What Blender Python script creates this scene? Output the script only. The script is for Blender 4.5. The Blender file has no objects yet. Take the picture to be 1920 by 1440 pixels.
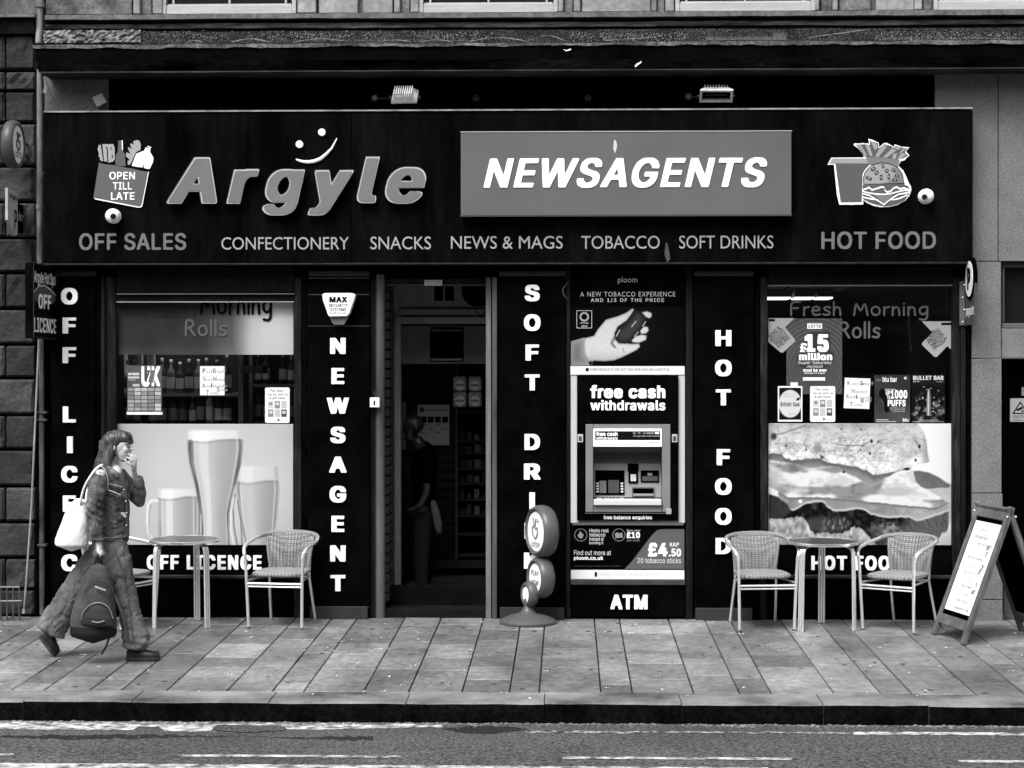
import bpy, bmesh, math, random, os
import numpy as np
from mathutils import Vector, Matrix, Euler

random.seed(7)
np.random.seed(7)
scene = bpy.context.scene
COL = scene.collection

# ------------------------------------------------------------------ camera
D, FPX, PSI, CXP, HY, ZC = 16.0, 3600.0, math.radians(1.65), 961.3, 700.0, 2.044
cam_d = bpy.data.cameras.new("camera")
cam = bpy.data.objects.new("camera", cam_d)
COL.objects.link(cam)
cam.location = (0, -D, ZC)
cam.rotation_euler = (math.radians(90), 0, PSI)
cam_d.sensor_width = 36.0
cam_d.lens = FPX / 1920 * 36
cam_d.shift_x = -(CXP - 960) / 1920
cam_d.shift_y = -(720 - HY) / 1920
cam_d.clip_end = 400
scene.camera = cam

# ------------------------------------------------------------------ light (overcast day)
world = bpy.data.worlds.new("World")
scene.world = world
world.use_nodes = True
wn, wl = world.node_tree.nodes, world.node_tree.links
wn.clear()
sky = wn.new("ShaderNodeTexSky")
sky.sky_type = 'NISHITA'
sky.sun_disc = False
SUN_EL, SUN_AZ = math.radians(52), math.radians(200)
sky.sun_elevation = SUN_EL
sky.sun_rotation = SUN_AZ
sky.air_density = 1.0
sky.dust_density = 4.0
bw = wn.new("ShaderNodeRGBToBW")
bg = wn.new("ShaderNodeBackground")
bg.inputs['Strength'].default_value = 0.15
wo = wn.new("ShaderNodeOutputWorld")
wl.new(sky.outputs[0], bw.inputs[0]); wl.new(bw.outputs[0], bg.inputs['Color']); wl.new(bg.outputs[0], wo.inputs['Surface'])
sun_d = bpy.data.lights.new("sun", 'SUN')
sun_d.energy = 1.5
sun_d.angle = math.radians(28)
sun_d.color = (1, 1, 1)
sun = bpy.data.objects.new("sun", sun_d)
COL.objects.link(sun)
# light travels down, towards the facade (+Y) and slightly to the right
sdir = Vector((0.30, 0.62, -0.95)).normalized()
sun.rotation_euler = sdir.to_track_quat('-Z', 'Y').to_euler()
v = -sdir
sky.sun_elevation = math.asin(v.z)
sky.sun_rotation = math.atan2(v.x, v.y)
scene.view_settings.view_transform = 'Standard'
scene.view_settings.look = 'None'
scene.view_settings.gamma = 1.0
scene.view_settings.use_curve_mapping = False
scene.view_settings.exposure = 1.1

# ------------------------------------------------------------------ photo -> place helpers
CP, SP = math.cos(PSI), math.sin(PSI)
def X(px, Y=0.0):
    u = (px - CXP) / FPX
    return (Y + D) * (u * CP - SP) / (CP + u * SP)
def Zp(px, py, Y=0.0):
    x = X(px, Y)
    return ZC - (py - HY) * (-x * SP + (Y + D) * CP) / FPX
def P(px, py, Y=0.0):
    return Vector((X(px, Y), Y, Zp(px, py, Y)))
def R(x0, y0, x1, y1, Y=0.0):
    xm = (x0 + x1) / 2
    return X(x0, Y), X(x1, Y), Zp(xm, y1, Y), Zp(xm, y0, Y)
def pp(pts, Y=0.0):
    return [(X(a, Y), Zp(a, b, Y)) for a, b in pts]
SLOPE = 0.0225
PW, KW = 3.27, .37      # depth of the slabs and of the kerb stones
def ground(Y):
    return SLOPE * min(Y, 0)

def thing(name, label, cat, group=None, loc=(0, 0, 0), kind=None):
    o = bpy.data.objects.new(name, None)
    COL.objects.link(o)
    o.empty_display_size = 0.1
    o.location = loc
    if label: o['label'] = label
    if cat: o['category'] = cat
    if group: o['group'] = group
    if kind: o['kind'] = kind
    return o
def tag(o, label, cat, group=None, kind=None):
    o['label'] = label; o['category'] = cat
    if group: o['group'] = group
    if kind: o['kind'] = kind
    return o
def wloc(p):
    v = Vector((0, 0, 0))
    while p is not None:
        v += p.location; p = p.parent
    return v
def dup(root, parent=None):
    c = root.copy(); COL.objects.link(c)
    if parent is not None: c.parent = parent
    for ch in list(root.children): dup(ch, c)
    return c

class MB:
    def __init__(s): s.v = []; s.f = []; s.mi = []
    def add(s, vs, fs, mi=0):
        n = len(s.v); s.v += [tuple(v) for v in vs]
        s.f += [tuple(n + i for i in f) for f in fs]; s.mi += [mi] * len(fs)
        return s
    def box(s, x0, x1, y0, y1, z0, z1, mi=0, M=None):
        vs = [(x0,y0,z0),(x1,y0,z0),(x1,y1,z0),(x0,y1,z0),(x0,y0,z1),(x1,y0,z1),(x1,y1,z1),(x0,y1,z1)]
        if M is not None: vs = [M @ Vector(v) for v in vs]
        return s.add(vs, [(0,3,2,1),(4,5,6,7),(0,1,5,4),(1,2,6,5),(2,3,7,6),(3,0,4,7)], mi)
    def bp(s, x0, y0, x1, y1, Yf, Yb, mi=0):
        a, b, c, d = R(x0, y0, x1, y1, Yf)
        return s.box(a, b, Yf, Yb, c, d, mi)
    def prism(s, pts, y0, y1, mi=0):
        n = len(pts)
        ar = sum(pts[i][0]*pts[(i+1)%n][1]-pts[(i+1)%n][0]*pts[i][1] for i in range(n))
        if ar < 0: pts = pts[::-1]
        vs = [(a, y0, b) for a, b in pts] + [(a, y1, b) for a, b in pts]
        fs = [tuple(range(n)), tuple(range(2*n-1, n-1, -1))] + [(i, i+n, (i+1)%n+n, (i+1)%n) for i in range(n)]
        return s.add(vs, fs, mi)
    def sheet(s, pts, Y, mi=0):
        n = len(pts)
        ar = sum(pts[i][0]*pts[(i+1)%n][1]-pts[(i+1)%n][0]*pts[i][1] for i in range(n))
        if ar < 0: pts = pts[::-1]
        return s.add([(a, Y, b) for a, b in pts], [tuple(range(n))], mi)
    def tube(s, pts, r, n=8, closed=False, mi=0):
        pts = [Vector(p) for p in pts]; m = len(pts)
        rs = r if isinstance(r, (list, tuple)) else [r]*m
        vs = []; up = None
        for i, p in enumerate(pts):
            if closed: t = (pts[(i+1)%m]-pts[i-1]).normalized()
            else:
                t = ((pts[min(i+1,m-1)]-p).normalized() + (p-pts[max(i-1,0)]).normalized())
                t = t.normalized() if t.length > 1e-6 else Vector((0,0,1))
            if up is None:
                up = Vector((0,0,1)) if abs(t.z) < .9 else Vector((1,0,0))
            sd = t.cross(up)
            if sd.length < 1e-5: sd = t.cross(Vector((0,1,0)))
            sd.normalize(); up = sd.cross(t).normalized()
            for k in range(n):
                a = 2*math.pi*k/n
                vs.append(p + (sd*math.cos(a)+up*math.sin(a))*rs[i])
        fs = []
        for i in range(m if closed else m-1):
            j = (i+1) % m
            for k in range(n):
                fs.append((i*n+k, i*n+(k+1)%n, j*n+(k+1)%n, j*n+k))
        if not closed:
            fs.append(tuple(range(n-1,-1,-1))); fs.append(tuple((m-1)*n+k for k in range(n)))
        return s.add(vs, fs, mi)
    def lathe(s, prof, M=None, n=24, mi=0, caps=True):
        vs = []; fs = []
        for r, z in prof:
            for k in range(n):
                a = 2*math.pi*k/n
                v = Vector((r*math.cos(a), r*math.sin(a), z))
                vs.append(M @ v if M is not None else v)
        for i in range(len(prof)-1):
            for k in range(n):
                fs.append((i*n+k, i*n+(k+1)%n, (i+1)*n+(k+1)%n, (i+1)*n+k))
        if caps: fs.append(tuple(range(n-1,-1,-1))); fs.append(tuple((len(prof)-1)*n+k for k in range(n)))
        return s.add(vs, fs, mi)
    def ball(s, c, r, n=12, m=8, M=None, mi=0):
        rx, ry, rz = r if isinstance(r, (tuple, list)) else (r, r, r)
        c = Vector(c); vs = []; fs = []
        for i in range(m+1):
            th = math.pi*i/m
            for k in range(n):
                a = 2*math.pi*k/n
                v = Vector((rx*math.sin(th)*math.cos(a), ry*math.sin(th)*math.sin(a), rz*math.cos(th)))
                vs.append(c + (M @ v if M is not None else v))
        for i in range(m):
            for k in range(n):
                fs.append((i*n+k, (i+1)*n+k, (i+1)*n+(k+1)%n, i*n+(k+1)%n))
        return s.add(vs, fs, mi)
    def build(s, name, mat, parent=None, bevel=0, smooth=False, label=None, kind=None, local=False):
        off = Vector((0,0,0)) if (parent is None or local) else wloc(parent)
        me = bpy.data.meshes.new(name)
        me.from_pydata([(a-off.x, b-off.y, c-off.z) for a, b, c in s.v], [], s.f)
        mats = mat if isinstance(mat, (list, tuple)) else [mat]
        for m in mats: me.materials.append(m)
        if len(mats) > 1: me.polygons.foreach_set('material_index', s.mi)
        me.validate(); me.update()
        if bevel:
            bm = bmesh.new(); bm.from_mesh(me)
            bmesh.ops.bevel(bm, geom=[e for e in bm.edges], offset=bevel, segments=1, affect='EDGES', profile=.5)
            bm.to_mesh(me); bm.free()
        if smooth:
            me.polygons.foreach_set('use_smooth', [True]*len(me.polygons))
            try: me.set_sharp_from_angle(angle=math.radians(40))
            except Exception: pass
        o = bpy.data.objects.new(name, me); COL.objects.link(o)
        if parent is not None: o.parent = parent
        if label: o['label'] = label
        if kind: o['kind'] = kind
        return o

# ------------------------------------------------------------------ materials
def lin(c):
    return c/12.92 if c <= .04045 else ((c+.055)/1.055)**2.4
_mats = {}
def mat(name, v, rough=.7, metal=0.0, spec=.3, noise=None, noise2=None, bump=None, stretch=(1,1,1), emit=0):
    """neutral grey material; noise=(scale, amount, contrast) varies albedo, bump=(scale, distance)"""
    if name in _mats: return _mats[name]
    m = bpy.data.materials.new(name); m.use_nodes = True
    nt = m.node_tree; N, L = nt.nodes, nt.links
    b = N['Principled BSDF']
    b.inputs['Roughness'].default_value = rough
    b.inputs['Metallic'].default_value = metal
    b.inputs['Specular IOR Level'].default_value = spec
    b.inputs['Base Color'].default_value = (v, v, v, 1)
    tc = N.new('ShaderNodeTexCoord'); mp = N.new('ShaderNodeMapping')
    mp.inputs['Scale'].default_value = stretch
    L.new(tc.outputs['Object'], mp.inputs['Vector'])
    out = None
    for k, nz in enumerate([noise, noise2]):
        if not nz: continue
        sc, amt = nz[0], nz[1]; con = nz[2] if len(nz) > 2 else 2.0
        t = N.new('ShaderNodeTexNoise'); t.inputs['Scale'].default_value = sc
        t.inputs['Detail'].default_value = 5; t.inputs['Roughness'].default_value = .6
        L.new(mp.outputs[0], t.inputs['Vector'])
        mr = N.new('ShaderNodeMapRange')
        mr.inputs['From Min'].default_value = .5-.5/con; mr.inputs['From Max'].default_value = .5+.5/con
        mr.inputs['To Min'].default_value = max(0, 1-amt); mr.inputs['To Max'].default_value = 1+amt
        L.new(t.outputs['Fac'], mr.inputs['Value'])
        if out is None:
            mu = N.new('ShaderNodeMath'); mu.operation = 'MULTIPLY'; mu.inputs[1].default_value = v
            L.new(mr.outputs[0], mu.inputs[0]); out = mu.outputs[0]
        else:
            mu = N.new('ShaderNodeMath'); mu.operation = 'MULTIPLY'
            L.new(mr.outputs[0], mu.inputs[0]); L.new(out, mu.inputs[1]); out = mu.outputs[0]
    if out is not None: L.new(out, b.inputs['Base Color'])
    if bump:
        t = N.new('ShaderNodeTexNoise'); t.inputs['Scale'].default_value = bump[0]
        t.inputs['Detail'].default_value = 6
        L.new(mp.outputs[0], t.inputs['Vector'])
        bp = N.new('ShaderNodeBump'); bp.inputs['Distance'].default_value = bump[1]; bp.inputs['Strength'].default_value = 1
        L.new(t.outputs['Fac'], bp.inputs['Height']); L.new(bp.outputs[0], b.inputs['Normal'])
    if emit:
        b.inputs['Emission Color'].default_value = (1, 1, 1, 1); b.inputs['Emission Strength'].default_value = emit
    _mats[name] = m
    return m

stone_dark = mat('sooty sandstone', .05, .9, noise=(2.2, .65, 2.5), noise2=(30, .35), bump=(28, .012))
stone_mid = mat('weathered sandstone', .12, .9, noise=(5, .7, 2.5), noise2=(40, .3), bump=(20, .01))
stone_light = mat('pale painted stone', .22, .85, noise=(4, .45, 2.4), noise2=(22, .25, 2.5), bump=(18, .004))
stone_black = mat('black crusted stone', .004, .95, spec=.1, noise=(6, .8, 3), bump=(25, .01))
moss = mat('mossy gravelly ledge', .016, .95, noise=(6, .6, 2.5), noise2=(70, 1.6, 5), bump=(60, .015))
granite = mat('speckled granite', .15, .6, noise=(2.4, .25, 2), noise2=(95, .5, 3), bump=(120, .001))
black_paint = mat('black gloss paint', .0016, .5, spec=.01, noise=(3, .8, 2.5), bump=(30, .0008))
black_board = mat('black fascia board', .0024, .62, spec=.01, noise=(2.0, .8, 3.0), noise2=(13, .35, 3), stretch=(1.2, 1, .35))
black_matt = mat('black matt', .0010, .8, spec=.0)
wood_black = mat('worn black timber', .006, .6, spec=.12, noise=(5, .9, 3), noise2=(30, .6, 3), stretch=(1, 1, .12), bump=(30, .002))
wood_grey = mat('scuffed timber post', .10, .6, spec=.3, noise=(4, .6, 2.5), noise2=(30, .3, 2.5), stretch=(1.5, 1, .12), bump=(20, .002))
grey_bar = mat('dark grey strip', .022, .6, noise=(6, .3))
white_acr = mat('white acrylic', .86, .35, spec=.4, noise=(1.5, .03))
sign_mid = mat('mid grey enamel', .105, .3, spec=.4, noise=(1.2, .12, 2))
sign_trim = mat('pale trim enamel', .42, .35)
grey_l = mat('pale grey lettering', .30, .5)
grey_d = mat('dim grey lettering', .125, .5)
ink = mat('black ink', .004, .6, spec=.05)
paper = mat('white paper', .70, .8, noise=(3, .05))
paper_g = mat('grey card', .42, .8)
print_d = mat('dark grey print', .05, .6)
print_m = mat('mid grey print', .2, .6)
print_l = mat('light grey print', .5, .6)
alu = mat('brushed aluminium', .78, .27, metal=.7, noise=(3, .12), stretch=(1,1,1))
alu_dull = mat('dull steel', .22, .38, metal=.6, noise=(4, .15))
steel_dark = mat('dark steel', .08, .5, metal=.5, noise=(6, .4))
pipe_m = mat('painted cast iron pipe', .16, .6, noise=(8, .7, 3), stretch=(1, 1, .3), bump=(18, .004))
rubber = mat('black rubber', .012, .7)
asphalt = mat('wet asphalt', .062, .8, spec=.25, noise=(.8, .4, 2), noise2=(48, 1.1, 3.0), bump=(48, .016))
tar = mat('fresh tar patch', .014, .6, noise=(40, .7, 2.5), bump=(75, .008))
road_faint = mat('faint road paint', .17, .8, noise=(16, .9, 4), noise2=(48, .9, 3), bump=(48, .01))
road_paint = mat('worn road paint', .30, .8, noise=(13, .8, 3.8), noise2=(70, .25), bump=(75, .004))
paves = [mat('paving concrete %s' % n, a, .48, spec=.45, noise=(1.5, .45, 2.8), noise2=(20, .30, 2.8), stretch=(1, .6, 1), bump=(50, .0025))
         for n, a in (('pale', .19), ('light', .165), ('mid', .142), ('grey', .124), ('dark', .098), ('bright', .235))]
bed = mat('joint grit', .012, .95, noise=(30, .5))
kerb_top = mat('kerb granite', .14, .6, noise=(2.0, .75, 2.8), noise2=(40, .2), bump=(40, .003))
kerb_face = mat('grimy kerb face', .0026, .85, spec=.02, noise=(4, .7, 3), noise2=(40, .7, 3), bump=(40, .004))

def weave_mat(name, lo, hi, sc=130):
    m = bpy.data.materials.new(name); m.use_nodes = True
    N, L = m.node_tree.nodes, m.node_tree.links; b = N['Principled BSDF']
    b.inputs['Roughness'].default_value = .5
    tc = N.new('ShaderNodeTexCoord'); ck = N.new('ShaderNodeTexWave'); ck.bands_direction = 'Z'
    ck.inputs['Scale'].default_value = sc/6.3; ck.inputs['Distortion'].default_value = .8
    c2 = N.new('ShaderNodeTexWave'); c2.bands_direction = 'X'; c2.inputs['Scale'].default_value = sc/12
    c3 = N.new('ShaderNodeTexWave'); c3.bands_direction = 'Y'; c3.inputs['Scale'].default_value = sc/6.3
    for c in (ck, c2, c3): L.new(tc.outputs['Object'], c.inputs['Vector'])
    mx = N.new('ShaderNodeMath'); mx.operation = 'MULTIPLY'; L.new(ck.outputs['Fac'], mx.inputs[0]); L.new(c2.outputs['Fac'], mx.inputs[1])
    ad = N.new('ShaderNodeMath'); ad.operation = 'ADD'; L.new(mx.outputs[0], ad.inputs[0])
    m3 = N.new('ShaderNodeMath'); m3.operation = 'MULTIPLY'; m3.inputs[1].default_value = .35; L.new(c3.outputs['Fac'], m3.inputs[0]); L.new(m3.outputs[0], ad.inputs[1])
    mr = N.new('ShaderNodeMapRange'); mr.inputs['To Min'].default_value = lo; mr.inputs['To Max'].default_value = hi
    L.new(ad.outputs[0], mr.inputs['Value']); L.new(mr.outputs[0], b.inputs['Base Color'])
    bp = N.new('ShaderNodeBump'); bp.inputs['Distance'].default_value = .003; L.new(ad.outputs[0], bp.inputs['Height']); L.new(bp.outputs[0], b.inputs['Normal'])
    return m
rattan = weave_mat('woven rattan', .07, .36)

def glass_mat(name, tint=.85, refl=1.0):
    m = bpy.data.materials.new(name); m.use_nodes = True
    N, L = m.node_tree.nodes, m.node_tree.links; N.remove(N['Principled BSDF'])
    t = N.new('ShaderNodeBsdfTransparent'); t.inputs[0].default_value = (tint, tint, tint, 1)
    g = N.new('ShaderNodeBsdfGlossy'); g.inputs['Roughness'].default_value = .02
    f = N.new('ShaderNodeFresnel'); f.inputs['IOR'].default_value = 1.5
    mx = N.new('ShaderNodeMixShader'); L.new(f.outputs[0], mx.inputs[0]); L.new(t.outputs[0], mx.inputs[1]); L.new(g.outputs[0], mx.inputs[2])
    L.new(mx.outputs[0], N['Material Output'].inputs[0])
    return m
glass = glass_mat('window glass')

# printed surfaces carry their picture as a colour attribute on a fine grid
def print_mat(name, rough=.5):
    m = bpy.data.materials.new(name); m.use_nodes = True
    N, L = m.node_tree.nodes, m.node_tree.links; b = N['Principled BSDF']
    b.inputs['Roughness'].default_value = rough; b.inputs['Specular IOR Level'].default_value = .06
    a = N.new('ShaderNodeAttribute'); a.attribute_name = 'print'
    L.new(a.outputs['Color'], b.inputs['Base Color'])
    return m
printed = print_mat('printed sheet')
def raster(name, x0, y0, x1, y1, Y, fn, step=1.5, parent=None, m=None, label=None):
    nx = max(2, int((x1-x0)/step)); ny = max(2, int((y1-y0)/step))
    us = np.linspace(x0, x1, nx+1); vs = np.linspace(y0, y1, ny+1)
    U, V = np.meshgrid(us, vs)
    val = np.clip(fn(U, V), 0, 1)
    a = np.where(val <= .04045, val/12.92, ((val+.055)/1.055)**2.4) * .74
    xa, xb, za, zb = R(x0, y0, x1, y1, Y)
    off = wloc(parent) if parent is not None else Vector((0,0,0))
    gx = np.linspace(xa, xb, nx+1) - off.x; gz = np.linspace(zb, za, ny+1) - off.z
    GX, GZ = np.meshgrid(gx, gz)
    co = np.stack([GX.ravel(), np.full(GX.size, Y-off.y), GZ.ravel()], 1)
    i = np.arange(ny)[:, None]*(nx+1) + np.arange(nx)[None, :]
    fs = np.stack([i+nx+1, i+nx+2, i+1, i], -1).reshape(-1, 4)
    me = bpy.data.meshes.new(name)
    me.vertices.add(len(co)); me.vertices.foreach_set('co', co.ravel())
    me.loops.add(fs.size); me.loops.foreach_set('vertex_index', fs.ravel().astype(np.int32))
    me.polygons.add(len(fs)); me.polygons.foreach_set('loop_start', (np.arange(len(fs))*4).astype(np.int32))
    me.update(calc_edges=True)
    at = me.color_attributes.new('print', 'FLOAT_COLOR', 'POINT')
    c = np.ones((len(co), 4)); c[:, :3] = a.ravel()[:, None]
    at.data.foreach_set('color', c.ravel())
    me.materials.append(m or printed)
    o = bpy.data.objects.new(name, me); COL.objects.link(o)
    if parent is not None: o.parent = parent
    if label: o['label'] = label
    return o
def S(a, b, x):
    t = np.clip((x-a)/(b-a), 0, 1); return t*t*(3-2*t)
def vnoise(x, y, seed=0):
    xi = np.floor(x).astype(np.int64); yi = np.floor(y).astype(np.int64)
    fx = x-xi; fy = y-yi; fx = fx*fx*(3-2*fx); fy = fy*fy*(3-2*fy)
    def h(a, b):
        n = (a*374761393 + b*668265263 + seed*974634777) & 0xffffffff
        n = ((n ^ (n >> 13))*1274126177) & 0xffffffff
        return ((n ^ (n >> 16)) & 0xffff)/65535.0
    return (h(xi,yi)*(1-fx)+h(xi+1,yi)*fx)*(1-fy) + (h(xi,yi+1)*(1-fx)+h(xi+1,yi+1)*fx)*fy
def fbm(x, y, o=4, seed=0):
    r = 0; a = .5
    for k in range(o):
        r = r + a*vnoise(x*2**k, y*2**k, seed+k); a *= .5
    return r/(1-.5**o)
def pmask(U, V, pts, soft=1.0):
    pts = np.array(pts, float); n = len(pts)
    d = np.full(U.shape, 1e9); ins = np.zeros(U.shape, bool)
    for i in range(n):
        a = pts[i]; b = pts[(i+1)%n]; e = b-a
        wx = U-a[0]; wy = V-a[1]
        t = np.clip((wx*e[0]+wy*e[1])/(e@e+1e-9), 0, 1)
        d = np.minimum(d, np.hypot(wx-e[0]*t, wy-e[1]*t))
        c = ((a[1] > V) != (b[1] > V)) & (U < (b[0]-a[0])*(V-a[1])/(b[1]-a[1]+1e-12)+a[0])
        ins ^= c
    sd = np.where(ins, d, -d)
    return S(-soft, soft, sd), sd
def lerp(a, b, m): return a*(1-m)+b*m
def stroke(U, V, pts, w):
    d = np.full(U.shape, 1e9)
    for i in range(len(pts)-1):
        a = np.array(pts[i], float); b = np.array(pts[i+1], float); e = b-a
        t = np.clip(((U-a[0])*e[0]+(V-a[1])*e[1])/(e@e+1e-9), 0, 1)
        d = np.minimum(d, np.hypot(U-a[0]-e[0]*t, V-a[1]-e[1]*t))
    return 1-S(w-.6, w+.6, d)
def el(U, V, cx, cy, rx, ry, s=.08):
    return 1-S(1-s, 1+s, np.hypot((U-cx)/rx, (V-cy)/ry))

# ------------------------------------------------------------------ lettering
FONT = None
try:
    FONT = bpy.data.fonts.load(os.path.join(bpy.utils.system_resource('DATAFILES', path='fonts'), 'Inter.woff2'))
except Exception:
    FONT = None
def _mesh_of(cu):
    ob = bpy.data.objects.new('t', cu); COL.objects.link(ob)
    dg = bpy.context.evaluated_depsgraph_get()
    me = bpy.data.meshes.new_from_object(ob.evaluated_get(dg))
    n = len(me.vertices); co = np.empty(n*3); me.vertices.foreach_get('co', co)
    fs = [tuple(p.vertices) for p in me.polygons]
    ed = np.array([tuple(e.vertices) for e in me.edges], int) if not fs else None
    bpy.data.objects.remove(ob); bpy.data.curves.remove(cu); bpy.data.meshes.remove(me)
    return co.reshape(-1, 3), fs, ed
_loops = {}
def bold_loops(body, bold, space, line, hi, boldy):
    """outline loops of heavy lettering: rasterise the outline, thicken it, trace it again"""
    key = (body, bold, space, line, hi, boldy)
    if key in _loops: return _loops[key]
    cu = bpy.data.curves.new('t', 'FONT'); cu.body = body
    if FONT: cu.font = FONT
    cu.space_character = space*(1+bold*2.2); cu.resolution_u = 3; cu.align_x = 'CENTER'; cu.space_line = line; cu.fill_mode = 'NONE'
    co, fs, ed = _mesh_of(cu)
    if ed is None or not len(ed): ed = np.array([(f[i], f[(i+1)%len(f)]) for f in fs for i in range(len(f))], int)
    res = 110.0 if hi else 55.0
    SS = 3
    mn = co.min(0)[:2]-bold-.06; mx = co.max(0)[:2]+bold+.06
    w = int((mx[0]-mn[0])*res)*SS; h = int((mx[1]-mn[1])*res)*SS
    q = (co[:, :2]-mn)*res*SS
    acc = np.zeros((h, w+2))
    for i, j in ed:
        x0, y0 = q[i]; x1, y1 = q[j]
        if y0 == y1: continue
        sg = 1 if y1 > y0 else -1
        if sg < 0: x0, y0, x1, y1 = x1, y1, x0, y0
        r0, r1 = int(math.ceil(y0-.5)), int(math.ceil(y1-.5))
        if r1 <= r0: continue
        rows = np.arange(max(r0, 0), min(r1, h)); xs = x0+(rows+.5-y0)*(x1-x0)/(y1-y0)
        np.add.at(acc, (rows, np.clip(np.ceil(xs-.5).astype(int), 0, w)), sg)
    m = (np.abs(np.cumsum(acc, 1))[:, :w] > .5).astype(np.float32)
    rx = max(1, int(round(bold*res*SS))); ry = max(1, int(round((boldy if boldy is not None else bold*.5)*res*SS)))
    def dil(m, r, ax):
        o = m.copy(); k = 1
        while k <= r:      # doubling max filter in both directions
            st = min(k, r-k+1) if k > 1 else 1
            for s_ in (st, -st):
                t = np.roll(m if k == 1 else o, s_, ax); o = np.maximum(o, t)
            k += st
        return o
    def dil2(m, r, ax):
        c = np.cumsum(np.pad(m, [(r+1, r) if a == ax else (0, 0) for a in (0, 1)]), ax)
        n = m.shape[ax]
        return (np.take(c, np.arange(2*r+1, 2*r+1+n), ax)-np.take(c, np.arange(0, n), ax) > .5).astype(np.float32)
    m = dil2(dil2(m, rx, 1), ry, 0)
    h2, w2 = h//SS, w//SS
    g = m[:h2*SS, :w2*SS].reshape(h2, SS, w2, SS).mean((1, 3))
    g = np.pad(g, 1)
    g2 = g.copy(); g2[1:-1, 1:-1] = (g[1:-1, 1:-1]*4+g[:-2, 1:-1]+g[2:, 1:-1]+g[1:-1, :-2]+g[1:-1, 2:])/8
    g = g2
    # marching squares
    B = g > .5; H, Wd = g.shape; nxt = {}
    c = (B[:-1, :-1]*1+B[:-1, 1:]*2+B[1:, 1:]*4+B[1:, :-1]*8)
    tab = {1: [(3,0)], 2: [(0,1)], 3: [(3,1)], 4: [(1,2)], 5: [(3,0),(1,2)], 6: [(0,2)], 7: [(3,2)], 8: [(2,3)], 9: [(2,0)], 10: [(0,1),(2,3)], 11: [(2,1)], 12: [(1,3)], 13: [(1,0)], 14: [(0,3)]}
    def ek(y, x, e): return (y, x, 0) if e == 0 else (y, x+1, 1) if e == 1 else (y+1, x, 0) if e == 2 else (y, x, 1)
    ys, xs = np.nonzero((c > 0) & (c < 15))
    for y, x in zip(ys.tolist(), xs.tolist()):
        for a_, b_ in tab[int(c[y, x])]: nxt[ek(y, x, a_)] = ek(y, x, b_)
    def pt(k):
        y, x, o = k
        if o == 0: v0, v1 = g[y, x], g[y, x+1]; return (x+(.5-v0)/(v1-v0), y)
        v0, v1 = g[y, x], g[y+1, x]; return (x, y+(.5-v0)/(v1-v0))
    loops = []
    while nxt:
        k0, k = nxt.popitem(); lp = [pt(k0)]; 
        while k != k0 and k in nxt: lp.append(pt(k)); k = nxt.pop(k)
        if len(lp) < 8: continue
        P0 = np.array(lp)
        keep = np.zeros(len(P0), bool)
        far = int(np.argmax(((P0-P0[0])**2).sum(1))); keep[0] = keep[far] = True
        st = [(0, far), (far, len(P0))]
        Q = np.vstack([P0, P0[:1]])
        while st:
            a_, b_ = st.pop()
            if b_-a_ < 2: continue
            d = Q[b_]-Q[a_]; L_ = np.hypot(*d)+1e-9; v = Q[a_+1:b_]-Q[a_]
            ds = np.abs(v[:, 0]*d[1]-v[:, 1]*d[0])/L_; i_ = int(np.argmax(ds))
            if ds[i_] > (.28 if hi else .22): m_ = a_+1+i_; keep[m_] = True; st += [(a_, m_), (m_, b_)]
        lp = P0[keep]
        if len(lp) >= 3: loops.append((lp-1+.5)/res+mn)
    _loops[key] = loops
    return loops
def glyphs(body, bold=0.0, shear=0.0, space=1.0, solid=False, res=3, line=1.0, align='CENTER', hi=False, boldy=None):
    if bold > .004:
        loops = bold_loops(body, bold, space, line, hi, boldy)
        cu = bpy.data.curves.new('t', 'CURVE'); cu.dimensions = '2D'; cu.fill_mode = 'BOTH' if solid else 'FRONT'
        if solid: cu.extrude = .1
        for lp in loops:
            sp_ = cu.splines.new('POLY'); sp_.points.add(len(lp)-1)
            sp_.points.foreach_set('co', np.column_stack([lp[:, 0]+shear*lp[:, 1], lp[:, 1], np.zeros(len(lp)), np.ones(len(lp))]).ravel())
            sp_.use_cyclic_u = True
    else:
        cu = bpy.data.curves.new('t', 'FONT'); cu.body = body
        cu.shear = shear; cu.space_character = space; cu.resolution_u = res
        cu.align_x = align; cu.space_line = line; cu.fill_mode = 'FRONT' if not solid else 'BOTH'
        if solid: cu.extrude = .1
    co, fs, ed = _mesh_of(cu)
    return co, fs
def text(body, x0, y0, x1, y1, Y, m, parent, depth=0.0, name='lettering', rot=0, **kw):
    """lettering fitted into a rectangle on the plane Y; depth is how far it stands off"""
    solid = depth > 0
    co, fs = glyphs(body, solid=solid, **kw)
    mn, mx = co.min(0), co.max(0)
    xa, xb, za, zb = R(x0, y0, x1, y1, Y)
    u = (co[:,0]-mn[0])/(mx[0]-mn[0]); w = (co[:,1]-mn[1])/(mx[1]-mn[1])
    xx = xa+u*(xb-xa); zz = za+w*(zb-za)
    if rot:
        cx, cz = (xa+xb)/2, (za+zb)/2; a = math.radians(rot)
        dx, dz = xx-cx, zz-cz
        xx = cx+dx*math.cos(a)-dz*math.sin(a); zz = cz+dx*math.sin(a)+dz*math.cos(a)
    yy = np.where(co[:,2] > 0, Y-depth, Y) if solid else np.full(len(co), Y)
    mb = MB(); mb.add(np.stack([xx, yy, zz], 1), fs)
    return mb.build(name, m, parent)
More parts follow.
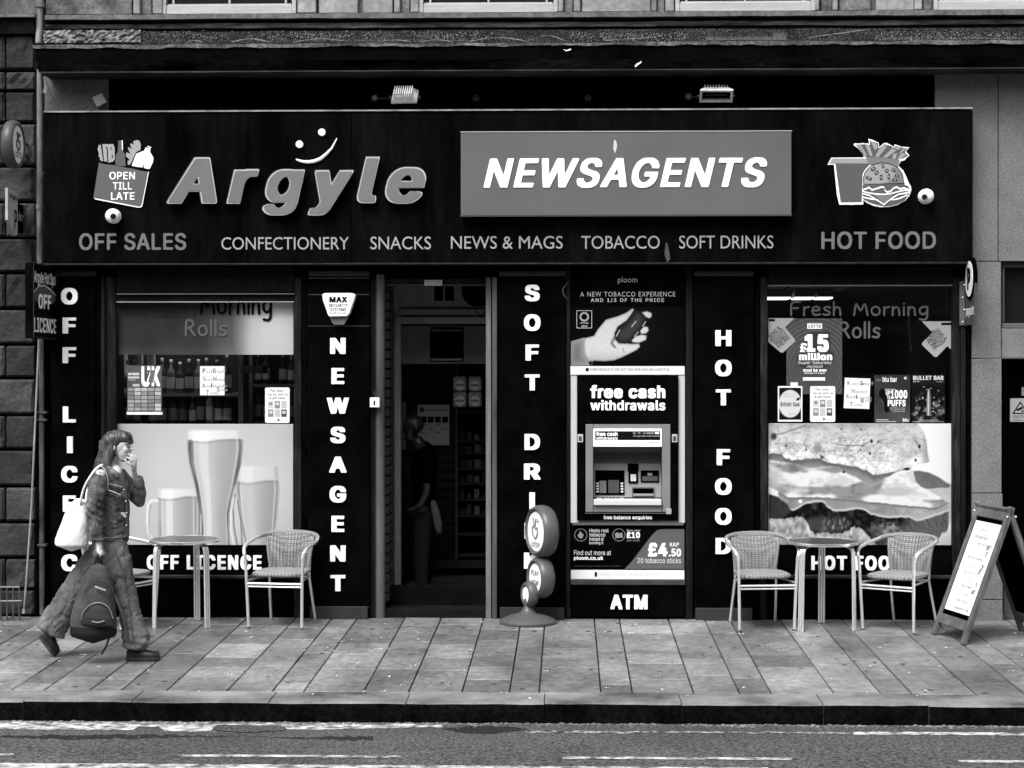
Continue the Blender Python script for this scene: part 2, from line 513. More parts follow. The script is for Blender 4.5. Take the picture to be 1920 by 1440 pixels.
def text_letters(body, x0, y0, x1, y1, Y, m, parent, depth, **kw):
    """as text(), but each letter becomes a part of its own"""
    co, fs = glyphs(body, solid=True, hi=True, **kw)
    mn, mx = co.min(0), co.max(0)
    xa, xb, za, zb = R(x0, y0, x1, y1, Y)
    u = (co[:,0]-mn[0])/(mx[0]-mn[0]); w = (co[:,1]-mn[1])/(mx[1]-mn[1])
    pts = np.stack([xa+u*(xb-xa), np.where(co[:,2] > 0, Y-depth, Y), za+w*(zb-za)], 1)
    key = {}; rep = []
    for i, c in enumerate(co): rep.append(key.setdefault((round(c[0],4), round(c[1],4)), i))
    par = list(range(len(co)))
    def find(i):
        while par[i] != i: par[i] = par[par[i]]; i = par[i]
        return i
    for f in fs:
        a = find(rep[f[0]])
        for i in f[1:]: par[find(rep[i])] = a
    groups = {}
    for f in fs: groups.setdefault(find(rep[f[0]]), []).append(f)
    for g in groups.values():
        idx = sorted({i for f in g for i in f}); mp = {a: b for b, a in enumerate(idx)}
        mb = MB(); mb.add([pts[i] for i in idx], [tuple(mp[i] for i in f) for f in g])
        mb.build('letter', m, parent)
def letter(ch, cx, cy, h, Y, m, parent, depth=.02, bold=.045, wide=1.0, shear=0, fit=None, name='letter', boldy=None):
    co, fs = glyphs(ch, solid=depth > 0, bold=bold, shear=shear, res=4, hi=True, boldy=boldy)
    mn, mx = co.min(0), co.max(0)
    if fit: x0, y0, x1, y1 = fit
    else:
        w = h*(mx[0]-mn[0])/(mx[1]-mn[1])*wide
        x0, x1, y0, y1 = cx-w/2, cx+w/2, cy-h/2, cy+h/2
    xa, xb, za, zb = R(x0, y0, x1, y1, Y)
    u = (co[:,0]-mn[0])/(mx[0]-mn[0]); w = (co[:,1]-mn[1])/(mx[1]-mn[1])
    mb = MB(); mb.add(np.stack([xa+u*(xb-xa), np.where(co[:,2] > 0, Y-depth, Y), za+w*(zb-za)], 1), fs)
    return mb.build(name, m, parent)
# brush-script glyphs drawn as strokes (x to the right, cap height 1, baseline 0)
GL = {
 'F': ([[(.08,0),(.06,1),(.62,.98)], [(.07,.52),(.5,.54)]], .72),
 'r': ([[(.08,0),(.08,.62)], [(.08,.4),(.2,.6),(.4,.62)]], .46),
 'e': ([[(.06,.34),(.52,.36),(.46,.58),(.28,.66),(.1,.55),(.04,.3),(.12,.06),(.32,.0),(.52,.08)]], .62),
 's': ([[(.46,.56),(.3,.65),(.1,.56),(.12,.4),(.4,.28),(.44,.1),(.28,0),(.04,.06)]], .56),
 'h': ([[(.06,0),(.06,1)], [(.06,.4),(.22,.62),(.42,.56),(.46,0)]], .6),
 'M': ([[(.04,0),(.16,1),(.42,.22),(.68,1),(.84,0)]], .96),
 'o': ([[(.3,.65),(.1,.56),(.04,.3),(.14,.05),(.32,0),(.5,.1),(.55,.34),(.46,.58),(.3,.65)]], .66),
 'n': ([[(.06,0),(.06,.64)], [(.06,.4),(.22,.62),(.42,.56),(.46,0)]], .6),
 'i': ([[(.06,0),(.06,.62)], [(.06,.86),(.07,.87)]], .2),
 'g': ([[(.5,.6),(.28,.65),(.08,.5),(.06,.25),(.2,.05),(.42,.12),(.5,.3)], [(.52,.64),(.52,-.2),(.36,-.36),(.08,-.3)]], .66),
 'R': ([[(.08,0),(.08,1),(.4,.98),(.55,.76),(.42,.55),(.1,.46)], [(.3,.48),(.6,0)]], .72),
 'l': ([[(.07,0),(.07,1)]], .2),
}
def script_word(word, x0, y0, x1, y1, Y, m, parent, w=.07, hide=None):
    cx = 0; strokes = []
    for ch in word:
        g, adv = GL[ch]
        for s in g: strokes.append([(cx+a, b) for a, b in s])
        cx += adv+.06
    xa, xb, za, zb = R(x0, y0, x1, y1, Y)
    sx = (xb-xa)/cx; sz = (zb-za)
    mb = MB(); k = 0
    for s in strokes:
        q = []
        for i in range(len(s)-1):
            for j in range(4):
                t = j/4; q.append((s[i][0]*(1-t)+s[i+1][0]*t, s[i][1]*(1-t)+s[i+1][1]*t))
        q.append(s[-1])
        if len(q) > 6:
            for _ in range(2): q = [q[0]]+[((q[i-1][0]+2*q[i][0]+q[i+1][0])/4, (q[i-1][1]+2*q[i][1]+q[i+1][1])/4) for i in range(1, len(q)-1)]+[q[-1]]
        pts = [Vector((xa+a*sx, Y, za+b*sz)) for a, b in q]
        r = w*sz; k += 1; yy = Y - .0002*k
        for i, p in enumerate(pts):
            n = 8
            mb.add([(p.x+r*math.cos(2*math.pi*t/n), yy-.00002*i, p.z+r*math.sin(2*math.pi*t/n)) for t in range(n)], [tuple(range(n))])
            if i < len(pts)-1:
                d = (pts[i+1]-p)
                if d.length < 1e-6: continue
                d.normalize(); nn = Vector((-d.z, 0, d.x))*r; b = pts[i+1]
                mb.add([(v.x, yy-.00001-.00002*i, v.z) for v in (p-nn, b-nn, b+nn, p+nn)], [(0,1,2,3)])
    return mb.build('lettering', m, parent)
# ================================================================== SETTING
ROAD_Z = lambda Y: ground(-PW-KW) - .13 + max(0, (-PW-KW-Y))*.010
# road ------------------------------------------------------------
road = thing('road', 'dark grainy asphalt road with worn white lines beside the kerb', None, kind='structure')
road['category'] = 'road'
yk = -PW-KW-.02
mb = MB()
ys = [yk+.2, -5.2, -7.5, -10, -15, -21.2]
for i in range(len(ys)-1):
    a, b = ys[i], ys[i+1]
    za, zb = ROAD_Z(a), ROAD_Z(b)
    mb.add([(-60, b, zb), (60, b, zb), (60, a, za), (-60, a, za)], [(0,1,2,3)])
mb.build('road_surface', asphalt, road)
def yroad(py):           # distance of a road pixel row
    Y = -4.0
    for _ in range(30):
        z = ROAD_Z(Y); Y = -D + (ZC - z)*FPX/(py-HY)
    return Y
def marking(px0, px1, py0, py1, m=road_paint, rag=.006, dz=.004, seed=0, name='road_marking', edge=None):
    rnd = random.Random(seed)
    ya, yb = yroad(py0), yroad(py1)
    n = max(6, int((px1-px0)/12)); mb = MB(); vs = []
    for i in range(n+1):
        px = px0+(px1-px0)*i/n
        e = edge(px) if edge else (0, 1)
        t0 = ya+(yb-ya)*e[0]; t1 = ya+(yb-ya)*e[1]
        a = t0+rnd.uniform(-rag, rag); b = t1+rnd.uniform(-rag, rag)
        vs += [(X(px, a), a, ROAD_Z(a)+dz), (X(px, b), b, ROAD_Z(b)+dz)]
    mb.add(vs, [(2*i, 2*i+1, 2*i+3, 2*i+2) for i in range(n)])
    return mb.build(name, m, road)
marking(-260, 830, 1357, 1376, seed=1, rag=.012, edge=lambda p: (.1, .9 if p < 250 else (.55 if p < 300 else (1.0 if p < 400 else (.35 if p < 530 else .75-.3*max(0, (p-600)/230))))))
marking(985, 1200, 1371, 1375, m=road_faint, seed=2, rag=.02)
marking(1205, 1400, 1371, 1373.5, m=road_faint, seed=3, rag=.02)
marking(1400, 1600, 1371, 1374, m=road_faint, seed=4, rag=.015)
marking(1600, 2100, 1370, 1375, seed=4, rag=.012)
marking(-160, 26, 1419.5, 1423.5, seed=5)
marking(332, 752, 1419.3, 1423.5, seed=6, rag=.004)
marking(1055, 1484, 1419.3, 1423.5, seed=7, rag=.004)
marking(1797, 2200, 1421.5, 1426, seed=8, rag=.004)
marking(-200, 1440, 1437.5, 1475, seed=9, rag=.008)
marking(0, 700, 1380, 1392, m=tar, seed=11, rag=.03, dz=.002, name='tar_patch', edge=lambda p: (.5-.3*abs(math.sin(p*.006)), .7+.25*math.sin(p*.011)))
marking(400, 535, 1364, 1378, m=asphalt, seed=12, rag=.02, dz=.006, name='tar_patch', edge=lambda p: (.3*abs(math.sin(p*.05)), .6+.4*math.sin((p-400)/135*3.1)))
marking(828, 990, 1362, 1377, m=tar, seed=13, rag=.025, dz=.003, name='tar_patch', edge=lambda p: (.45-.45*math.sin((p-828)/162*3.1), .5+.5*math.sin((p-828)/162*3.1)))
# silt along the kerb foot
mb = MB(); rnd = random.Random(5)
for i in range(1400):
    x = rnd.uniform(-5.4, 5.4); y = yk - abs(rnd.gauss(0, .04)) - .005; r = rnd.uniform(.004, .014)
    mb.ball((x, y, ROAD_Z(y)+r*.3), (r*1.6, r, r*.7), n=5, m=3)
for i in range(1500):
    x = rnd.uniform(-5.4, 5.4); y = rnd.uniform(-5.2, yk-.05); r = rnd.uniform(.002, .006)
    mb.ball((x, y, ROAD_Z(y)+r*.4), r, n=4, m=3)
mb.build('kerb_grit', stone_mid, None, kind='stuff')
# ground beyond everything -------------------------------------------
mb = MB(); mb.add([(-150, -150, -.6), (150, -150, -.6), (150, 150, -.6), (-150, 150, -.6)], [(0,1,2,3)])
g = mb.build('ground', asphalt, None, kind='structure')
# pavement ------------------------------------------------------------
pav = thing('pavement', 'pavement of grey concrete slabs sloping from the shop to the kerb', None, kind='structure')
mb = MB(); mb.add([(-9, -PW-.01, ground(-PW)-.014), (9, -PW-.01, ground(-PW)-.014), (9, .3, -.014), (-9, .3, -.014)], [(0,1,2,3)])
mb.build('joint_bed', bed, pav)
jx = [21, 82, 167, 225, 311, 425, 510, 569, 681, 766, 866, 955, 1011, 1127, 1186, 1301, 1387, 1447, 1565, 1653, 1712, 1831, 1925, 1985, 2100, 2187, 2250, 2365, 2450]
k = 21
for w in [115, 60, 86, 115, 86, 60, 115, 86, 60, 115]: k -= w; jx.insert(0, k)
rnd = random.Random(3)
nslab = 0
for i in range(len(jx)-1):
    x0, x1 = X(jx[i], -PW)+.005, X(jx[i+1], -PW)-.005
    y = .02; off = rnd.choice([.0, .1, .2])
    wide = (jx[i+1]-jx[i]) > 100
    first = True
    while y > -PW+.01:
        L_ = rnd.choice([.40, .60, .50] if wide else [.60, .80, .50, .7])
        if first: L_ *= rnd.uniform(.45, 1); first = False
        y1 = max(y-L_, -PW+.005)
        if y1+PW < .16: y1 = -PW+.005
        a, b = y-.0025, y1+.0025
        h = rnd.uniform(-.0018, .0018); t = rnd.uniform(-.0015, .0015)
        mb = MB()
        zt = lambda yy: SLOPE*yy + h
        vs = []
        for zz in (-.05, 0):
            for (xx, yy) in ((x0, b), (x1, b), (x1, a), (x0, a)):
                vs.append((xx, yy, zt(yy)+zz+(t if xx == x1 else 0)))
        mb.add(vs, [(0,3,2,1),(4,5,6,7),(0,1,5,4),(1,2,6,5),(2,3,7,6),(3,0,4,7)])
        m = rnd.choices(paves, [3, 5, 6, 4, 2.5, 1])[0]
        mb.build('paving_slab', m, pav, bevel=.003); nslab += 1
        y = y1
print('slabs', nslab)
# kerb
kerb = thing('kerb', 'line of granite kerb stones with black grimy faces along the road', None, kind='structure')
kj = [-700, -460, -200, 57, 258, 511, 765, 1021, 1275, 1537, 1732, 1990, 2250, 2500]
for i in range(len(kj)-1):
    x0, x1 = X(kj[i], -PW-.2)+.003, X(kj[i+1], -PW-.2)-.003
    zt = ground(-PW-.2)+.003+rnd.uniform(-.003, .003)
    y0, y1, zb = -PW-KW, -PW-.002, ROAD_Z(-PW-KW)-.08
    r = .022
    prof = [(y0, zb), (y0, zt-r-.006), (y0+.006, zt-r*.45-.004), (y0+r, zt-.004), (y0+.12, zt), (y1, zt+.003), (y1, zb)]
    n = len(prof); mb = MB()
    segs = 6
    vs = []
    for k in range(segs+1):
        xx = x0+(x1-x0)*k/segs
        for j, (yy, zz) in enumerate(prof):
            jz = rnd.uniform(-.0025, .0025) if 0 < j < 5 else 0
            vs.append((xx, yy+jz, zz+jz))
    f_face, f_top = [], []
    for k in range(segs):
        for j in range(n-1):
            f = (k*n+j, (k+1)*n+j, (k+1)*n+j+1, k*n+j+1)
            (f_face if j < 2 else f_top).append(f)
    mb.add(vs, f_face, 1)
    nb = len(mb.v)
    mb.f += f_top + [tuple(range(n-1,-1,-1)), tuple(segs*n+j for j in range(n))]; mb.mi += [0]*len(f_top)+[0, 0]
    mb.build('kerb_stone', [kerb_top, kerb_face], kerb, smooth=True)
# small pale flecks standing in for raindrop marks over the pavement
mb = MB(); rnd = random.Random(11)
for i in range(190):
    x = rnd.uniform(-4.8, 4.2); y = rnd.uniform(-PW-.3, -.1)
    for q in range(rnd.choice([1, 2, 2, 3])):
        xx = x+rnd.uniform(-.03, .03); yy = y+rnd.uniform(-.02, .02); a = rnd.uniform(0, 3); s = rnd.uniform(.004, .010)
        z = ground(yy)+.006+rnd.uniform(0, .002)
        ca, sa = math.cos(a)*s, math.sin(a)*s*.6
        mb.add([(xx-ca, yy-sa, z), (xx+sa, yy-ca, z), (xx+ca, yy+sa, z+.003), (xx-sa, yy+ca, z+.002)], [(0,1,2,3)])
mb.build('pale_flecks', paper, None, kind='stuff')

# trodden-in gum and grease spots
mb = MB(); rnd = random.Random(77)
for i in range(260):
    x = rnd.uniform(-4.8, 4.2); y = rnd.uniform(-PW+.05, -.15); r = rnd.uniform(.006, .022); z = ground(y)+.0035
    mb.add([(x+r*math.cos(k*.785)*rnd.uniform(.7, 1.2), y+r*math.sin(k*.785)*rnd.uniform(.7, 1.3), z+SLOPE*r*math.sin(k*.785)) for k in range(8)], [tuple(range(8))])
mb.build('gum_spots', mat('trodden gum', .075, .7), None, kind='stuff')

# ================================================================== BUILDINGS
def ledge(name, px0, px1, pyt, pyb, Yf, Yb, m, parent, jt=.0, jb=.0, n=120, seed=0, jy=.0):
    rnd = random.Random(seed); mb = MB(); vs = []
    xa, xb, zb, zt = R(px0, pyt, px1, pyb, Yf)
    a = b = c = 0
    for i in range(n+1):
        x = xa+(xb-xa)*i/n
        a = a*.75+rnd.uniform(-jt, jt)*.6; b = b*.75+rnd.uniform(-jb, jb)*.6; c = c*.6+rnd.uniform(-jy, jy)
        vs += [(x, Yf+c, zb+b), (x, Yf+c*.5, zt+a), (x, Yb, zt+a), (x, Yb, zb+b)]
    fs = []
    for i in range(n):
        for k in range(4):
            fs.append((4*i+k, 4*i+4+k, 4*i+4+(k+1)%4, 4*i+(k+1)%4))
    fs += [(3,2,1,0), tuple(4*n+k for k in range(4))]
    mb.add(vs, fs)
    return mb.build(name, m, parent)

shop = thing('shop_building', 'stone building with the black newsagent shopfront under a grimy cornice', 'building', loc=(0, .3, 0))
# upper storey wall
UPX0, UPX1 = -300, 2300
def zrow(py, Y=0): return Zp(960, py, Y)
Ztop = 6.6
mb = MB()
mb.box(X(82, 0), X(2300, 0), .10, .5, zrow(24), Ztop)
mb.build('upper_wall', stone_mid, shop)
# window bays of the first floor: (opening left, opening right)
bays = [(305, 556), (786, 1046), (1266, 1528), (1750, 2010)]
zs = zrow(22)
def stone_piece(px0, px1, Yf, m=stone_light, z1=Ztop, parent=shop):
    mbx = MB(); mbx.box(X(px0, Yf), X(px1, Yf), Yf, .12, zs, z1)
    return mbx.build('stone_block', m, parent, bevel=.006)
for a, b, Yf, m in [(86, 247, .03, stone_mid), (250, 262, .0, stone_light), (264, 284, .05, stone_mid), (286, 304, .0, stone_light),
                    (558, 592, .0, stone_light), (598, 671, .03, stone_light), (681, 736, .03, stone_light), (739, 750, .0, stone_light), (752, 768, .05, stone_mid), (770, 785, 0, stone_light),
                    (1047, 1056, .0, stone_light), (1058, 1074, .05, stone_mid), (1076, 1088, 0, stone_light), (1091, 1220, .03, stone_light), (1222, 1231, 0, stone_light), (1233, 1246, .05, stone_mid), (1248, 1264, .02, stone_light),
                    (1529, 1536, 0, stone_light), (1540, 1560, .05, stone_mid), (1562, 1571, 0, stone_light), (1574, 1632, .03, stone_mid), (1643, 1714, .03, stone_light), (1716, 1729, 0, stone_light), (1731, 1748, .05, stone_mid),
                    (2012, 2060, 0, stone_light), (2065, 2300, .03, stone_mid)]:
    stone_piece(a, b, Yf, m)
win_white = mat('chalky window paint', .36, .6, noise=(6, .2), noise2=(30, .1), stretch=(.3, 1, 3))
win_dark = mat('dark window pane', .01, .15, spec=.5)
for a, b in bays:
    za = zs
    w = MB()
    xa, xb = X(a, .05), X(b, .05)
    w.box(xa, xa+.035, .02, .12, za, za+1.9); w.box(xb-.035, xb, .02, .12, za, za+1.9)
    w.box(xa+.035, xb-.035, .02, .12, za+1.85, za+1.9)
    w.box(xa+.035, xb-.035, .03, .12, za, za+.075)
    f = w.build('window', win_white, shop, bevel=.004)
    q = MB()
    q.box(xa+.045, xb-.045, .045, .1, za+.077, za+.088)
    for t in (.08, .5, .92): q.box(xa+(xb-xa)*t-.008, xa+(xb-xa)*t+.008, .05, .09, za+.09, za+1.84)
    q.build('glazing_bar', win_white, f)
    q = MB(); q.box(xa+.036, xb-.036, .07, .085, za+.09, za+1.85); q.build('pane', win_dark, f)
# cornice build-up
ledge('sill_course', 84, 2300, 22, 31, -.10, .2, mat('worn sill stone', .11, .85, noise=(5, .5, 2.5), noise2=(25, .4, 2.5), bump=(20, .006)), shop, .002, .003, seed=1)
ledge('frieze', 84, 2300, 31, 41, -.03, .2, stone_black, shop, seed=2)
ledge('moulding', 84, 2300, 40, 49, -.06, .2, mat('sooty moulding', .03, .9, noise=(2.5, 1.2, 3.5), noise2=(12, .6, 3), stretch=(.6, 1, 4), bump=(30, .01)), shop, .003, .004, seed=3)
ledge('frieze', 84, 2300, 48, 56, -.04, .2, stone_black, shop, seed=4, jb=.006)
ledge('gravelly_ledge', 84, 2300, 55, 82, -.12, .2, moss, shop, .004, .0, seed=5, jy=.01)
ledge('gutter_lip', 60, 2300, 79, 85, -.31, -.1, mat('gutter lip', .075, .85, noise=(3, .8, 3), noise2=(30, .6, 3), bump=(40, .006)), shop, .006, .009, seed=6, n=220, jy=.006)
ledge('cornice_board', 66, 2300, 84, 110, -.295, .1, black_paint, shop, seed=7)
ledge('cornice_board', 72, 2300, 110, 130, -.315, .1, mat('lower cornice board', .0022, .7, spec=.0, noise=(2, 1.0, 3), noise2=(20, .5, 3), stretch=(.7, 1, 2), bump=(30, .002)), shop, .0, .0035, seed=8, n=160)
ledge('cornice_lip', 74, 2300, 129.5, 131.5, -.322, .1, mat('cornice lip', .02, .8, noise=(3, .9, 3)), shop, 0, .002, seed=9)
# recessed black board between cornice and sign
mb = MB(); mb.bp(205, 131, 1752, 212, .02, .3); mb.build('signboard_backing', black_matt, shop)
mb = MB(); mb.bp(84, 131, 204, 212, .03, .3); mb.build('granite_panel', granite, shop)
# weeds, patch of foil flashing, cables on the ledge
foil = mat('crinkled foil flashing', .13, .5, metal=.1, noise=(9, .9, 3), noise2=(40, .4, 3), bump=(16, .03))
rnd = random.Random(4)
def crinkle(px0, px1, pyt, pyb, Y, nx, nz, amp, m, name, seed=0):
    rnd = random.Random(seed); xa, xb, zb, zt = R(px0, pyt, px1, pyb, Y); mb = MB(); vs = []
    for j in range(nz+1):
        for i in range(nx+1):
            e = .006 if j in (0, nz) else 0
            vs.append((xa+(xb-xa)*i/nx, Y-rnd.random()*amp, zb+(zt-zb)*j/nz+rnd.uniform(-e, e)))
    fs = [(j*(nx+1)+i, j*(nx+1)+i+1, (j+1)*(nx+1)+i+1, (j+1)*(nx+1)+i) for j in range(nz) for i in range(nx)]
    mb.add(vs, fs); return mb.build(name, m, shop)
crinkle(82, 264, 57, 80, -.135, 34, 6, .022, foil, 'foil_flashing', 1)
for k, (a, b, yy, hh) in enumerate([(350, 380, 80, 4), (435, 505, 79, 6), (548, 660, 80, 7), (710, 770, 79, 4), (790, 850, 79, 4), (880, 990, 78, 7), (990, 1060, 77, 10), (1135, 1230, 76, 6), (1515, 1622, 71, 15)]):
    mb = MB(); pts = []
    for i in range(13):
        t = i/12; px = a+(b-a)*t
        py = yy-hh*math.sin(math.pi*t) if k not in (7, 8) else yy-hh*t
        pts.append(P(px, py, -.20-.03*math.sin(t*9)))
    mb.tube(pts, .0035, 5); mb.build('loose_cable', pipe_m, shop)
flk = mat('pale gravel flecks', .30, .9)
mb = MB(); rnd = random.Random(18)
for i in range(1500):
    px = rnd.choice([rnd.uniform(270, 930), rnd.uniform(300, 900), rnd.uniform(1070, 1290), rnd.uniform(1640, 1920)]); py = rnd.triangular(57, 80, 68); r = rnd.uniform(.0012, .0042)
    p = P(px, py, -.124); mb.ball((p.x, p.y, p.z), (r*rnd.uniform(.6, 1.4), r, r*rnd.uniform(.7, 1.6)), n=4, m=3)
mb.build('gravel_flecks', flk, None, kind='stuff')
weed = mat('withered weeds', .10, .9, noise=(40, .6))
mb = MB(); rnd = random.Random(8)
for (a, b, n, h) in [(1325, 1450, 330, 9), (1450, 1475, 90, 22), (1640, 1920, 300, 6), (640, 900, 160, 5), (300, 640, 150, 4)]:
    for i in range(n):
        px = rnd.uniform(a, b); yv = -.2-rnd.random()*.09; p = P(px, 76-(px-960)*.003, yv)
        hh = rnd.uniform(.3, 1)*h/225; dx, dy = rnd.uniform(-.4, .4)*hh, rnd.uniform(-.3, .3)*hh; w = .0025
        mb.add([(p.x-w, p.y, p.z), (p.x+w, p.y, p.z), (p.x+dx, p.y+dy, p.z+hh)], [(0,1,2)])
mb.build('ledge_weeds', weed, None, kind='stuff')

for k, pts in enumerate(([(1190, 124), (1194, 119), (1199, 117), (1203, 114), (1202, 118), (1196, 122), (1192, 126)], [(1056, 92), (1062, 94), (1071, 91), (1070, 94), (1061, 96)])):
    mb = MB(); mb.sheet(pp(pts, -.317), -.317); mb.build('bird_mess', white_acr, shop)
mb = MB(); mb.tube([P(1064, 530, -.04), P(1056, 541, -.075), P(1055, 547, -.075), P(1059, 556, -.07), P(1065, 562, -.04)], .003, 5); mb.build('loose_cable', pipe_m, shop)
# ---- shopfront frame
GL_Y = .07       # glass
LINTEL_T, LINTEL_B = 488, 535
mb = MB(); mb.bp(92, 486, 1820, 522, .0, .35); mb.build('lintel', black_matt, shop)
# shutter housings over the windows
housing = mat('shutter box', .003, .5, spec=.1, noise=(8, .9, 3), noise2=(60, 1.5, 5), bump=(40, .003))
for a, b in ((218, 551), (1440, 1786)):
    mb = MB(); mb.bp(a, 500, b, 548 if a < 500 else 534, -.02, .3); mb.build('shutter_box', housing, shop, bevel=.004)
    q = MB(); 
    if a < 500:
        q.bp(a, 550, b, 552, -.035, .06); q.build('drip_rail', alu_dull, shop)
        q = MB(); q.bp(a, 552, b, 565, .0, .2); q.build('shutter_slat', housing, shop, bevel=.003)
        q = MB(); q.bp(a, 565, b, 567, -.03, .06); q.build('drip_rail', alu, shop)
    else:
        q.bp(a, 534, b, 536.5, -.03, .06); q.build('drip_rail', alu_dull, shop)
# window frames: uprights and rails
def post(px0, px1, py0, py1, Yf, Yb, m, name='frame_post', bevel=.004):
    mb = MB(); mb.bp(px0, py0, px1, py1, Yf, Yb); return mb.build(name, m, shop, bevel=bevel)
GB = 1172
post(180, 188, 520, 1150, -.03, .3, black_paint); post(189, 196, 520, 1150, -.05, .3, wood_black)
post(197, 217, 520, 1160, -.01, .3, wood_grey if False else mat('flaking frame paint', .009, .6, spec=.15, noise=(6, 1.1, 3.5), noise2=(25, .8, 3), stretch=(1.6, 1, .22), bump=(25, .003)))
flak = _mats['flaking frame paint']
post(551, 565, 520, 1160, -.01, .3, flak); post(566, 577, 520, 1160, -.04, .3, black_paint)
post(1415, 1424, 520, 1165, -.03, .3, black_paint); post(1425, 1439, 520, 1165, -.01, .3, flak)
post(1786, 1801, 520, 1168, -.01, .3, flak); post(1802, 1811, 520, 1168, -.04, .3, wood_black); post(1813, 1819, 520, 1168, -.05, .3, black_paint)
# stall risers and rails beneath the windows
for a, b, g in ((218, 550, 1163), (1440, 1785, 1168)):
    post(a, b, 1086, g, .0, .25, black_matt, 'stall_riser')
    post(a, b, 1079, 1085, -.045, .2, mat('riser ledge', .014, .5, noise=(5, .8, 3)), 'sill')
    post(a, b, 1022, 1080, .03, .25, black_matt, 'stall_riser', 0)
# panes
for a, b, t in ((218, 550, 566), (1440, 1785, 537)):
    mb = MB(); mb.bp(a-2, t-2, b+2, 1026, GL_Y, GL_Y+.008); mb.build('window_pane', glass, shop)
# pilaster boxes behind the vertical signs
for a, b, g in ((84, 179, 1158), (578, 692, 1160), (934, 1061, 1163), (1301, 1414, 1165)):
    post(a, b, 500, g, .0, .4, black_matt, 'pilaster')
    post(a+3, b-3, 1136+(g-1158)*.6, g+1, -.075, .0, grey_bar, 'plinth')
    post(a+1, b, 508, 517.5, -.065, .0, grey_bar, 'capital_strip')
# doorway
post(694, 706, 520, 1165, .0, .3, wood_black); 
mb = MB(); mb.tube([P(713, 1162, .02), P(713, 515, .02)], .042, 16); mb.build('round_door_post', mat('polished dark post', .05, .4, spec=.5, noise=(3, .8, 3), stretch=(1, 1, .2)), shop, smooth=True)
post(911, 921, 520, 1166, -.01, .35, wood_grey); post(923, 932, 520, 1166, -.03, .3, mat('scuffed outer post', .045, .55, noise=(5, .9, 3), stretch=(1.5, 1, .15)))
post(692, 935, 517, 533, .02, .4, wood_black, 'door_head')
post(725, 912, 533.5, 535.5, .01, .05, mat('thin door trim', .06, .5), 'door_trim')
# timber slats in the left reveal
slat_m = mat('reveal slats', .03, .6, noise=(5, .5))
z = .12
while z < 2.75:
    mb = MB(); mb.box(X(722, .3), X(733, .35), .12, .60, z, z+.068); mb.build('reveal_slat', slat_m, shop, bevel=.006); z += .082
DY = .62          # plane of the inner door frame
cream = mat('faded cream joinery', .17, .7, noise=(3, .25), noise2=(20, .15), stretch=(1, 1, .4))
inner = thing('inner_doorway', 'faded cream timber door frame and overpanel inside the shop entrance', 'door frame', loc=(X(830, DY), DY, .1))
def part_b(px0, py0, px1, py1, Yf, Yb, m, par, name, bevel=.004):
    mb = MB(); mb.bp(px0, py0, px1, py1, Yf, Yb); return mb.build(name, m, par, bevel=bevel)
part_b(734, 500, 737, 1142, DY-.03, DY+.1, cream, inner, 'frame_upright')
part_b(739, 585, 751, 1142, DY-.01, DY+.1, cream, inner, 'frame_upright')
part_b(738, 500, 749, 592, DY, DY+.1, cream, inner, 'frame_upright')
part_b(749, 500, 925, 577, DY+.03, DY+.1, cream, inner, 'overpanel', 0)
part_b(749, 579, 925, 591, DY, DY+.1, cream, inner, 'transom')
part_b(740, 594, 925, 607, DY-.02, DY+.1, cream, inner, 'transom')
part_b(808, 510, 857, 570, DY+.02, DY+.029, cream, inner, 'vent_frame')
part_b(814, 510, 831, 564, DY+.012, DY+.019, black_matt, inner, 'vent_opening', 0)
part_b(834, 510, 851, 564, DY+.012, DY+.019, black_matt, inner, 'vent_opening', 0)
bulk = thing('bulkhead', 'cream board above the shop aisle with a black square hatch', 'bulkhead', loc=(X(830, 1.2), 1.2, Zp(830, 682, 1.2)))
part_b(752, 611, 930, 682, 1.2, 1.3, cream, bulk, 'board', 0)
part_b(806, 614, 869, 678, 1.185, 1.199, black_matt, bulk, 'hatch')
part_b(808, 672, 866, 676, 1.17, 1.184, alu_dull, bulk, 'hatch_strip', 0)
part_b(808, 618, 866, 621, 1.17, 1.184, cream, bulk, 'hatch_strip', 0)
mb = MB(); M = Matrix.Translation(P(896, 545, .45)) @ Matrix.Rotation(math.radians(90), 4, 'X')
mb.lathe([(.13, 0), (.14, .02), (.13, .05), (.02, .06)], M, 24)
fan = mb.build('wall_speaker', black_matt, None, smooth=True)
tag(fan, 'round black wall unit with a dangling cord at the top of the doorway', 'wall unit')
mb = MB(); mb.tube([P(884, 568, .46), P(893, 585, .45), P(901, 596, .45), P(906, 590, .45), P(912, 565, .45)], .004, 5)
mb.build('cord', black_matt, fan, local=False).matrix_parent_inverse.identity()
# interior room
room = thing('shop_interior', 'dim shop interior seen through the open doorway and windows', 'shop interior', loc=(0, 4.6, .1))
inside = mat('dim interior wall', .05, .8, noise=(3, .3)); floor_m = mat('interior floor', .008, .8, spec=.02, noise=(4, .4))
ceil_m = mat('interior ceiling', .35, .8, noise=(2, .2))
RX0, RX1 = X(84, .35)+.02, X(1812, .35)
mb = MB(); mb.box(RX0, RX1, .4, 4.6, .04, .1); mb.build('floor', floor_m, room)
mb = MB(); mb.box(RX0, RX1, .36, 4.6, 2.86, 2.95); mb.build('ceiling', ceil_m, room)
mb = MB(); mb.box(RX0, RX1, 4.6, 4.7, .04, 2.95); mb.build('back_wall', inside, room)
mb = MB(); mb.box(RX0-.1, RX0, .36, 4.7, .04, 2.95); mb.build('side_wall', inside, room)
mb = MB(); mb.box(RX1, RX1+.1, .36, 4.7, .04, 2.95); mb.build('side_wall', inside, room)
part_b(692, 1100, 935, 1143, .30, .45, mat('worn door step', .004, .8, spec=.02, noise=(6, .5)), room, 'threshold')
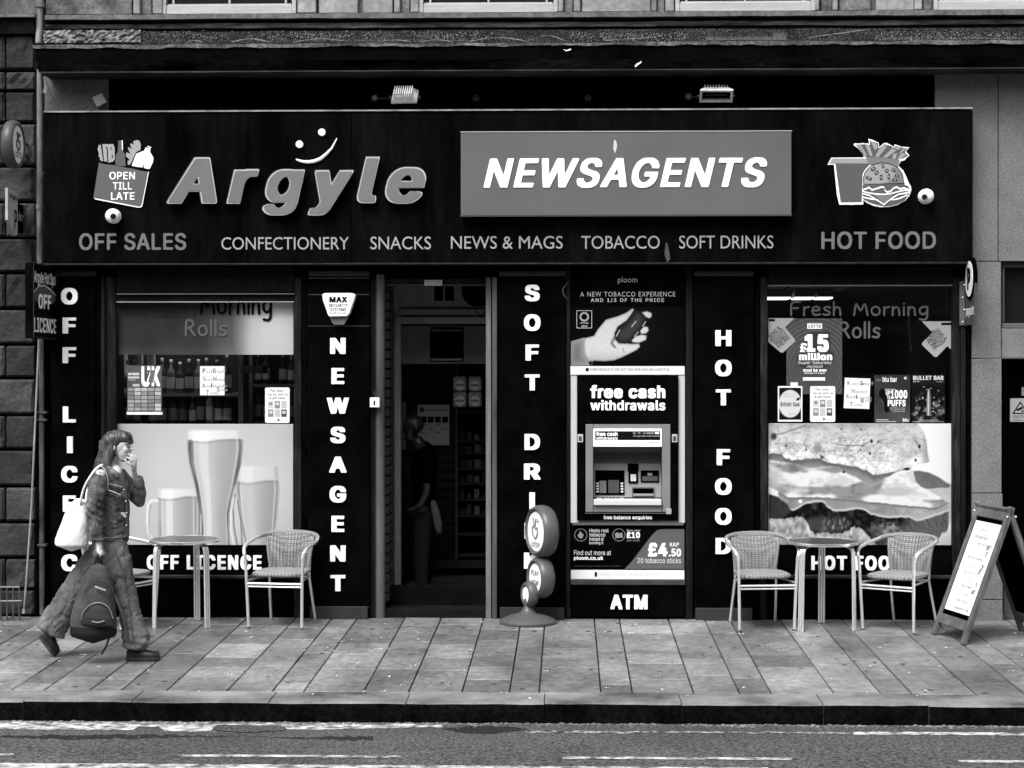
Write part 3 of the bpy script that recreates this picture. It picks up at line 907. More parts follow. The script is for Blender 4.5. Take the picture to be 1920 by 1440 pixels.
part_b(690, 1142, 935, 1170, .03, 1.2, mat('door step stone', .008, .8, spec=.02, noise=(6, .4), bump=(30, .003)), room, 'doorstep')
# ceiling grid seams
mb = MB()
for i in range(12):
    x = RX0+.35+i*.62; mb.box(x-.006, x+.006, .4, 4.6, 2.853, 2.8595)
for y in (1.0, 1.6, 2.2, 2.8, 3.4, 4.0): mb.box(RX0, RX1, y-.006, y+.006, 2.8515, 2.8525)
mb.build('ceiling_grid', black_matt, room)
lamp_m = mat('lit fluorescent panel', .8, .5, emit=1.6)
glow_m = mat('dim lit panel', .8, .5, emit=.25)
t = thing('ceiling_or_fill_light', 'row of lit fluorescent panels on the shop ceiling at right', 'ceiling light', loc=(X(1500, 2.7), 2.7, 2.85))
for a, b in ((1400, 1482), (1487, 1526), (1529, 1560)):
    mb = MB(); mb.box(X(a, 2.7), X(b, 2.7), 2.55, 2.95, 2.78, 2.85); mb.build('casing', cream, t, bevel=.01)
    mb = MB(); mb.box(X(a+2, 2.7), X(b-2, 2.7), 2.57, 2.93, 2.765, 2.779); mb.build('diffuser', lamp_m, t)

t = thing('ceiling_or_fill_light', 'unseen fill light added above the spirits shelf in the left window', 'ceiling light', loc=(X(330, .8), .8, 2.85))  # added fill light, hidden from view, brightens the shelf bottles
mb = MB(); mb.box(X(250, .8), X(440, .8), .55, .85, 2.78, 2.85); mb.build('casing', cream, t, bevel=.01)  # casing of the added fill light
mb = MB(); mb.box(X(253, .8), X(437, .8), .57, .83, 2.765, 2.779); mb.build('diffuser', mat('added fill panel', .8, .5, emit=4.5), t)  # emitting face of the added fill light

# ---- right-hand neighbour: granite
nb = thing('granite_building', 'speckled granite building with dark openings beside the shop', 'building', loc=(X(1900), .2, 0))
def gran(px0, py0, px1, py1, Yf=-.02, nm='granite_slab', m=granite, bv=.003):
    mb = MB(); mb.bp(px0, py0, px1, py1, Yf, .35); return mb.build(nm, m, nb, bevel=bv)
gran(1753.5, 120, 1871, 489.5); gran(1872.5, 120, 2020, 489.5); gran(2021, 120, 2250, 489.5)
gran(1822, 491, 1877, 671.5, -.03); gran(1822, 673, 1878, 924, -.03); gran(1822, 925.5, 1880, 1124, -.03); gran(1822, 1125.5, 1880, 1171, -.03)
gran(1878.5, 616, 2060, 671)
fr = mat('bronze window frame', .05, .45, spec=.4)
gran(1879, 491, 2200, 501, .04, 'window_frame', fr); gran(1879, 501.5, 1884, 605, .04, 'window_frame', fr)
gran(1879, 606, 2200, 615, .02, 'window_frame', mat('grey sill', .10, .5))
gran(1884.5, 501.5, 2200, 605.5, .12, 'pane', win_dark, 0)
gran(1879, 672.5, 2300, 1172, .16, 'dark_door', black_matt, 0)
gran(1882, 1097, 2050, 1150, .06, 'kick_panel', mat('kick panel', .06, .5, noise=(5, .3)))
gran(1879, 1151, 2250, 1172, .05, 'door_step', stone_dark)
gran(2062, 491, 2500, 1172, -.02)
mb = MB(); mb.box(X(2250), X(3200), .0, .4, 0, 6.6); mb.build('side_wall', granite, nb)
t = thing('warning_sign', 'small CCTV warning plate with a triangle on the dark door', 'sign', loc=P(1925, 795, .14))
part_b(1894, 747, 1960, 791, .145, .157, mat('plate grey', .33, .5), t, 'plate', .001)
mb = MB()
mb.sheet(pp([(1913, 752), (1898, 776), (1928, 776)], .1435), .1435); mb.build('triangle', ink, t)
mb = MB(); mb.sheet(pp([(1913, 756.5), (1902, 774), (1924, 774)], .142), .142); mb.build('triangle_field', mat('plate pale', .36, .5), t)
mb = MB(); mb.sheet(pp([(1905, 768), (1916, 762), (1918, 766), (1908, 771)], .1405), .1405); mb.sheet(pp([(1916, 768), (1922, 772), (1915, 772)], .1405), .1405); mb.build('camera_symbol', ink, t)
text('CCTV in', 1900, 779, 1932, 784, .1435, ink, t, bold=.01); text('operation', 1900, 786, 1940, 789.5, .1435, ink, t)
mb = MB(); mb.bp(1915.5, 726, 1945, 742, .15, .157); mb.build('small_plate', print_m, t)

# ---- left-hand neighbour: rusticated stone
lb = thing('stone_building', 'soot darkened building of large rock faced blocks beside the shop', 'building', loc=(X(20), .3, 0))
mb = MB(); mb.box(-9, X(70, .1), .08, .5, 0, 6.6); mb.build('wall_core', mat('deep sooty joint', .006, .95), lb)
rows = [64, 133, 171, 231, 312, 379, 446, 512, 579, 646, 709, 778, 843, 912, 979, 1046, 1105, 1155]
sb = [mat('sooty block %s' % n, a, .9, noise=(3.0, .7, 2.6), noise2=(28, .3, 2.5), bump=(22, .014)) for n, a in (('dark', .018), ('mid', .030), ('pale', .044))]
rnd = random.Random(21)
def block(x0, x1, z0, z1, Yf, m, parent, rough_=.02):
    nx, nz = 7, 5; mb = MB(); vs = []; 
    r2 = random.Random(rnd.random()); rocky = r2.random() < .45
    for j in range(nz+1):
        for i in range(nx+1):
            u = (0, .035, .2, .4, .6, .8, .965, 1)[i]; w = (0, .06, .35, .65, .94, 1)[j]
            d = 0 if (i in (0, nx) or j in (0, nz)) else 1
            dep = d*.020 + (r2.uniform(-1, 1)*(rough_*.5 if rocky else .0035) if d else 0)
            vs.append((x0+(x1-x0)*u+(r2.uniform(-.006, .006) if 0 < i < nx else 0), Yf+.020-dep, z0+(z1-z0)*w))
    fs = [(j*(nx+1)+i, j*(nx+1)+i+1, (j+1)*(nx+1)+i+1, (j+1)*(nx+1)+i) for j in range(nz) for i in range(nx)]
    mb.add(vs, fs)
    mb.box(x0, x1, Yf+.020, Yf+.12, z0, z1)
    return mb.build('stone_block', m, parent)
for i in range(len(rows)-1):
    z1, z0 = Zp(40, rows[i])-.012, Zp(40, rows[i+1])+.012
    xr = X(64 if i % 2 == 0 else 66)
    xs = [xr, X(9 if i % 2 == 1 else -60), X(-130 if i % 2 == 1 else -190), X(-320), X(-470)]
    if i < 3: xs = [xr, X(9), X(-120), X(-320), X(-470)]
    for k in range(len(xs)-1):
        block(xs[k+1]+.014, xs[k]-.0, z0, z1, -.02, rnd.choice(sb), lb)
ledge('string_course', -500, 66, 27, 33, -.10, .2, stone_mid, lb, .003, .003, n=30, seed=31)
ledge('cornice', -500, 64, 33, 64, -.06, .2, stone_black, lb, n=30, seed=32)
ledge('upper_wall', -500, 68, -260, 27, .04, .3, mat('streaked upper stone', .09, .9, noise=(4, .7, 2.6), noise2=(20, .4), stretch=(1, 1, .4), bump=(20, .02)), lb, n=20, seed=33, jy=.004)

# ---- the terrace across the street, behind the camera, that the shop glass mirrors
opp = thing('facing_tenement', 'sandstone tenement across the road mirrored in the shop glass', 'building', loc=(0, -26, -.2))
mb = MB(); mb.box(-26, 26, -26.5, -26, -.3, 13); mb.build('wall', mat('facing sandstone', .16, .9, noise=(1.2, .3), noise2=(14, .2)), opp)
for fl in range(3):
    for i in range(-8, 9):
        mb = MB(); x = i*2.9+.6; mb.box(x-.55, x+.55, -25.99, -25.93, 4.2+fl*2.5, 6.0+fl*2.5); mb.build('window', win_dark, opp)
mb = MB(); mb.box(-26, 26, -26, -25.7, 3.3, 3.6); mb.build('cornice', stone_mid, opp)
mb = MB(); mb.box(-26, 26, -25.99, -25.95, .2, 2.9); mb.build('shopfronts', mat('facing shopfronts', .03, .4, noise=(.8, .8)), opp)
mb = MB(); mb.box(-30, 30, -26, -21.2, -.3, -.05); t = mb.build('far_pavement', paves[2], None, kind='structure')
# ================================================================== FASCIA SIGN
FY = -.22
fs = thing('fascia_sign', 'long black shop sign with raised name letters and a NEWSAGENTS box above the shopfront', 'shop sign', loc=(X(950, FY), FY, Zp(950, 492, FY)))
for a, b in ((82, 464.5), (465.5, 658.5), (659.5, 1240), (1241, 1824)):
    mb = MB(); mb.bp(a, 207.5, b, 492, FY, -.02); mb.build('sign_panel', black_board, fs, bevel=.0015)
mb = MB(); mb.bp(82, 204.5, 1824, 207.3, FY-.012, -.02); mb.build('top_trim', mat('sign top trim', .22, .5, noise=(4, .6, 3)), fs)
mb = MB(); mb.bp(82, 492.3, 1824, 495, FY-.006, -.02); mb.build('bottom_trim', mat('sign bottom trim', .012, .6, noise=(8, .9, 3)), fs)
for w, x0, y0, x1, y1, m, bo in [("OFF SALES", 148, 437, 349, 469, grey_d, .02), ("CONFECTIONERY", 415, 444.5, 654, 468, grey_l, -.012), ("SNACKS", 694.5, 443.5, 808, 467.5, grey_l, -.012),
        ("NEWS & MAGS", 845.5, 442.5, 1055, 466.5, grey_l, -.012), ("TOBACCO", 1090, 442, 1237, 466.5, grey_l, -.012), ("SOFT DRINKS", 1273.5, 441.5, 1450, 466, grey_l, -.012), ("HOT FOOD", 1540, 434, 1755, 467, grey_d, .02)]:
    text(w, x0, y0, x1, y1, FY-.002, m, fs, bold=bo, res=4)
for ch, fit in [('A', (314, 296, 406, 381)), ('r', (426, 318, 485, 381)), ('g', (493, 318, 571, 403)), ('y', (578, 320, 662, 403)), ('l', (670, 295, 711, 380)), ('e', (723, 314, 798, 381))]:
    bo = .046 if ch not in 'Age' else (.040 if ch == 'A' else .036)
    L1 = letter(ch, 0, 0, 0, FY-.03, mat('letter return', .03, .5), fs, depth=.042, bold=bo+.004, boldy=.016, shear=.22, fit=(fit[0]-1, fit[1]-1, fit[2]+1, fit[3]+1))
    tr = letter(ch, 0, 0, 0, FY-.0728, sign_trim, L1, depth=.0012, bold=bo+.004, boldy=.016, shear=.22, fit=(fit[0]-1, fit[1]-1, fit[2]+1, fit[3]+1), name='letter_edge')
    fc = letter(ch, 0, 0, 0, FY-.0755, mat('letter face grey', .145, .35, noise=(1.5, .15)), tr, depth=.003, bold=bo-.003, boldy=.010, shear=.22, fit=(fit[0]+1.5, fit[1]+1.5, fit[2]-1.5, fit[3]-1.5), name='letter_face')
    fc.parent = L1
for cx, cy in ((562, 271), (604, 248.5)):
    mb = MB(); M = Matrix.Translation(P(cx, cy, FY-.001)) @ Matrix.Rotation(math.radians(90), 4, 'X')
    mb.lathe([(.031, 0), (.031, .02), (.028, .024)], M, 20); mb.build('smile_eye', white_acr, fs)
mb = MB(); pts = []
for i in range(17):
    t = i/16; px = 555+(632-555)*t
    cy = [300, 303.5, 303, 296, 260]
    py = np.interp(t, [0, .15, .3, .45, .6, .75, .88, 1], [299, 303, 304, 302.5, 298, 288, 277, 259])
    pts.append(P(px, float(py), FY-.012))
mb.tube(pts, [.005+.011*math.sin(math.pi*min(1, (i+1)/17)) for i in range(17)], 8); mb.build('smile_mouth', white_acr, fs, smooth=True)
# raised NEWSAGENTS box
nbx = MB(); nbx.bp(864, 247, 1484, 404, FY-.10, FY-.001); box = nbx.build('newsagents_box', sign_mid, fs, bevel=.004)
mb = MB(); mb.bp(863, 402.5, 1485, 405.5, FY-.106, FY-.08); mb.build('box_rim', mat('box rim', .05, .4), box)
mb = MB(); mb.bp(863, 245.5, 1485, 247, FY-.104, FY-.08); mb.build('box_rim', sign_trim, box)
co = FY-.101
white_lit = mat('backlit white lettering', .88, .35, emit=.12)
text_letters('NEWSAGENTS', 907, 296, 1438, 352, co, white_lit, fs, .006, bold=.030, shear=.24, space=1.04, res=4)
# damage marks on the sign
mb = MB(); mb.sheet(pp([(1151, 264), (1154, 262), (1157, 270), (1156, 280), (1153, 288), (1150, 279)], co-.001), co-.001); mb.build('scratch', print_l, box)
mb = MB(); mb.sheet(pp([(1248, 454), (1252, 458), (1257, 485), (1251, 492), (1246, 478)], FY-.0015), FY-.0015); mb.build('scuff', mat('scuff', .05, .7, noise=(60, .8, 3)), fs)
# bag emblem
bag = thing('bag_emblem', 'carrier bag emblem reading OPEN TILL LATE on the fascia', 'emblem', loc=P(228, 389, FY))
def zz(pts, s=7.2, x0=130, y0=220): return [(x0+a/s, y0+b/s) for a, b in pts]
def flat(name, pts, m, Y, par):
    mb = MB(); mb.prism(pp(pts, Y), Y, Y+.0015); return mb.build(name, m, par)
YB = FY-.012
mb = MB(); mb.prism(pp(zz([(400,610),(470,632),(560,640),(640,650),(700,665),(760,680),(840,690),(900,705),(960,720),(1020,730),(1075,735),(985,1200),(960,1218),(920,1215),(345,1105),(325,1080)]), YB), YB, FY-.001)
mb.build('bag_body', sign_mid, bag)
flat('bag_edge', zz([(330,1085),(350,1108),(925,1218),(965,1218),(985,1195),(1075,735),(1066,735),(975,1190),(955,1206),(925,1205),(350,1092)]), white_acr, YB-.002, bag)
for w, x0, y0, x1, y1 in (("OPEN", 205, 322, 253, 336.5), ("TILL", 211.5, 341.5, 247.5, 355.5), ("LATE", 208, 360.5, 252.5, 374.5)):
    text(w, x0, y0, x1, y1, YB-.003, white_acr, bag, bold=.02)
flat('packet', zz([(380,430),(400,370),(425,372),(440,475),(455,590),(430,590),(410,565),(418,545),(395,530),(400,480),(390,455)]), grey_l, FY-.006, bag)
flat('packet', zz([(445,362),(595,362),(612,420),(612,570),(585,600),(530,610),(500,595),(470,595)]), grey_l, FY-.007, bag)
flat('packet_mark', zz([(490,400),(505,392),(520,430),(525,600),(512,600),(505,430)]), ink, FY-.0085, bag)
flat('packet_mark', zz([(545,395),(575,410),(565,440),(552,442),(566,418)]), ink, FY-.0085, bag)
flat('packet_mark', zz([(565,500),(592,515),(585,545),(568,550),(580,522)]), ink, FY-.0085, bag)
flat('bottle', zz([(660,312),(720,312),(722,450),(750,500),(760,660),(690,655),(620,640),(622,520),(655,460)]), mat('bottle grey', .09, .4), FY-.006, bag)
flat('bottle_shine', zz([(706,312),(720,312),(722,450),(710,440)]), white_acr, FY-.0078, bag)
flat('loaf', zz([(860,325),(910,305),(950,320),(965,370),(960,440),(900,470),(860,560),(820,640),(790,640),(785,590),(815,575),(760,520),(770,470),(825,495),(790,420),(800,400),(845,430),(822,370),(835,350),(872,372)]), mat('loaf grey', .30, .4), FY-.005, bag)
flat('milk_bottle', zz([(1030,405),(1095,425),(1090,470),(1135,545),(1130,600),(1085,695),(1040,695),(1005,680),(1015,620),(985,675),(930,670),(845,655),(850,630),(905,490),(1010,450)]), white_acr, FY-.0075, bag)
flat('milk_cap', zz([(1060,385),(1108,405),(1100,418),(1052,398)]), white_acr, FY-.0075, bag)
# burger emblem: cup, fries, burger
bur = thing('food_emblem', 'cup, chips and burger emblem at the right end of the fascia', 'emblem', loc=P(1640, 389, FY))
def z8(pts): return [(1540+a/8, 240+b/8) for a, b in pts]
e_d = mat('emblem dark grey', .085, .4); e_m = mat('emblem mid grey', .16, .4); e_l = mat('emblem light grey', .28, .4); e_w = white_acr; e_k = mat('emblem black', .01, .5)
out = [(490,230),(600,232),(620,222),(640,230),(700,232),(722,240),(705,160),(770,178),(860,222),(868,290),(930,232),(975,222),(1050,260),(1090,290),(1100,245),(1200,280),(1320,290),(1270,355),(1322,412),(1270,455),(1255,480),(1185,500),(1160,570),(1230,640),(1270,720),(1310,820),(1345,880),(1350,930),(1325,1010),(1260,1090),(1150,1150),(1040,1180),(900,1188),(780,1165),(690,1125),(630,1080),(628,1148),(270,1150),(235,1000),(190,550),(95,550),(150,445),(640,442),(630,400),(560,310),(490,260)]
mb = MB(); mb.prism(pp(z8(out), FY-.012), FY-.012, FY-.001); mb.build('emblem_outline', e_w, bur)
def fl8(nm, pts, m, k): flat(nm, z8(pts), m, FY-.012-.0016-.0016*k, bur)
fl8('cup', [(212,535),(735,535),(640,640),(618,700),(605,1112),(290,1115)], e_d, 0)
fl8('cup_lid', [(170,455),(690,455),(705,528),(115,528)], e_l, 1)
fl8('chips_field', [(515,248),(600,245),(640,240),(730,255),(725,190),(850,225),(862,305),(940,240),(1040,265),(1085,300),(1110,262),(1200,290),(1300,305),(1250,360),(1305,412),(1240,450),(1130,475),(650,430),(575,320)], e_d, 0)
for pts in [[(530,250),(590,250),(690,420),(655,425),(600,330)], [(655,245),(725,265),(770,420),(730,425)], [(740,200),(835,235),(845,300),(800,330)], [(935,245),(985,275),(860,435),(805,430),(860,330)], [(1060,310),(1130,330),(985,445),(920,440)], [(1110,270),(1195,295),(1160,330),(1105,310)], [(1075,385),(1140,380),(1110,465),(1065,460)], [(1210,370),(1285,400),(1180,465),(1135,465)], [(1230,300),(1290,305),(1200,370),(1150,400)]]:
    fl8('chip', pts, e_l, 1)
fl8('chip_box', [(670,438),(900,440),(1175,480),(1150,590),(900,520),(740,548),(705,528)], e_m, 2)
th = [(630+ (1255-630)*i/16, 845-320*math.sin(math.pi*(i/16)**.92)**.62) for i in range(17)]
bun = [(625,845),(628,740),(650,660),(720,580),(810,530),(910,515),(1010,528),(1110,565),(1180,620),(1225,700),(1250,840)]
fl8('bun_line', bun, e_k, 3)
fl8('bun', [(637,838),(640,745),(662,670),(728,590),(815,545),(910,530),(1005,540),(1100,575),(1168,630),(1212,705),(1238,828)], e_l, 4)
fl8('bun_shade', [(1050,580),(1100,590),(1168,640),(1212,705),(1238,826),(930,832),(1010,800),(1080,740),(1100,690),(1085,620)], e_m, 5)
for cx, cy, w, h, a in [(778,612,70,42,-35), (925,570,36,55,-15), (982,640,52,50,0), (1080,632,62,36,25), (828,668,50,60,35), (712,752,90,40,20), (897,740,40,72,5), (1012,728,34,80,3), (1138,718,62,34,12), (1105,782,70,38,8)]:
    for k, s_, m in ((6, 1, e_k), (7, .5, e_l)):
        c, s2 = math.cos(math.radians(a)), math.sin(math.radians(a)); q = []
        for (u, w_) in ((-.5,-.4),(-.3,-.5),(.3,-.5),(.5,-.4),(.5,.4),(.3,.5),(-.3,.5),(-.5,.4)):
            dx, dy = u*w*s_, w_*h*s_; q.append((cx+dx*c-dy*s2, cy+dx*s2+dy*c))
        fl8('seed', q, m, k)
fl8('filling', [(618,858),(1255,850),(1300,870),(1325,905),(1320,960),(1250,1080),(1150,1130),(1040,1160),(940,1165),(840,1145),(720,1110),(618,1050)], e_d, 3)
def band(nm, line, w, m, k):
    top = [(a, b-w/2) for a, b in line]; bot = [(a, b+w/2) for a, b in line][::-1]
    fl8(nm, top+bot, m, k)
band('lettuce', [(618,925),(680,910),(715,890),(760,930),(810,915),(860,900),(900,885),(945,890),(950,930),(985,960),(1040,950),(1080,905),(1130,885),(1180,915),(1240,900),(1290,920),(1325,925)], 26, e_w, 4)
band('sauce_line', [(618,950),(720,975),(830,990),(930,995),(1040,985),(1150,955),(1240,935),(1325,940)], 20, e_w, 5)
fl8('cheese', [(770,1000),(930,1008),(1080,1000),(1010,1070),(940,1140),(860,1060)], e_m, 5)
band('cheese_line', [(620,985),(720,1010),(800,1060),(880,1110),(940,1150),(985,1110),(1060,1050),(1160,995),(1325,965)], 22, e_w, 6)
band('bun_base_line', [(618,1035),(700,1055),(780,1070),(850,1080)], 22, e_w, 5); band('bun_base_line', [(1040,1075),(1120,1070),(1200,1045),(1290,1000)], 22, e_w, 5)
# ---- vertical signs
def vsign(px0, px1, py1, lets, cx, nm, lab, ys_break=None, bold=.05):
    Y = -.062
    t = thing('vertical_sign', lab, 'shop sign', 'vertical letter signs on the pilasters', loc=P((px0+px1)/2, py1, Y))
    if ys_break:
        prev = 521
        for yb in ys_break+[py1]:
            mb = MB(); mb.bp(px0, prev+.7, px1, yb-.7, Y, -.001); mb.build('sign_panel', black_paint, t, bevel=.001); prev = yb
        mb = MB(); mb.bp(px0, 521, px1, py1, Y+.006, -.0015); mb.build('panel_backing', print_m, t)
    else:
        mb = MB(); mb.bp(px0, 519, px1, py1, Y, -.001); mb.build('sign_panel', black_paint, t, bevel=.002)
    for ch, y in lets:
        if ch == 'I':
            mb = MB(); mb.bp(cx-5.5, y-15.5, cx+5, y+15.5, Y-.023, Y-.001); mb.build('letter', white_acr, t)
        else:
            ww = {'W': 41, 'O': 31, 'C': 30, 'G': 31, 'N': 29, 'A': 32, 'D': 29, 'H': 30, 'R': 31, 'K': 31, 'E': 24, 'F': 25, 'L': 24, 'S': 28, 'T': 28}[ch]
            hh = 31 if ch in 'OCGS' else 30
            letter(ch, cx, y, hh, Y-.001, white_acr, t, depth=.022, bold=bold, fit=(cx-ww/2, y-hh/2, cx+ww/2, y+hh/2))
    return t
vsign(96, 178, 1137, list(zip('OFFLICENCE', [555.5, 610.5, 666, 777, 834, 889, 944, 999.5, 1055, 1110])), 131, '', 'vertical OFF LICENCE sign, leftmost black pilaster behind the walking woman')
vsign(578.5, 692, 1139, list(zip('NEWSAGENT', [648.5, 705, 760.5, 815.5, 871, 926.5, 982, 1037.5, 1093])), 634, '', 'vertical NEWSAGENT sign beneath the alarm box, left of the doorway', ys_break=[552, 611])
vsign(934.5, 1060, 1141, list(zip('SOFTDRINKS', [549.5, 605, 661, 717, 828.5, 884, 939, 995, 1051, 1106])), 998, '', 'vertical SOFT DRINKS sign between the doorway and the cash machine')
vsign(1301.5, 1413, 1142, list(zip('HOTFOOD', [634, 690, 745, 857, 912, 968, 1023.5])), 1356, '', 'vertical HOT FOOD sign on the pilaster right of the cash machine')
def hsign(px0, px1, py0, py1, word, bx, lab):
    Y = .012
    t = thing('window_base_sign', lab, 'shop sign', 'horizontal signs beneath the shop windows', loc=P((px0+px1)/2, py1, Y))
    mb = MB(); mb.bp(px0, py0, px1, py1, Y, .028); mb.build('sign_panel', black_paint, t, bevel=.001)
    text_letters(word, *bx, Y-.001, white_acr, t, .016, bold=.045, space=1.08)
hsign(219, 549, 1028, 1078, 'OFF LICENCE', (276, 1040.5, 491, 1068), 'black OFF LICENCE sign under the left window behind the table')
hsign(1441, 1784, 1032, 1078, 'HOT FOOD', (1521, 1042, 1692, 1069), 'black HOT FOOD sign under the right window behind the table')

# ================================================================== WINDOW POSTERS
PY = .058
def sheet(name, x0, y0, x1, y1, m, label, cat='poster', Y=PY, rot=0, group=None):
    t = thing(name, label, cat, group, loc=P((x0+x1)/2, y1, Y))
    mb = MB()
    if rot:
        cx, cy = (x0+x1)/2, (y0+y1)/2; c, s = math.cos(math.radians(rot)), math.sin(math.radians(rot))
        pts = [(cx+(a-cx)*c-(b-cy)*s, cy+(a-cx)*s+(b-cy)*c) for a, b in ((x0,y0),(x1,y0),(x1,y1),(x0,y1))]
        mb.prism(pp(pts, Y), Y, Y+.0012)
    else: mb.bp(x0, y0, x1, y1, Y, Y+.0012)
    mb.build('paper', m, t)
    return t
# beer poster
def beer(U, V):
    x = U; y = V
    r = np.hypot((x-400)/260, (y-900)/200)
    b = .79-.10*S(.2, 1.2, r)+.02*(fbm(x/60, y/60, 3, 1)-.5)
    zy = lambda L: [780+q/3.272 for q in L]; zx = lambda L: [250+q/3.272 for q in L]
    def glassy(b, ys, lx, rx, top, foam, btm, beer_v, foam_v, edge_v, sharp, hl):
        l = np.interp(y, zy(ys), zx(lx)); rr = np.interp(y, zy(ys), zx(rx)); t = (x-l)/(rr-l+1e-6)
        w = rr-l
        m = S(-sharp, sharp, x-l)*S(-sharp, sharp, rr-x)*S(-1, 1, y-(780+top/3.272))*(1-S(-1, 1, y-(780+btm/3.272)))
        d = np.minimum(x-l, rr-x)
        v = beer_v+.07*np.sin(t*5+.5)+.03*(fbm(x/8, y/40, 3, 5)-.5)
        band_ = S(.17, .24, t)*(1-S(.365, .385, t))
        v = lerp(v, hl, band_*.62)
        ed = np.exp(-(d/(w*.09))**4)*(.75+.25*np.sin(y/13+t*3))
        v = lerp(v, edge_v, ed*.9)
        v = lerp(v, .95, np.exp(-((d-w*.10)/(w*.018))**2)*.5)
        v = lerp(v, .80, np.exp(-((d-w*.02)/(w*.016))**2)*.5)
        fy = 780+foam/3.272 + 2.2*np.sin(t*6)+1.5*(fbm(x/9, y*0+3, 2, 2)-.5)
        v = lerp(v, foam_v-.10*ed-.09*(1-band_)*S(0, 1, t), 1-S(-2, 2, y-fy)); v = lerp(v, beer_v-.22, np.exp(-((y-fy-3)/1.6)**2)*.35)
        v = lerp(v, .80, (1-S(0, 1.8, np.abs(y-(781.5+top/3.272))))*.6)
        return lerp(b, v, m)
    b = glassy(b, [300, 330, 450, 640, 800], [640, 640, 632, 655, 690], [885, 887, 897, 880, 858], 305, 400, 808, .68, .87, .50, 1.8, .76)
    b = glassy(b, [430, 800], [150, 155], [395, 395], 445, 500, 770, .69, .93, .55, 1.4, .92)
    hd = np.minimum(stroke(x, y, list(zip(zx([150, 110, 90, 85, 95, 120, 152]), zy([520, 520, 545, 640, 720, 760, 765]))), 2.6), 1)
    b = lerp(b, .93, hd*.75)
    hd = stroke(x, y, list(zip(zx([110, 98, 95, 105]), zy([540, 580, 690, 745]))), .8); b = lerp(b, .45, hd*.6)
    ys = [80, 110, 200, 300, 420, 520, 600, 700, 815]
    b = glassy(b, ys, [342, 335, 333, 343, 378, 402, 415, 418, 412], [662, 671, 673, 660, 630, 602, 588, 590, 596], 84, 146, 812, .70, .95, .28, .9, .88)
    # refraction streaks in the lower right stem
    for k, (p, vv) in enumerate([([(625, 480), (612, 560), (618, 680), (640, 800)], .35), ([(640, 520), (660, 640), (668, 800)], .42), ([(618, 500), (600, 600), (600, 700), (618, 805)], .92)]):
        q = [(250+a/3.272, 780+c/3.272) for a, c in p]; b = lerp(b, vv, stroke(x, y, q, 1.3)*.75)
    for p, vv in [([(345, 170), (352, 280), (385, 420), (405, 560), (405, 760)], .25), ([(365, 160), (368, 280), (398, 430), (415, 600)], .35), ([(660, 170), (652, 290), (625, 420)], .35)]:
        q = [(250+a/3.272, 780+c/3.272) for a, c in p]; b = lerp(b, vv, stroke(x, y, q, 1.4)*.6)
    return b
t = thing('beer_poster', 'large poster of three beer glasses filling the left window base', 'poster', loc=P(384, 1026, PY))
mb = MB(); mb.bp(219, 795, 549.5, 1026, PY-.006, PY+.006); mb.build('board', paper, t)
raster('beer_print', 219.3, 795.3, 549.2, 1025.7, PY-.0075, beer, 1.25, t)
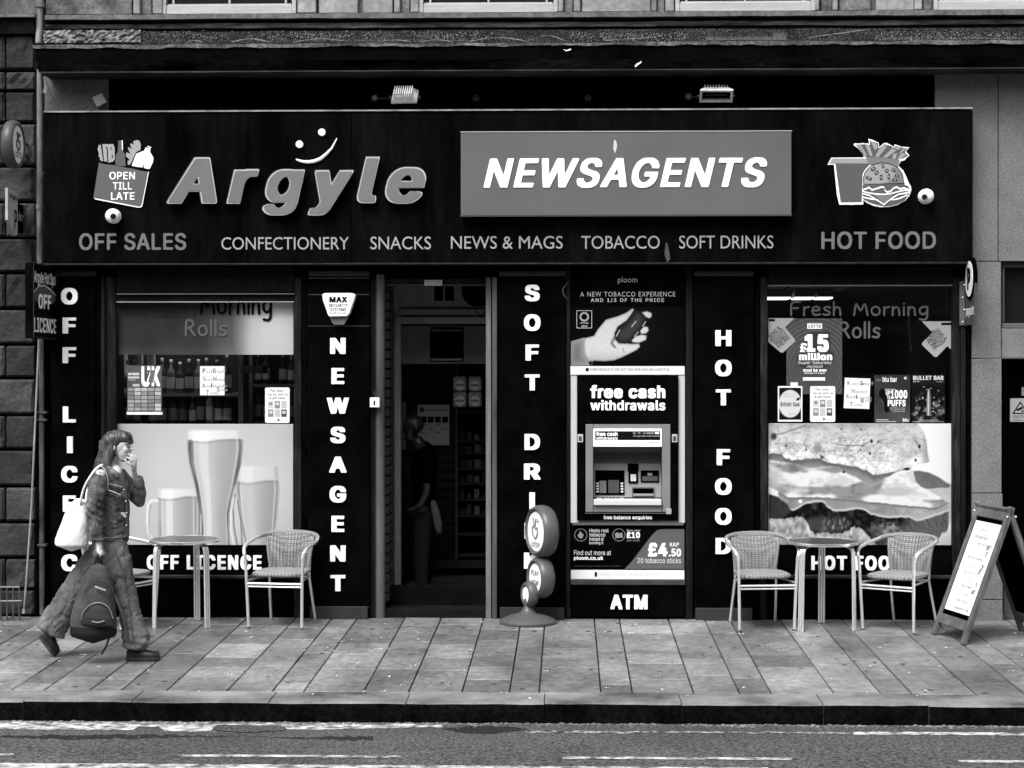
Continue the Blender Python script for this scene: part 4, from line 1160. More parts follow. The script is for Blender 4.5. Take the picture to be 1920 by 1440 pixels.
# burger poster
def burger(U, V):
    q = lambda L: [(1430+a/5.19, 780+b/5.19) for a, b in L]
    X5 = (U-1430)*5.19; Y5 = (V-780)*5.19
    def ci(pts):
        px_ = np.array([p[0] for p in pts], float); py_ = np.array([p[1] for p in pts], float)
        sl = np.gradient(py_, px_)*.45
        i = np.clip(np.searchsorted(px_, X5)-1, 0, len(px_)-2); h = px_[i+1]-px_[i]; t = np.clip((X5-px_[i])/h, 0, 1)
        return (2*t**3-3*t**2+1)*py_[i]+(t**3-2*t**2+t)*h*sl[i]+(3*t**2-2*t**3)*py_[i+1]+(t**3-t**2)*h*sl[i+1]+14*(fbm(U/5, V*0+len(pts), 4, 77)-.5)
    n1 = fbm(U/14, V/14, 5, 11); n2 = fbm(U/5, V/5, 4, 12); n3 = fbm(U/3, V/30, 4, 13)
    v = .93-.03*S(1500, 1850, X5)-.18*S(1000, 1250, Y5)*S(1400, 1800, X5)
    # soft background food at right
    v = lerp(v, .62+.12*n1, S(0, 60, X5-1480-np.interp(Y5, [680, 700, 900, 1100, 1250], [330, 200, 150, 200, 420]))*0+pmask(U, V, q([(1500,640),(1840,660),(1850,700),(1850,1010),(1780,1080),(1650,1190),(1500,1200)]), 5)[0]*.75)
    # white / egg & cheese
    ct = ci([(60,430),(200,450),(480,505),(740,500),(790,545),(880,580),(950,620),(1040,680),(1130,655),(1200,600),(1350,530),(1450,535),(1480,600),(1560,690),(1700,770),(1790,835)])
    cb = ci([(60,690),(200,760),(240,790),(400,790),(600,795),(850,815),(1100,840),(1300,862),(1500,880),(1700,887),(1790,840)])
    m = S(-8, 10, Y5-ct)*(1-S(-8, 8, Y5-cb))*(1-S(1770, 1800, X5))
    cv = .90-.34*S(.48, .68, fbm(U/50+1.3, V/20, 3, 21))-.10*S(.5, .7, fbm(U/16, V/9, 3, 23))*(1-.6*S(700, 850, Y5))
    cv = lerp(cv, .70, np.exp(-((X5-120)/55.)**2-((Y5-640)/110.)**2)*.8)
    cv = lerp(cv, .60, np.exp(-((X5-1060)/70.)**2-((Y5-640)/50.)**2)*.9)
    cv = lerp(cv, .72, el(X5, Y5, 1290, 735, 170, 45, .3)*.9)
    cv = lerp(cv, .78, el(X5, Y5, 740, 640, 110, 40, .4)*.9)
    # shadow band between bun and cheese
    bb = ci([(60,368),(190,375),(210,400),(560,415),(640,450),(760,470),(900,490),(1000,525),(1100,572),(1250,545),(1400,505),(1480,470),(1610,465)])
    m0 = S(-8, 8, Y5-bb+0)*(1-S(-10, 16, Y5-ct))*(1-S(1380, 1470, X5))
    v = lerp(v, .34+.18*S(0, 90, Y5-bb)+.08*n1, m0)
    v = lerp(v, cv, m)
    # tomato / onion at right
    m, sd = pmask(U, V, q([(1462,535),(1520,530),(1620,548),(1710,590),(1790,645),(1835,670),(1810,700),(1700,700),(1600,712),(1540,690),(1490,640)]), 1.2)
    v = lerp(v, .36+.12*n1+.15*np.exp(-(sd/1.2)**2), m)
    # top bun
    rx = np.interp(Y5, [60, 100, 160, 260, 350, 440, 470], [1500, 1530, 1570, 1598, 1605, 1622, 1590])
    m = (1-S(-9, 9, Y5-bb-14*(n2-.5)))*(1-S(-8, 8, X5-rx))
    bv = .75+.22*(fbm(U/26, V/16, 4, 66)-.5)+.14*(n1-.5)+.12*(n2-.5)-.10*np.exp(-((Y5-70)/60.)**2)
    ct2 = S(150, 330, Y5)*(1-S(1100, 1350, X5))
    bv = bv + ct2*(.34*(n2-.5)) + .04 + .10*np.exp(-((bb-Y5-35)/40.)**2)
    bv = lerp(bv, .60, S(1530, 1600, X5)*(1-S(440, 470, Y5))*.8)
    bv = lerp(bv, .93, np.exp(-((X5-1160)/110.)**2-((Y5-480)/45.)**2)*.8)
    rg = np.abs(fbm(U/22+V/40, V/12, 4, 63)-.5)
    bv = bv-.22*np.exp(-(rg/.018)**2)*ct2-.10*np.exp(-(rg/.02)**2)+.08*np.exp(-((rg-.05)/.03)**2)*ct2-.10*S(.62, .75, fbm(U/6, V/4, 4, 62))
    for line, w, val in [([(130,180),(200,170),(330,120),(420,95)], 1.2, .45), ([(130,270),(300,262),(420,290)], .8, .55), ([(720,275),(840,290),(980,285),(1030,255)], 1.0, .40), ([(1060,430),(1250,440)], .6, .6), ([(560,380),(600,410)], 1.5, .3), ([(1480,240),(1525,290),(1530,320)], 1.0, .35), ([(1020,160),(1030,200)], .7, .5)]:
        bv = lerp(bv, val, stroke(U, V, q(line), w)*.8)
    for cx, cy, r, val in [(108,200,28,.18), (230,290,14,.35), (535,320,42,.55), (425,330,10,.3), (768,128,9,.25), (960,130,9,.3), (1060,245,15,.1), (1125,252,10,.25), (1045,365,11,.15), (1525,295,14,.05), (1490,430,12,.12), (1100,570,9,.3), (575,405,14,.25), (150,140,7,.5), (810,160,5,.4)]:
        bv = lerp(bv, val, el(X5, Y5, cx, cy, r, r*1.15, .5)*.9)
    v = lerp(v, bv, m)
    v = lerp(v, .12, el(X5, Y5, 1405, 515, 26, 13, .5)); v = lerp(v, .1, el(X5, Y5, 790, 545, 12, 12, .4))
    # patty: dark body
    hb = ci([(60,770),(150,800),(260,910),(285,925),(430,855),(590,845),(650,900),(700,925),(970,910),(1060,960),(1200,990),(1430,990),(1510,1022),(1600,1000),(1700,965),(1800,930)])
    pb = ci([(60,1000),(180,1005),(400,1000),(440,1040),(460,1110),(600,1140),(740,1150),(830,1120),(890,1085),(980,1110),(1040,1180),(1110,1260),(1300,1290),(1500,1290),(1620,1240),(1700,1200),(1760,1130),(1810,1050),(1815,960)])
    m = S(-6, 6, Y5-hb)*(1-S(-14, 14, Y5-pb-40*(n3-.5)))*(1-S(1795, 1825, X5))
    pv = .05+.14*S(.5, .75, n1)+.10*S(.55, .7, n2)
    pv = lerp(pv, .30+.14*n1, el(X5, Y5, 540, 1055, 120, 75, .4)*.6)
    pv = lerp(pv, .25+.45*S(.45, .75, fbm(U/3, V/9, 3, 31)), el(X5, Y5, 720, 1050, 120, 70, .5)*.8)
    pv = lerp(pv, .30+.65*S(.42, .66, fbm(U/5, V/6, 3, 32)), el(X5, Y5, 1240, 1120, 130, 75, .5)*.85)
    pv = lerp(pv, .22+.30*fbm(U/3-V/7, V/12, 4, 33), S(1330, 1460, X5)*.9)
    pv = lerp(pv, .28+.15*n2, S(1020, 1080, X5)*S(1040, 1090, Y5)*.6)
    v = lerp(v, pv, m)
    # bacon / ham
    m = S(-7, 5, Y5-cb)*(1-S(-5, 5, Y5-hb))*S(140, 165, X5)*(1-S(1790, 1830, X5))
    hv = .55+.16*(n1-.5)+.18*(n2-.5)*S(900, 1500, X5)+.10*S(1100, 1500, X5)
    hv = lerp(hv, .78, np.exp(-((Y5-hb+12)/9.)**2)); hv = lerp(hv, .38, np.exp(-((Y5-cb-8)/12.)**2)*.7)
    hv = lerp(hv, .95, el(X5, Y5, 368, 832, 20, 18, .3))
    v = lerp(v, hv, m)
    v = lerp(v, .14+.12*n2, pmask(U, V, q([(60,760),(150,790),(240,860),(285,930),(200,1000),(60,990)]), 2)[0])
    # bottom bun
    bm = S(-16, 16, Y5-pb-40*(n3-.5))
    bv = .58+.55*(fbm(U/6, V/12, 4, 41)-.5)+.2*(n2-.5)+.12*np.exp(-((Y5-pb-40)/30.)**2)-.10*S(1180, 1300, Y5)
    bv = lerp(bv, .80, S(1150, 1400, X5)); 
    v = lerp(v, bv, bm*(1-S(1240, 1420, X5)))
    return v
t = thing('burger_poster', 'large close up poster of a filled roll in the right window base', 'poster', loc=P(1612, 1028, PY))
mb = MB(); mb.bp(1441, 794, 1784.5, 1029, PY-.006, PY+.006); mb.build('board', paper, t)
raster('burger_print', 1441.3, 794.3, 1784.2, 1028.7, PY-.0075, burger, 1.1, t)
# upper left window: dark-to-pale reflection painted onto two sheets
t = thing('window_reflection', 'painted reflection across the top of the left window, dark to the left', 'painted reflection', loc=P(384, 665, .085))
raster('reflection_dark', 222, 567, 437, 665, PY+.004, lambda U, V: .22+.15*S(370, 437, U)+.10*(fbm(U/40, V/60, 3, 3)-.5)+.05*S(640, 665, V), 3, t)
raster('reflection_pale', 437, 567, 550, 665, PY+.004, lambda U, V: .74+.04*(fbm(U/30, V/90, 3, 4)-.5)-.36*(1-S(430, 478, U))+.10*np.exp(-((U-515)/40.)**2-((V-600)/50.)**2), 3, t)
letter_dull = mat('lettering dull grey', .09, .6)
script_word('Fresh', 233, 557, 372, 592, PY-.002, mat('dim window lettering', .012, .6), t)
script_word('Morning', 376, 552, 514, 588, PY-.002, ink, t)
script_word('Rolls', 346, 600, 430, 629, PY-.002, letter_dull, t)
t = thing('window_lettering', 'dark grey Fresh Morning Rolls lettering across the right window', 'window lettering', loc=P(1610, 636, PY))
script_word('Fresh', 1481, 566, 1582, 591, PY-.002, letter_dull, t)
script_word('Morning', 1600, 566, 1745, 591, PY-.002, letter_dull, t)
script_word('Rolls', 1574, 604, 1654, 633, PY+.004, letter_dull, t)
# kitchen staff notices
hand = mat('biro grey', .25, .7)
def notice(x0, y0, x1, y1, rot, lines, lab):
    t = sheet('handwritten_notice', x0, y0, x1, y1, paper, lab, 'notice', rot=rot)
    for (cap, a, b, rest, c, d) in lines:
        hh = 5.5
        text(cap, a, b, a+(6 if cap != 'I' else 1.6), b+8, PY-.001, ink, t)
        if rest: text(rest, a+8, b+2, a+8+4.2*len(rest), b+8.5, PY-.001, hand, t, bold=-.015)
    return t
notice(375, 686.5, 421, 741, 0, [('F', 380, 691, 'ull', 0, 0), ('S', 399, 691, 'taff', 0, 0), ('Q', 380, 706, 'uick', 0, 0), ('N', 400, 706, 'eed', 0, 0), ('A', 379, 719, 'pply', 0, 0), ('I', 396, 718, 'nside', 0, 0), ('S', 406, 726, 'hop', 0, 0), ('T', 386, 732, 'oday', 0, 0)], 'small white handwritten staff notice hanging inside the left window')
notice(1583, 709, 1631, 766, 2, [('K', 1589, 714, 'itchen', 0, 0), ('S', 1613, 714, 'taff', 0, 0), ('N', 1597, 729, 'eeded', 0, 0), ('A', 1586, 739, 'pply', 0, 0), ('I', 1605, 740, 'nside', 0, 0), ('B', 1614, 747, 'usy', 0, 0), ('T', 1593, 754, 'oday', 0, 0)], 'white handwritten kitchen staff notice right of the ringed £15 million poster')
# pay/top-up cards
def paycard(x0, y0, x1, y1, lab):
    t = thing('payment_card', lab, 'notice', 'pay and top up cards stuck to the glass', loc=P((x0+x1)/2, y1, PY))
    mb = MB(); r = 3; pts = []
    for cx, cy, a0 in ((x1-r, y0+r, -90), (x1-r, y1-r, 0), (x0+r, y1-r, 90), (x0+r, y0+r, 180)):
        for k in range(4): a = math.radians(a0+k*30); pts.append((cx+r*math.cos(a), cy+r*math.sin(a)))
    mb.prism(pp(pts, PY-.012), PY-.012, PY-.0105); mb.build('card', paper, t)
    Y = PY-.0125; w, h = x1-x0, y1-y0; F = lambda a, b, c, d: (x0+a*w, y0+b*h, x0+c*w, y0+d*h)
    text('Pay, play,', *F(.22, .06, .76, .13), Y, ink, t, bold=.015); text('top up, pick up', *F(.1, .165, .92, .235), Y, ink, t, bold=.015); text('& gift here!', *F(.18, .27, .82, .34), Y, ink, t, bold=.015)
    k = 0
    for r_ in range(2):
        for c_ in range(3):
            mb = MB(); mb.bp(*F(.12+.27*c_, .38+.24*r_, .34+.27*c_, .59+.24*r_), Y, Y+.0004); mb.build('icon', [print_l, print_m, paper_g, print_m, paper_g, print_d][k], t)
            if k in (1, 3, 5, 0):
                mb = MB(); mb.bp(*F(.16+.27*c_, .42+.24*r_, .30+.27*c_, .50+.24*r_), Y-.0006, Y-.0003); mb.build('icon_mark', print_l if k != 0 else print_m, t)
            k += 1
    text('paypoint', *F(.62, .905, .93, .94), Y, hand, t); mb = MB(); M = Matrix.Translation(P(x0+.55*w, y0+.92*h, Y+.001)) @ Matrix.Rotation(math.radians(90), 4, 'X'); mb.lathe([(.009, 0), (.009, .001)], M, 10); mb.build('logo_dot', ink, t)
paycard(497, 726.5, 543, 793, 'white pay and top up card at the right edge of the left window')
paycard(1519, 724, 1566, 791, 'white pay and top up card under the ringed £15 million poster')
# gas payment card
t = thing('gas_card', 'card with a white oval on black at the lower left of the right window', 'notice', loc=P(1481, 791, PY))
mb = MB(); mb.bp(1458.5, 724, 1504.5, 790.5, PY-.012, PY-.0105); mb.build('card', paper, t, bevel=.0004)
raster('card_print', 1461, 727, 1502, 787, PY-.0128, lambda U, V: lerp(.08, .86, el(U, V, 1481.5, 757, 21.5, 26, .06)), .8, t)
text('British Gas', 1463.5, 754, 1499, 762, PY-.0138, ink, t, bold=.02)
text('Did up on your', 1471, 737, 1493, 740, PY-.0138, hand, t); text('gas bills here', 1469.5, 742, 1494, 745, PY-.0138, hand, t); text('paypoint', 1478, 774, 1492, 778, PY-.0138, hand, t)
flat2 = lambda nm, pts, m, Y, par: (lambda mb: (mb.sheet(pp(pts, Y), Y), mb.build(nm, m, par))[1])(MB())
flat2('flame_mark', [(1492, 752), (1494, 747), (1501, 744), (1498, 751), (1494, 751), (1497, 748)], ink, PY-.0138, t)
part_b(1482, 717, 1496, 724.5, PY-.0115, PY-.0105, paper, t, 'tape', 0)
# lotto poster
t = thing('lottery_poster', 'grey ringed lottery poster reading £15 million in the right window', 'poster', loc=P(1527, 740, PY))
def lot(U, V):
    d = np.hypot((U-1528)/1.0, (V-690)/1.15); s = np.sin(d*.95)
    return .335+.045*s*S(38, 52, d)-.05*np.exp(-(d/50)**2)+.03*(fbm(U/20, V/20, 3, 9)-.5)
raster('poster_print', 1474.5, 597, 1579, 739, PY-.004, lot, .9, t)
Yt = PY-.0055
part_b(1513.5, 606.5, 1541.5, 616.5, Yt, Yt+.0006, white_acr, t, 'logo_plate', .0002); text('LOTTO', 1516, 608.5, 1539.5, 614.5, Yt-.0008, ink, t, bold=.03)
dk = mat('poster dark halo', .018, .6)
flat2('headline_shadow', [(1502,650),(1506,640),(1514,630),(1520,622),(1556,622),(1558,645),(1556,658),(1564,662),(1562,680),(1556,684),(1546,690),(1510,690),(1496,684),(1494,668),(1500,662)], dk, Yt, t)
text('15', 1508, 626.5, 1554, 660, Yt-.001, white_acr, t, bold=.06); text('£', 1500, 643, 1513, 660, Yt-.001, white_acr, t, bold=.04)
text('million', 1498, 661.5, 1560.5, 675.5, Yt-.001, white_acr, t, bold=.055); text('Super Saturday', 1496.5, 677, 1559.5, 684, Yt-.001, print_l, t, bold=.01); text('Jackpot', 1512, 684.5, 1543, 690.5, Yt-.001, print_l, t, bold=.01)
text('must be won', 1506, 691, 1549.5, 697, Yt-.001, white_acr, t, bold=.035); text('Saturday 3rd August', 1508, 698, 1546.5, 701.5, Yt-.001, white_acr, t, bold=.01)
part_b(1505.5, 707.5, 1547, 713.5, Yt, Yt+.0006, white_acr, t, 'strapline_plate', .0002); text('play in store now', 1509, 709, 1544, 712.3, Yt-.0008, print_d, t)
# diamond money transfer signs
def transfer(pts, tag_rect, cx, cy, ang, lab, words, gname=None):
    t = thing('money_transfer_sign', lab, 'sign', loc=P(cx, cy+30, PY-.006))
    mb = MB(); mb.prism(pp(pts, PY-.009), PY-.009, PY-.0075); mb.build('plate', mat('plate mid grey', .30, .5), t)
    part_b(*tag_rect, PY-.0102, PY-.0096, ink, t, 'tag', 0)
    a = math.radians(ang); ux, uy = math.cos(a), -math.sin(a)
    for k, (w, sz, ln) in enumerate(words):
        off = (k-1.5)*8.2+2
        px, py = cx+off*math.sin(a), cy+off*math.cos(a)
        text(w, px-ln/2, py-sz/2, px+ln/2, py+sz/2, PY-.0104, ink, t, rot=ang, bold=.012)
    return t
transfer([(1440.5, 596.5), (1490, 596.5), (1472, 614), (1490, 636), (1491, 640), (1468, 661), (1464, 661), (1440.5, 641)], (1441.5, 598, 1453, 602.5), 1459, 630, 45, 'grey diamond money sign pointing up left left of the ringed £15 million poster', [('SEND &', 7.5, 27), ('RECEIVE', 7.5, 33), ('MONEY', 7.5, 30), ('HERE', 9, 29)])
transfer([(1728.5, 602.5), (1783, 602.5), (1783, 655), (1776, 649), (1757, 669), (1752, 669), (1729, 647), (1729, 643), (1748, 623)], (1765, 605, 1783, 609.5), 1757, 634, -48, 'grey diamond money sign pointing up right at the right window edge', [('SEND &', 7.5, 27), ('RECEIVE', 7.5, 33), ('MONEY', 7.5, 30), ('HERE', 9, 29)])
# vape posters
t = thing('vape_poster', 'dark poster reading 1000 PUFFS in the right window', 'poster', loc=P(1672, 792, PY))
def pb_(U, V):
    v = .21+.08*S(740, 792, V)+.10*(fbm(U/20, V/20, 4, 5)-.5)
    m, sd = pmask(U, V, [(1644.5,734),(1650,729.5),(1658,730),(1663,740),(1667,765),(1668,772),(1661,774)], 1)
    v = lerp(v, .04+.10*np.exp(-((U-1655)/3)**2), m); v = lerp(v, .6, np.exp(-((sd-1.2)/.8)**2)*.6*(U < 1657))
    v = lerp(v, .02, el(U, V, 1654, 738, 6, 9, .3))
    return v
raster('poster_print', 1639.5, 703, 1706.5, 792.5, PY-.004, pb_, .9, t)
text('blu bar', 1655, 706.5, 1682, 716, Yt, white_acr, t, bold=.01); text('NEW', 1643, 710, 1653, 715, Yt, print_m, t)
text('NOW WITH', 1659.5, 729, 1679, 732.5, Yt, white_acr, t); text('UP', 1661, 733, 1669, 741, Yt, white_acr, t, bold=.03); text('TO', 1663, 742, 1669, 748, Yt, white_acr, t, bold=.03)
text('1000', 1670, 731.5, 1701, 747.5, Yt, white_acr, t, bold=.045); text('PUFFS', 1664.5, 749.5, 1698, 762, Yt, white_acr, t, bold=.045)
for k, (a, b) in enumerate(((1668, 1697), (1670, 1697), (1674, 1697))): text('more flavour inside', a, 763.5+k*3.2, b, 766+k*3.2, Yt, print_l, t)
text('blu', 1693, 784, 1703, 790.5, Yt, white_acr, t, bold=.02); part_b(1643, 786.5, 1666, 788, Yt, Yt+.0004, print_l, t, 'strapline', 0); part_b(1643, 790, 1680, 791, Yt, Yt+.0004, print_l, t, 'strapline', 0)
mb = MB(); M = Matrix.Translation(P(1697.5, 709, Yt)) @ Matrix.Rotation(math.radians(90), 4, 'X'); mb.lathe([(.012, 0), (.012, .0006)], M, 12); mb.build('age_roundel', print_l, t)
t = thing('bullet_poster', 'dark smoky poster of an upright bullet shape at the right of the window', 'poster', loc=P(1740, 792, PY))
def bul(U, V):
    n = fbm(U/9, V/9, 5, 51)
    v = .06+.50*S(.50, .80, n)*S(725, 760, V)
    v = lerp(v, .10, 1-S(718, 726, V))
    for i in range(22):
        cx = 1712+58*vnoise(np.array([i*1.7]), np.array([.3]), 3)[0]; cy = 722+62*vnoise(np.array([i*2.3]), np.array([7.]), 4)[0]
        v = lerp(v, .75, el(U, V, cx, cy, 1.6, 1.2, .5)*.8)
    t_ = (U-1741.5)/np.interp(V, [728, 735, 745, 780], [.5, 3, 4, 4.2])
    m = (1-S(.9, 1.05, np.abs(t_)))*S(728, 729, V)*(1-S(778, 781, V))
    return lerp(v, .40+.45*np.exp(-((t_+.2)/.35)**2), m)
raster('poster_print', 1709, 702, 1771.5, 792.5, PY-.004, bul, .8, t)
text('BULLET BAR', 1712, 704.5, 1769, 712.5, Yt, print_l, t, bold=.045); text('BAR 4071', 1712, 714, 1725, 716.5, Yt, print_l, t); text('FAST', 1756, 714, 1769, 717, Yt, print_m, t)
text('THIS PRODUCT CONTAINS NICOTINE', 1725, 787, 1760, 789, Yt, print_l, t); part_b(1711, 790, 1770, 791.3, Yt, Yt+.0004, print_m, t, 'strapline', 0)
# AF5000 multipack display hanging in the left window
t = thing('vape_display', 'hanging display card of small product packs in the left window', 'poster', loc=P(269, 778, PY))
mb = MB(); mb.bp(238.5, 685, 303.5, 778, PY, PY+.004); mb.build('backing_card', mat('display card', .07, .5, noise=(20, .3)), t)
text('UK', 265, 686.5, 300, 725, PY-.001, white_acr, t, bold=.05); text('7', 271, 694, 281, 714, PY-.0018, print_d, t, bold=.03)
mb = MB(); mb.prism(pp([(278, 716), (283, 694), (291, 694), (287, 718)], PY-.004), PY-.004, PY-.002); mb.build('vape_picture', mat('vape picture', .12, .3, noise=(30, .5)), t)
text('AF5000', 240, 699, 261, 703.5, PY-.001, white_acr, t, bold=.03); part_b(240, 706, 261, 709.5, PY-.0012, PY-.0004, print_l, t, 'strapline', 0); part_b(240, 712, 254, 713, PY-.0012, PY-.0004, print_l, t, 'strapline', 0)
part_b(249, 720, 261.5, 724.5, PY-.0012, PY-.0004, paper_g, t, 'strapline', 0)
rnd = random.Random(9); pk = [mat('product pack %d' % i, a, .35) for i, a in enumerate((.18, .3, .42, .24))]
for r_ in range(6):
    for c_ in range(5):
        x = 239.7+c_*12.7; y = 727.5+r_*7.3
        mb = MB(); mb.bp(x, y, x+11.2, y+6.2, PY-.006, PY-.0005); mb.bp(x+1, y+3.6, x+10, y+5.4, PY-.0068, PY-.0061); mb.build('product_pack', rnd.choice(pk), t)
part_b(237.5, 772.5, 304.5, 777.5, PY-.006, PY-.001, white_acr, t, 'base_strip', .0005)
# bright bottles standing over the display
for k, px in enumerate((261, 284)):
    z0 = P(px, 690, .35); mb = MB()
    mb.lathe([(.035, 0), (.036, .12), (.03, .17), (.016, .21), (.015, .27), (.0, .272)], Matrix.Translation(P(px, 690, .42)-Vector((0, 0, .03))), 12)
    o = mb.build('display_bottle', white_acr, None, smooth=True)
    tag(o, ['left pale bottle standing above the hanging display card', 'right pale bottle standing above the hanging display card'][k], 'bottle', 'pale bottles over the display card')
# ================================================================== CASH MACHINE COLUMN
AY = -.02
post(1061, 1069, 500, 1165, -.03, .35, wood_black); post(1286, 1299, 500, 1167, -.03, .35, wood_black)
post(1069.5, 1285.5, 488, 838, .02, .35, black_matt, 'recess_board', 0); post(1069.5, 1285.5, 962, 1166, .02, .35, black_matt, 'recess_board', 0); post(1069.5, 1285.5, 838.5, 961.5, .30, .35, black_matt, 'recess_board', 0)
# tobacco poster above
t = thing('tobacco_poster', 'tall black poster of a hand holding a device above the cash machine', 'poster', loc=P(1177, 700, AY))
mb = MB(); mb.bp(1070, 505, 1284, 686, AY, .015); mb.build('board', black_paint, t)
def hand_p(U, V):
    v = .0+.05*np.exp(-((U-1190)/60.)**2-((V-620)/60.)**2)
    q = lambda L: [(920+a/4.235, 490+b/4.235) for a, b in L]
    # sleeve
    m, sd = pmask(U, V, q([(620,640),(740,605),(765,612),(745,660),(750,740),(790,830),(620,840)]), .8); v = lerp(v, .52-.12*S(0, 18, sd)+.08*fbm(U/2, V/2, 2, 3), m)
    skin, sd = pmask(U, V, q([(745,610),(820,590),(850,540),(915,462),(1010,435),(1080,405),(1125,372),(1140,385),(1115,425),(1080,470),(1010,520),(985,570),(990,620),(1020,650),(1060,650),(1120,655),(1180,652),(1187,680),(1160,705),(1100,735),(1040,765),(980,788),(900,795),(830,790),(775,800),(745,740),(738,660)]), .8)
    v = lerp(v, .84-.22*np.exp(-(sd/2.2)**2)-.10*S(700, 800, (V-490)*4.235)-.05*fbm(U/6, V/6, 3, 8), skin)
    v = lerp(v, .25, stroke(U, V, q([(1050,690),(1062,725)]), .6)*.7*skin); v = lerp(v, .3, stroke(U, V, q([(985,600),(960,650),(985,680)]), 2.5)*.6*skin)
    for pts in ([(1195,405),(1240,395),(1280,410),(1280,440),(1260,455),(1235,445)], [(1180,545),(1215,515),(1250,520),(1257,550),(1235,575),(1195,578)], [(1112,625),(1150,595),(1200,580),(1240,590),(1235,625),(1180,648),(1130,645)]):
        m, sd = pmask(U, V, q(pts), 1.5); v = lerp(v, .82-.25*np.exp(-(sd/1.6)**2), m)
    dev, sd = pmask(U, V, q([(1150,390),(1200,405),(1235,460),(1215,520),(1160,585),(1110,640),(1060,655),(1010,640),(988,600),(1000,545),(1030,520),(1095,460)]), 1)
    v = lerp(v, .13+.12*np.exp(-((sd-3)/2.)**2)*0+.10*S(0, 12, sd), dev)
    for p in ([(1155,475),(1120,520)], [(1232,478),(1208,515)], [(1172,562),(1142,598)], [(1025,545),(998,595)]): v = lerp(v, .85, stroke(U, V, q(p), .7))
    v = lerp(v, .62, stroke(U, V, q([(735,615),(732,690),(760,790),(790,840)]), .8)*.8); v = lerp(v, .62, stroke(U, V, q([(812,785),(800,830)]), .6)*.7)
    return v
raster('poster_print', 1070.5, 575, 1283.5, 685.5, AY-.002, hand_p, .9, t)
YT = AY-.0012
text('ploom', 1158.5, 519, 1195, 533, YT, print_l, t, bold=-.012); 
text('A NEW TOBACCO EXPERIENCE', 1088, 547, 1266, 556, YT, print_l, t, bold=-.008, space=1.2); text('AND 1/3 OF THE PRICE', 1108, 559, 1245, 567, YT, print_l, t, bold=.015, space=1.2)
Y3 = AY-.004
mb = MB()
for a, b, c, d in ((1081, 582, 1110, 583), (1081, 614.5, 1110, 615.5), (1081, 583.1, 1082, 614.4), (1109, 583.1, 1110, 614.4)): mb.bp(a, b, c, d, Y3, Y3+.001)
mb.build('stamp_border', paper_g, t)
mb = MB(); 
for k in range(24):
    a = k*math.pi/12; r0, r1 = 5.5, 9
    mb.sheet(pp([(1095.5+r0*math.cos(a), 594+r0*math.sin(a)), (1095.5+r1*math.cos(a), 594+r1*math.sin(a)), (1095.5+r1*math.cos(a+.14), 594+r1*math.sin(a+.14)), (1095.5+r0*math.cos(a+.14), 594+r0*math.sin(a+.14))], Y3), Y3)
mb.build('stamp_ring', print_l, t)
text('WINNER', 1087, 604.5, 1104, 607, Y3, print_l, t); text('2023', 1090, 610, 1101, 613, Y3, print_l, t, bold=.03)
mb = MB(); mb.bp(1069.5, 686.5, 1283.5, 702.5, AY-.002, .015); mb.build('warning_strip', paper, t)
text('THESE PRODUCTS ARE NOT RISK-FREE AND ARE ADDICTIVE', 1106, 690.5, 1255, 695.5, AY-.0035, print_d, t, space=1.1)
part_b(1098, 690, 1104, 696, AY-.0036, AY-.0026, ink, t, 'warning_mark', 0)
# the machine
atm = thing('cash_machine', 'cash machine set in a black surround reading free cash withdrawals', 'cash machine', loc=P(1177, 978, AY))
pale_surr = mat('pale surround', .5, .4)
part_b(1070, 704, 1081.7, 980, AY+.005, .015, pale_surr, atm, 'surround', 0); part_b(1272.3, 704, 1284, 980, AY+.005, .015, pale_surr, atm, 'surround', 0); part_b(1082, 976.5, 1272, 980, AY+.005, .015, pale_surr, atm, 'surround', 0)
def frame_around(px0, py0, px1, py1, ix0, iy0, ix1, iy1, Yf, Yb, m, par, nm):
    mb = MB(); e = .3
    mb.bp(px0, py0, px1, iy0-e, Yf, Yb); mb.bp(px0, iy1+e, px1, py1, Yf, Yb); mb.bp(px0, iy0, ix0-e, iy1, Yf, Yb); mb.bp(ix1+e, iy0, px1, iy1, Yf, Yb)
    return mb.build(nm, m, par)
part_b(1082, 704, 1272, 796, AY-.03, AY, black_paint, atm, 'header_panel')
part_b(1082, 797, 1096.5, 976, AY-.03, AY, black_paint, atm, 'side_panel'); part_b(1258, 797, 1272, 976, AY-.03, AY, black_paint, atm, 'side_panel')
part_b(1097, 963, 1257.5, 976, AY-.03, AY, black_paint, atm, 'foot_panel')
text('free cash', 1106.5, 722, 1247.5, 747, AY-.031, white_lit, atm, bold=.045, depth=.004)
text('withdrawals', 1107, 750, 1247.5, 769.5, AY-.031, white_lit, atm, bold=.03, depth=.004)
text('free balance enquiries', 1131.5, 966, 1222.5, 975.5, AY-.0315, white_acr, atm, bold=.03)
steel = mat('cash machine grey', .20, .42, metal=.2, noise=(3, .15)); steel2 = mat('recess grey', .07, .5); 
AF = AY-.05
part_b(1098, 795.5, 1112, 960, AF, AY, steel, atm, 'bezel_side', .003); part_b(1241.5, 795.5, 1257, 960, AF, AY, steel, atm, 'bezel_side', .003)
part_b(1112.5, 795.5, 1241, 803.5, AF+.004, AY, steel, atm, 'bezel_top', .002)
hd = part_b(1112.5, 804, 1241, 837.5, AF-.012, AY, white_lit, atm, 'lit_header', .002)
part_b(1116, 808.5, 1238, 825, AF-.0145, AF-.0125, ink, hd, 'header_field', 0)
text('free cash', 1118, 809.5, 1158, 817.5, AF-.0155, white_acr, hd, bold=.04); text('withdrawals', 1118, 818.5, 1158, 824.5, AF-.0155, white_acr, hd, bold=.03)
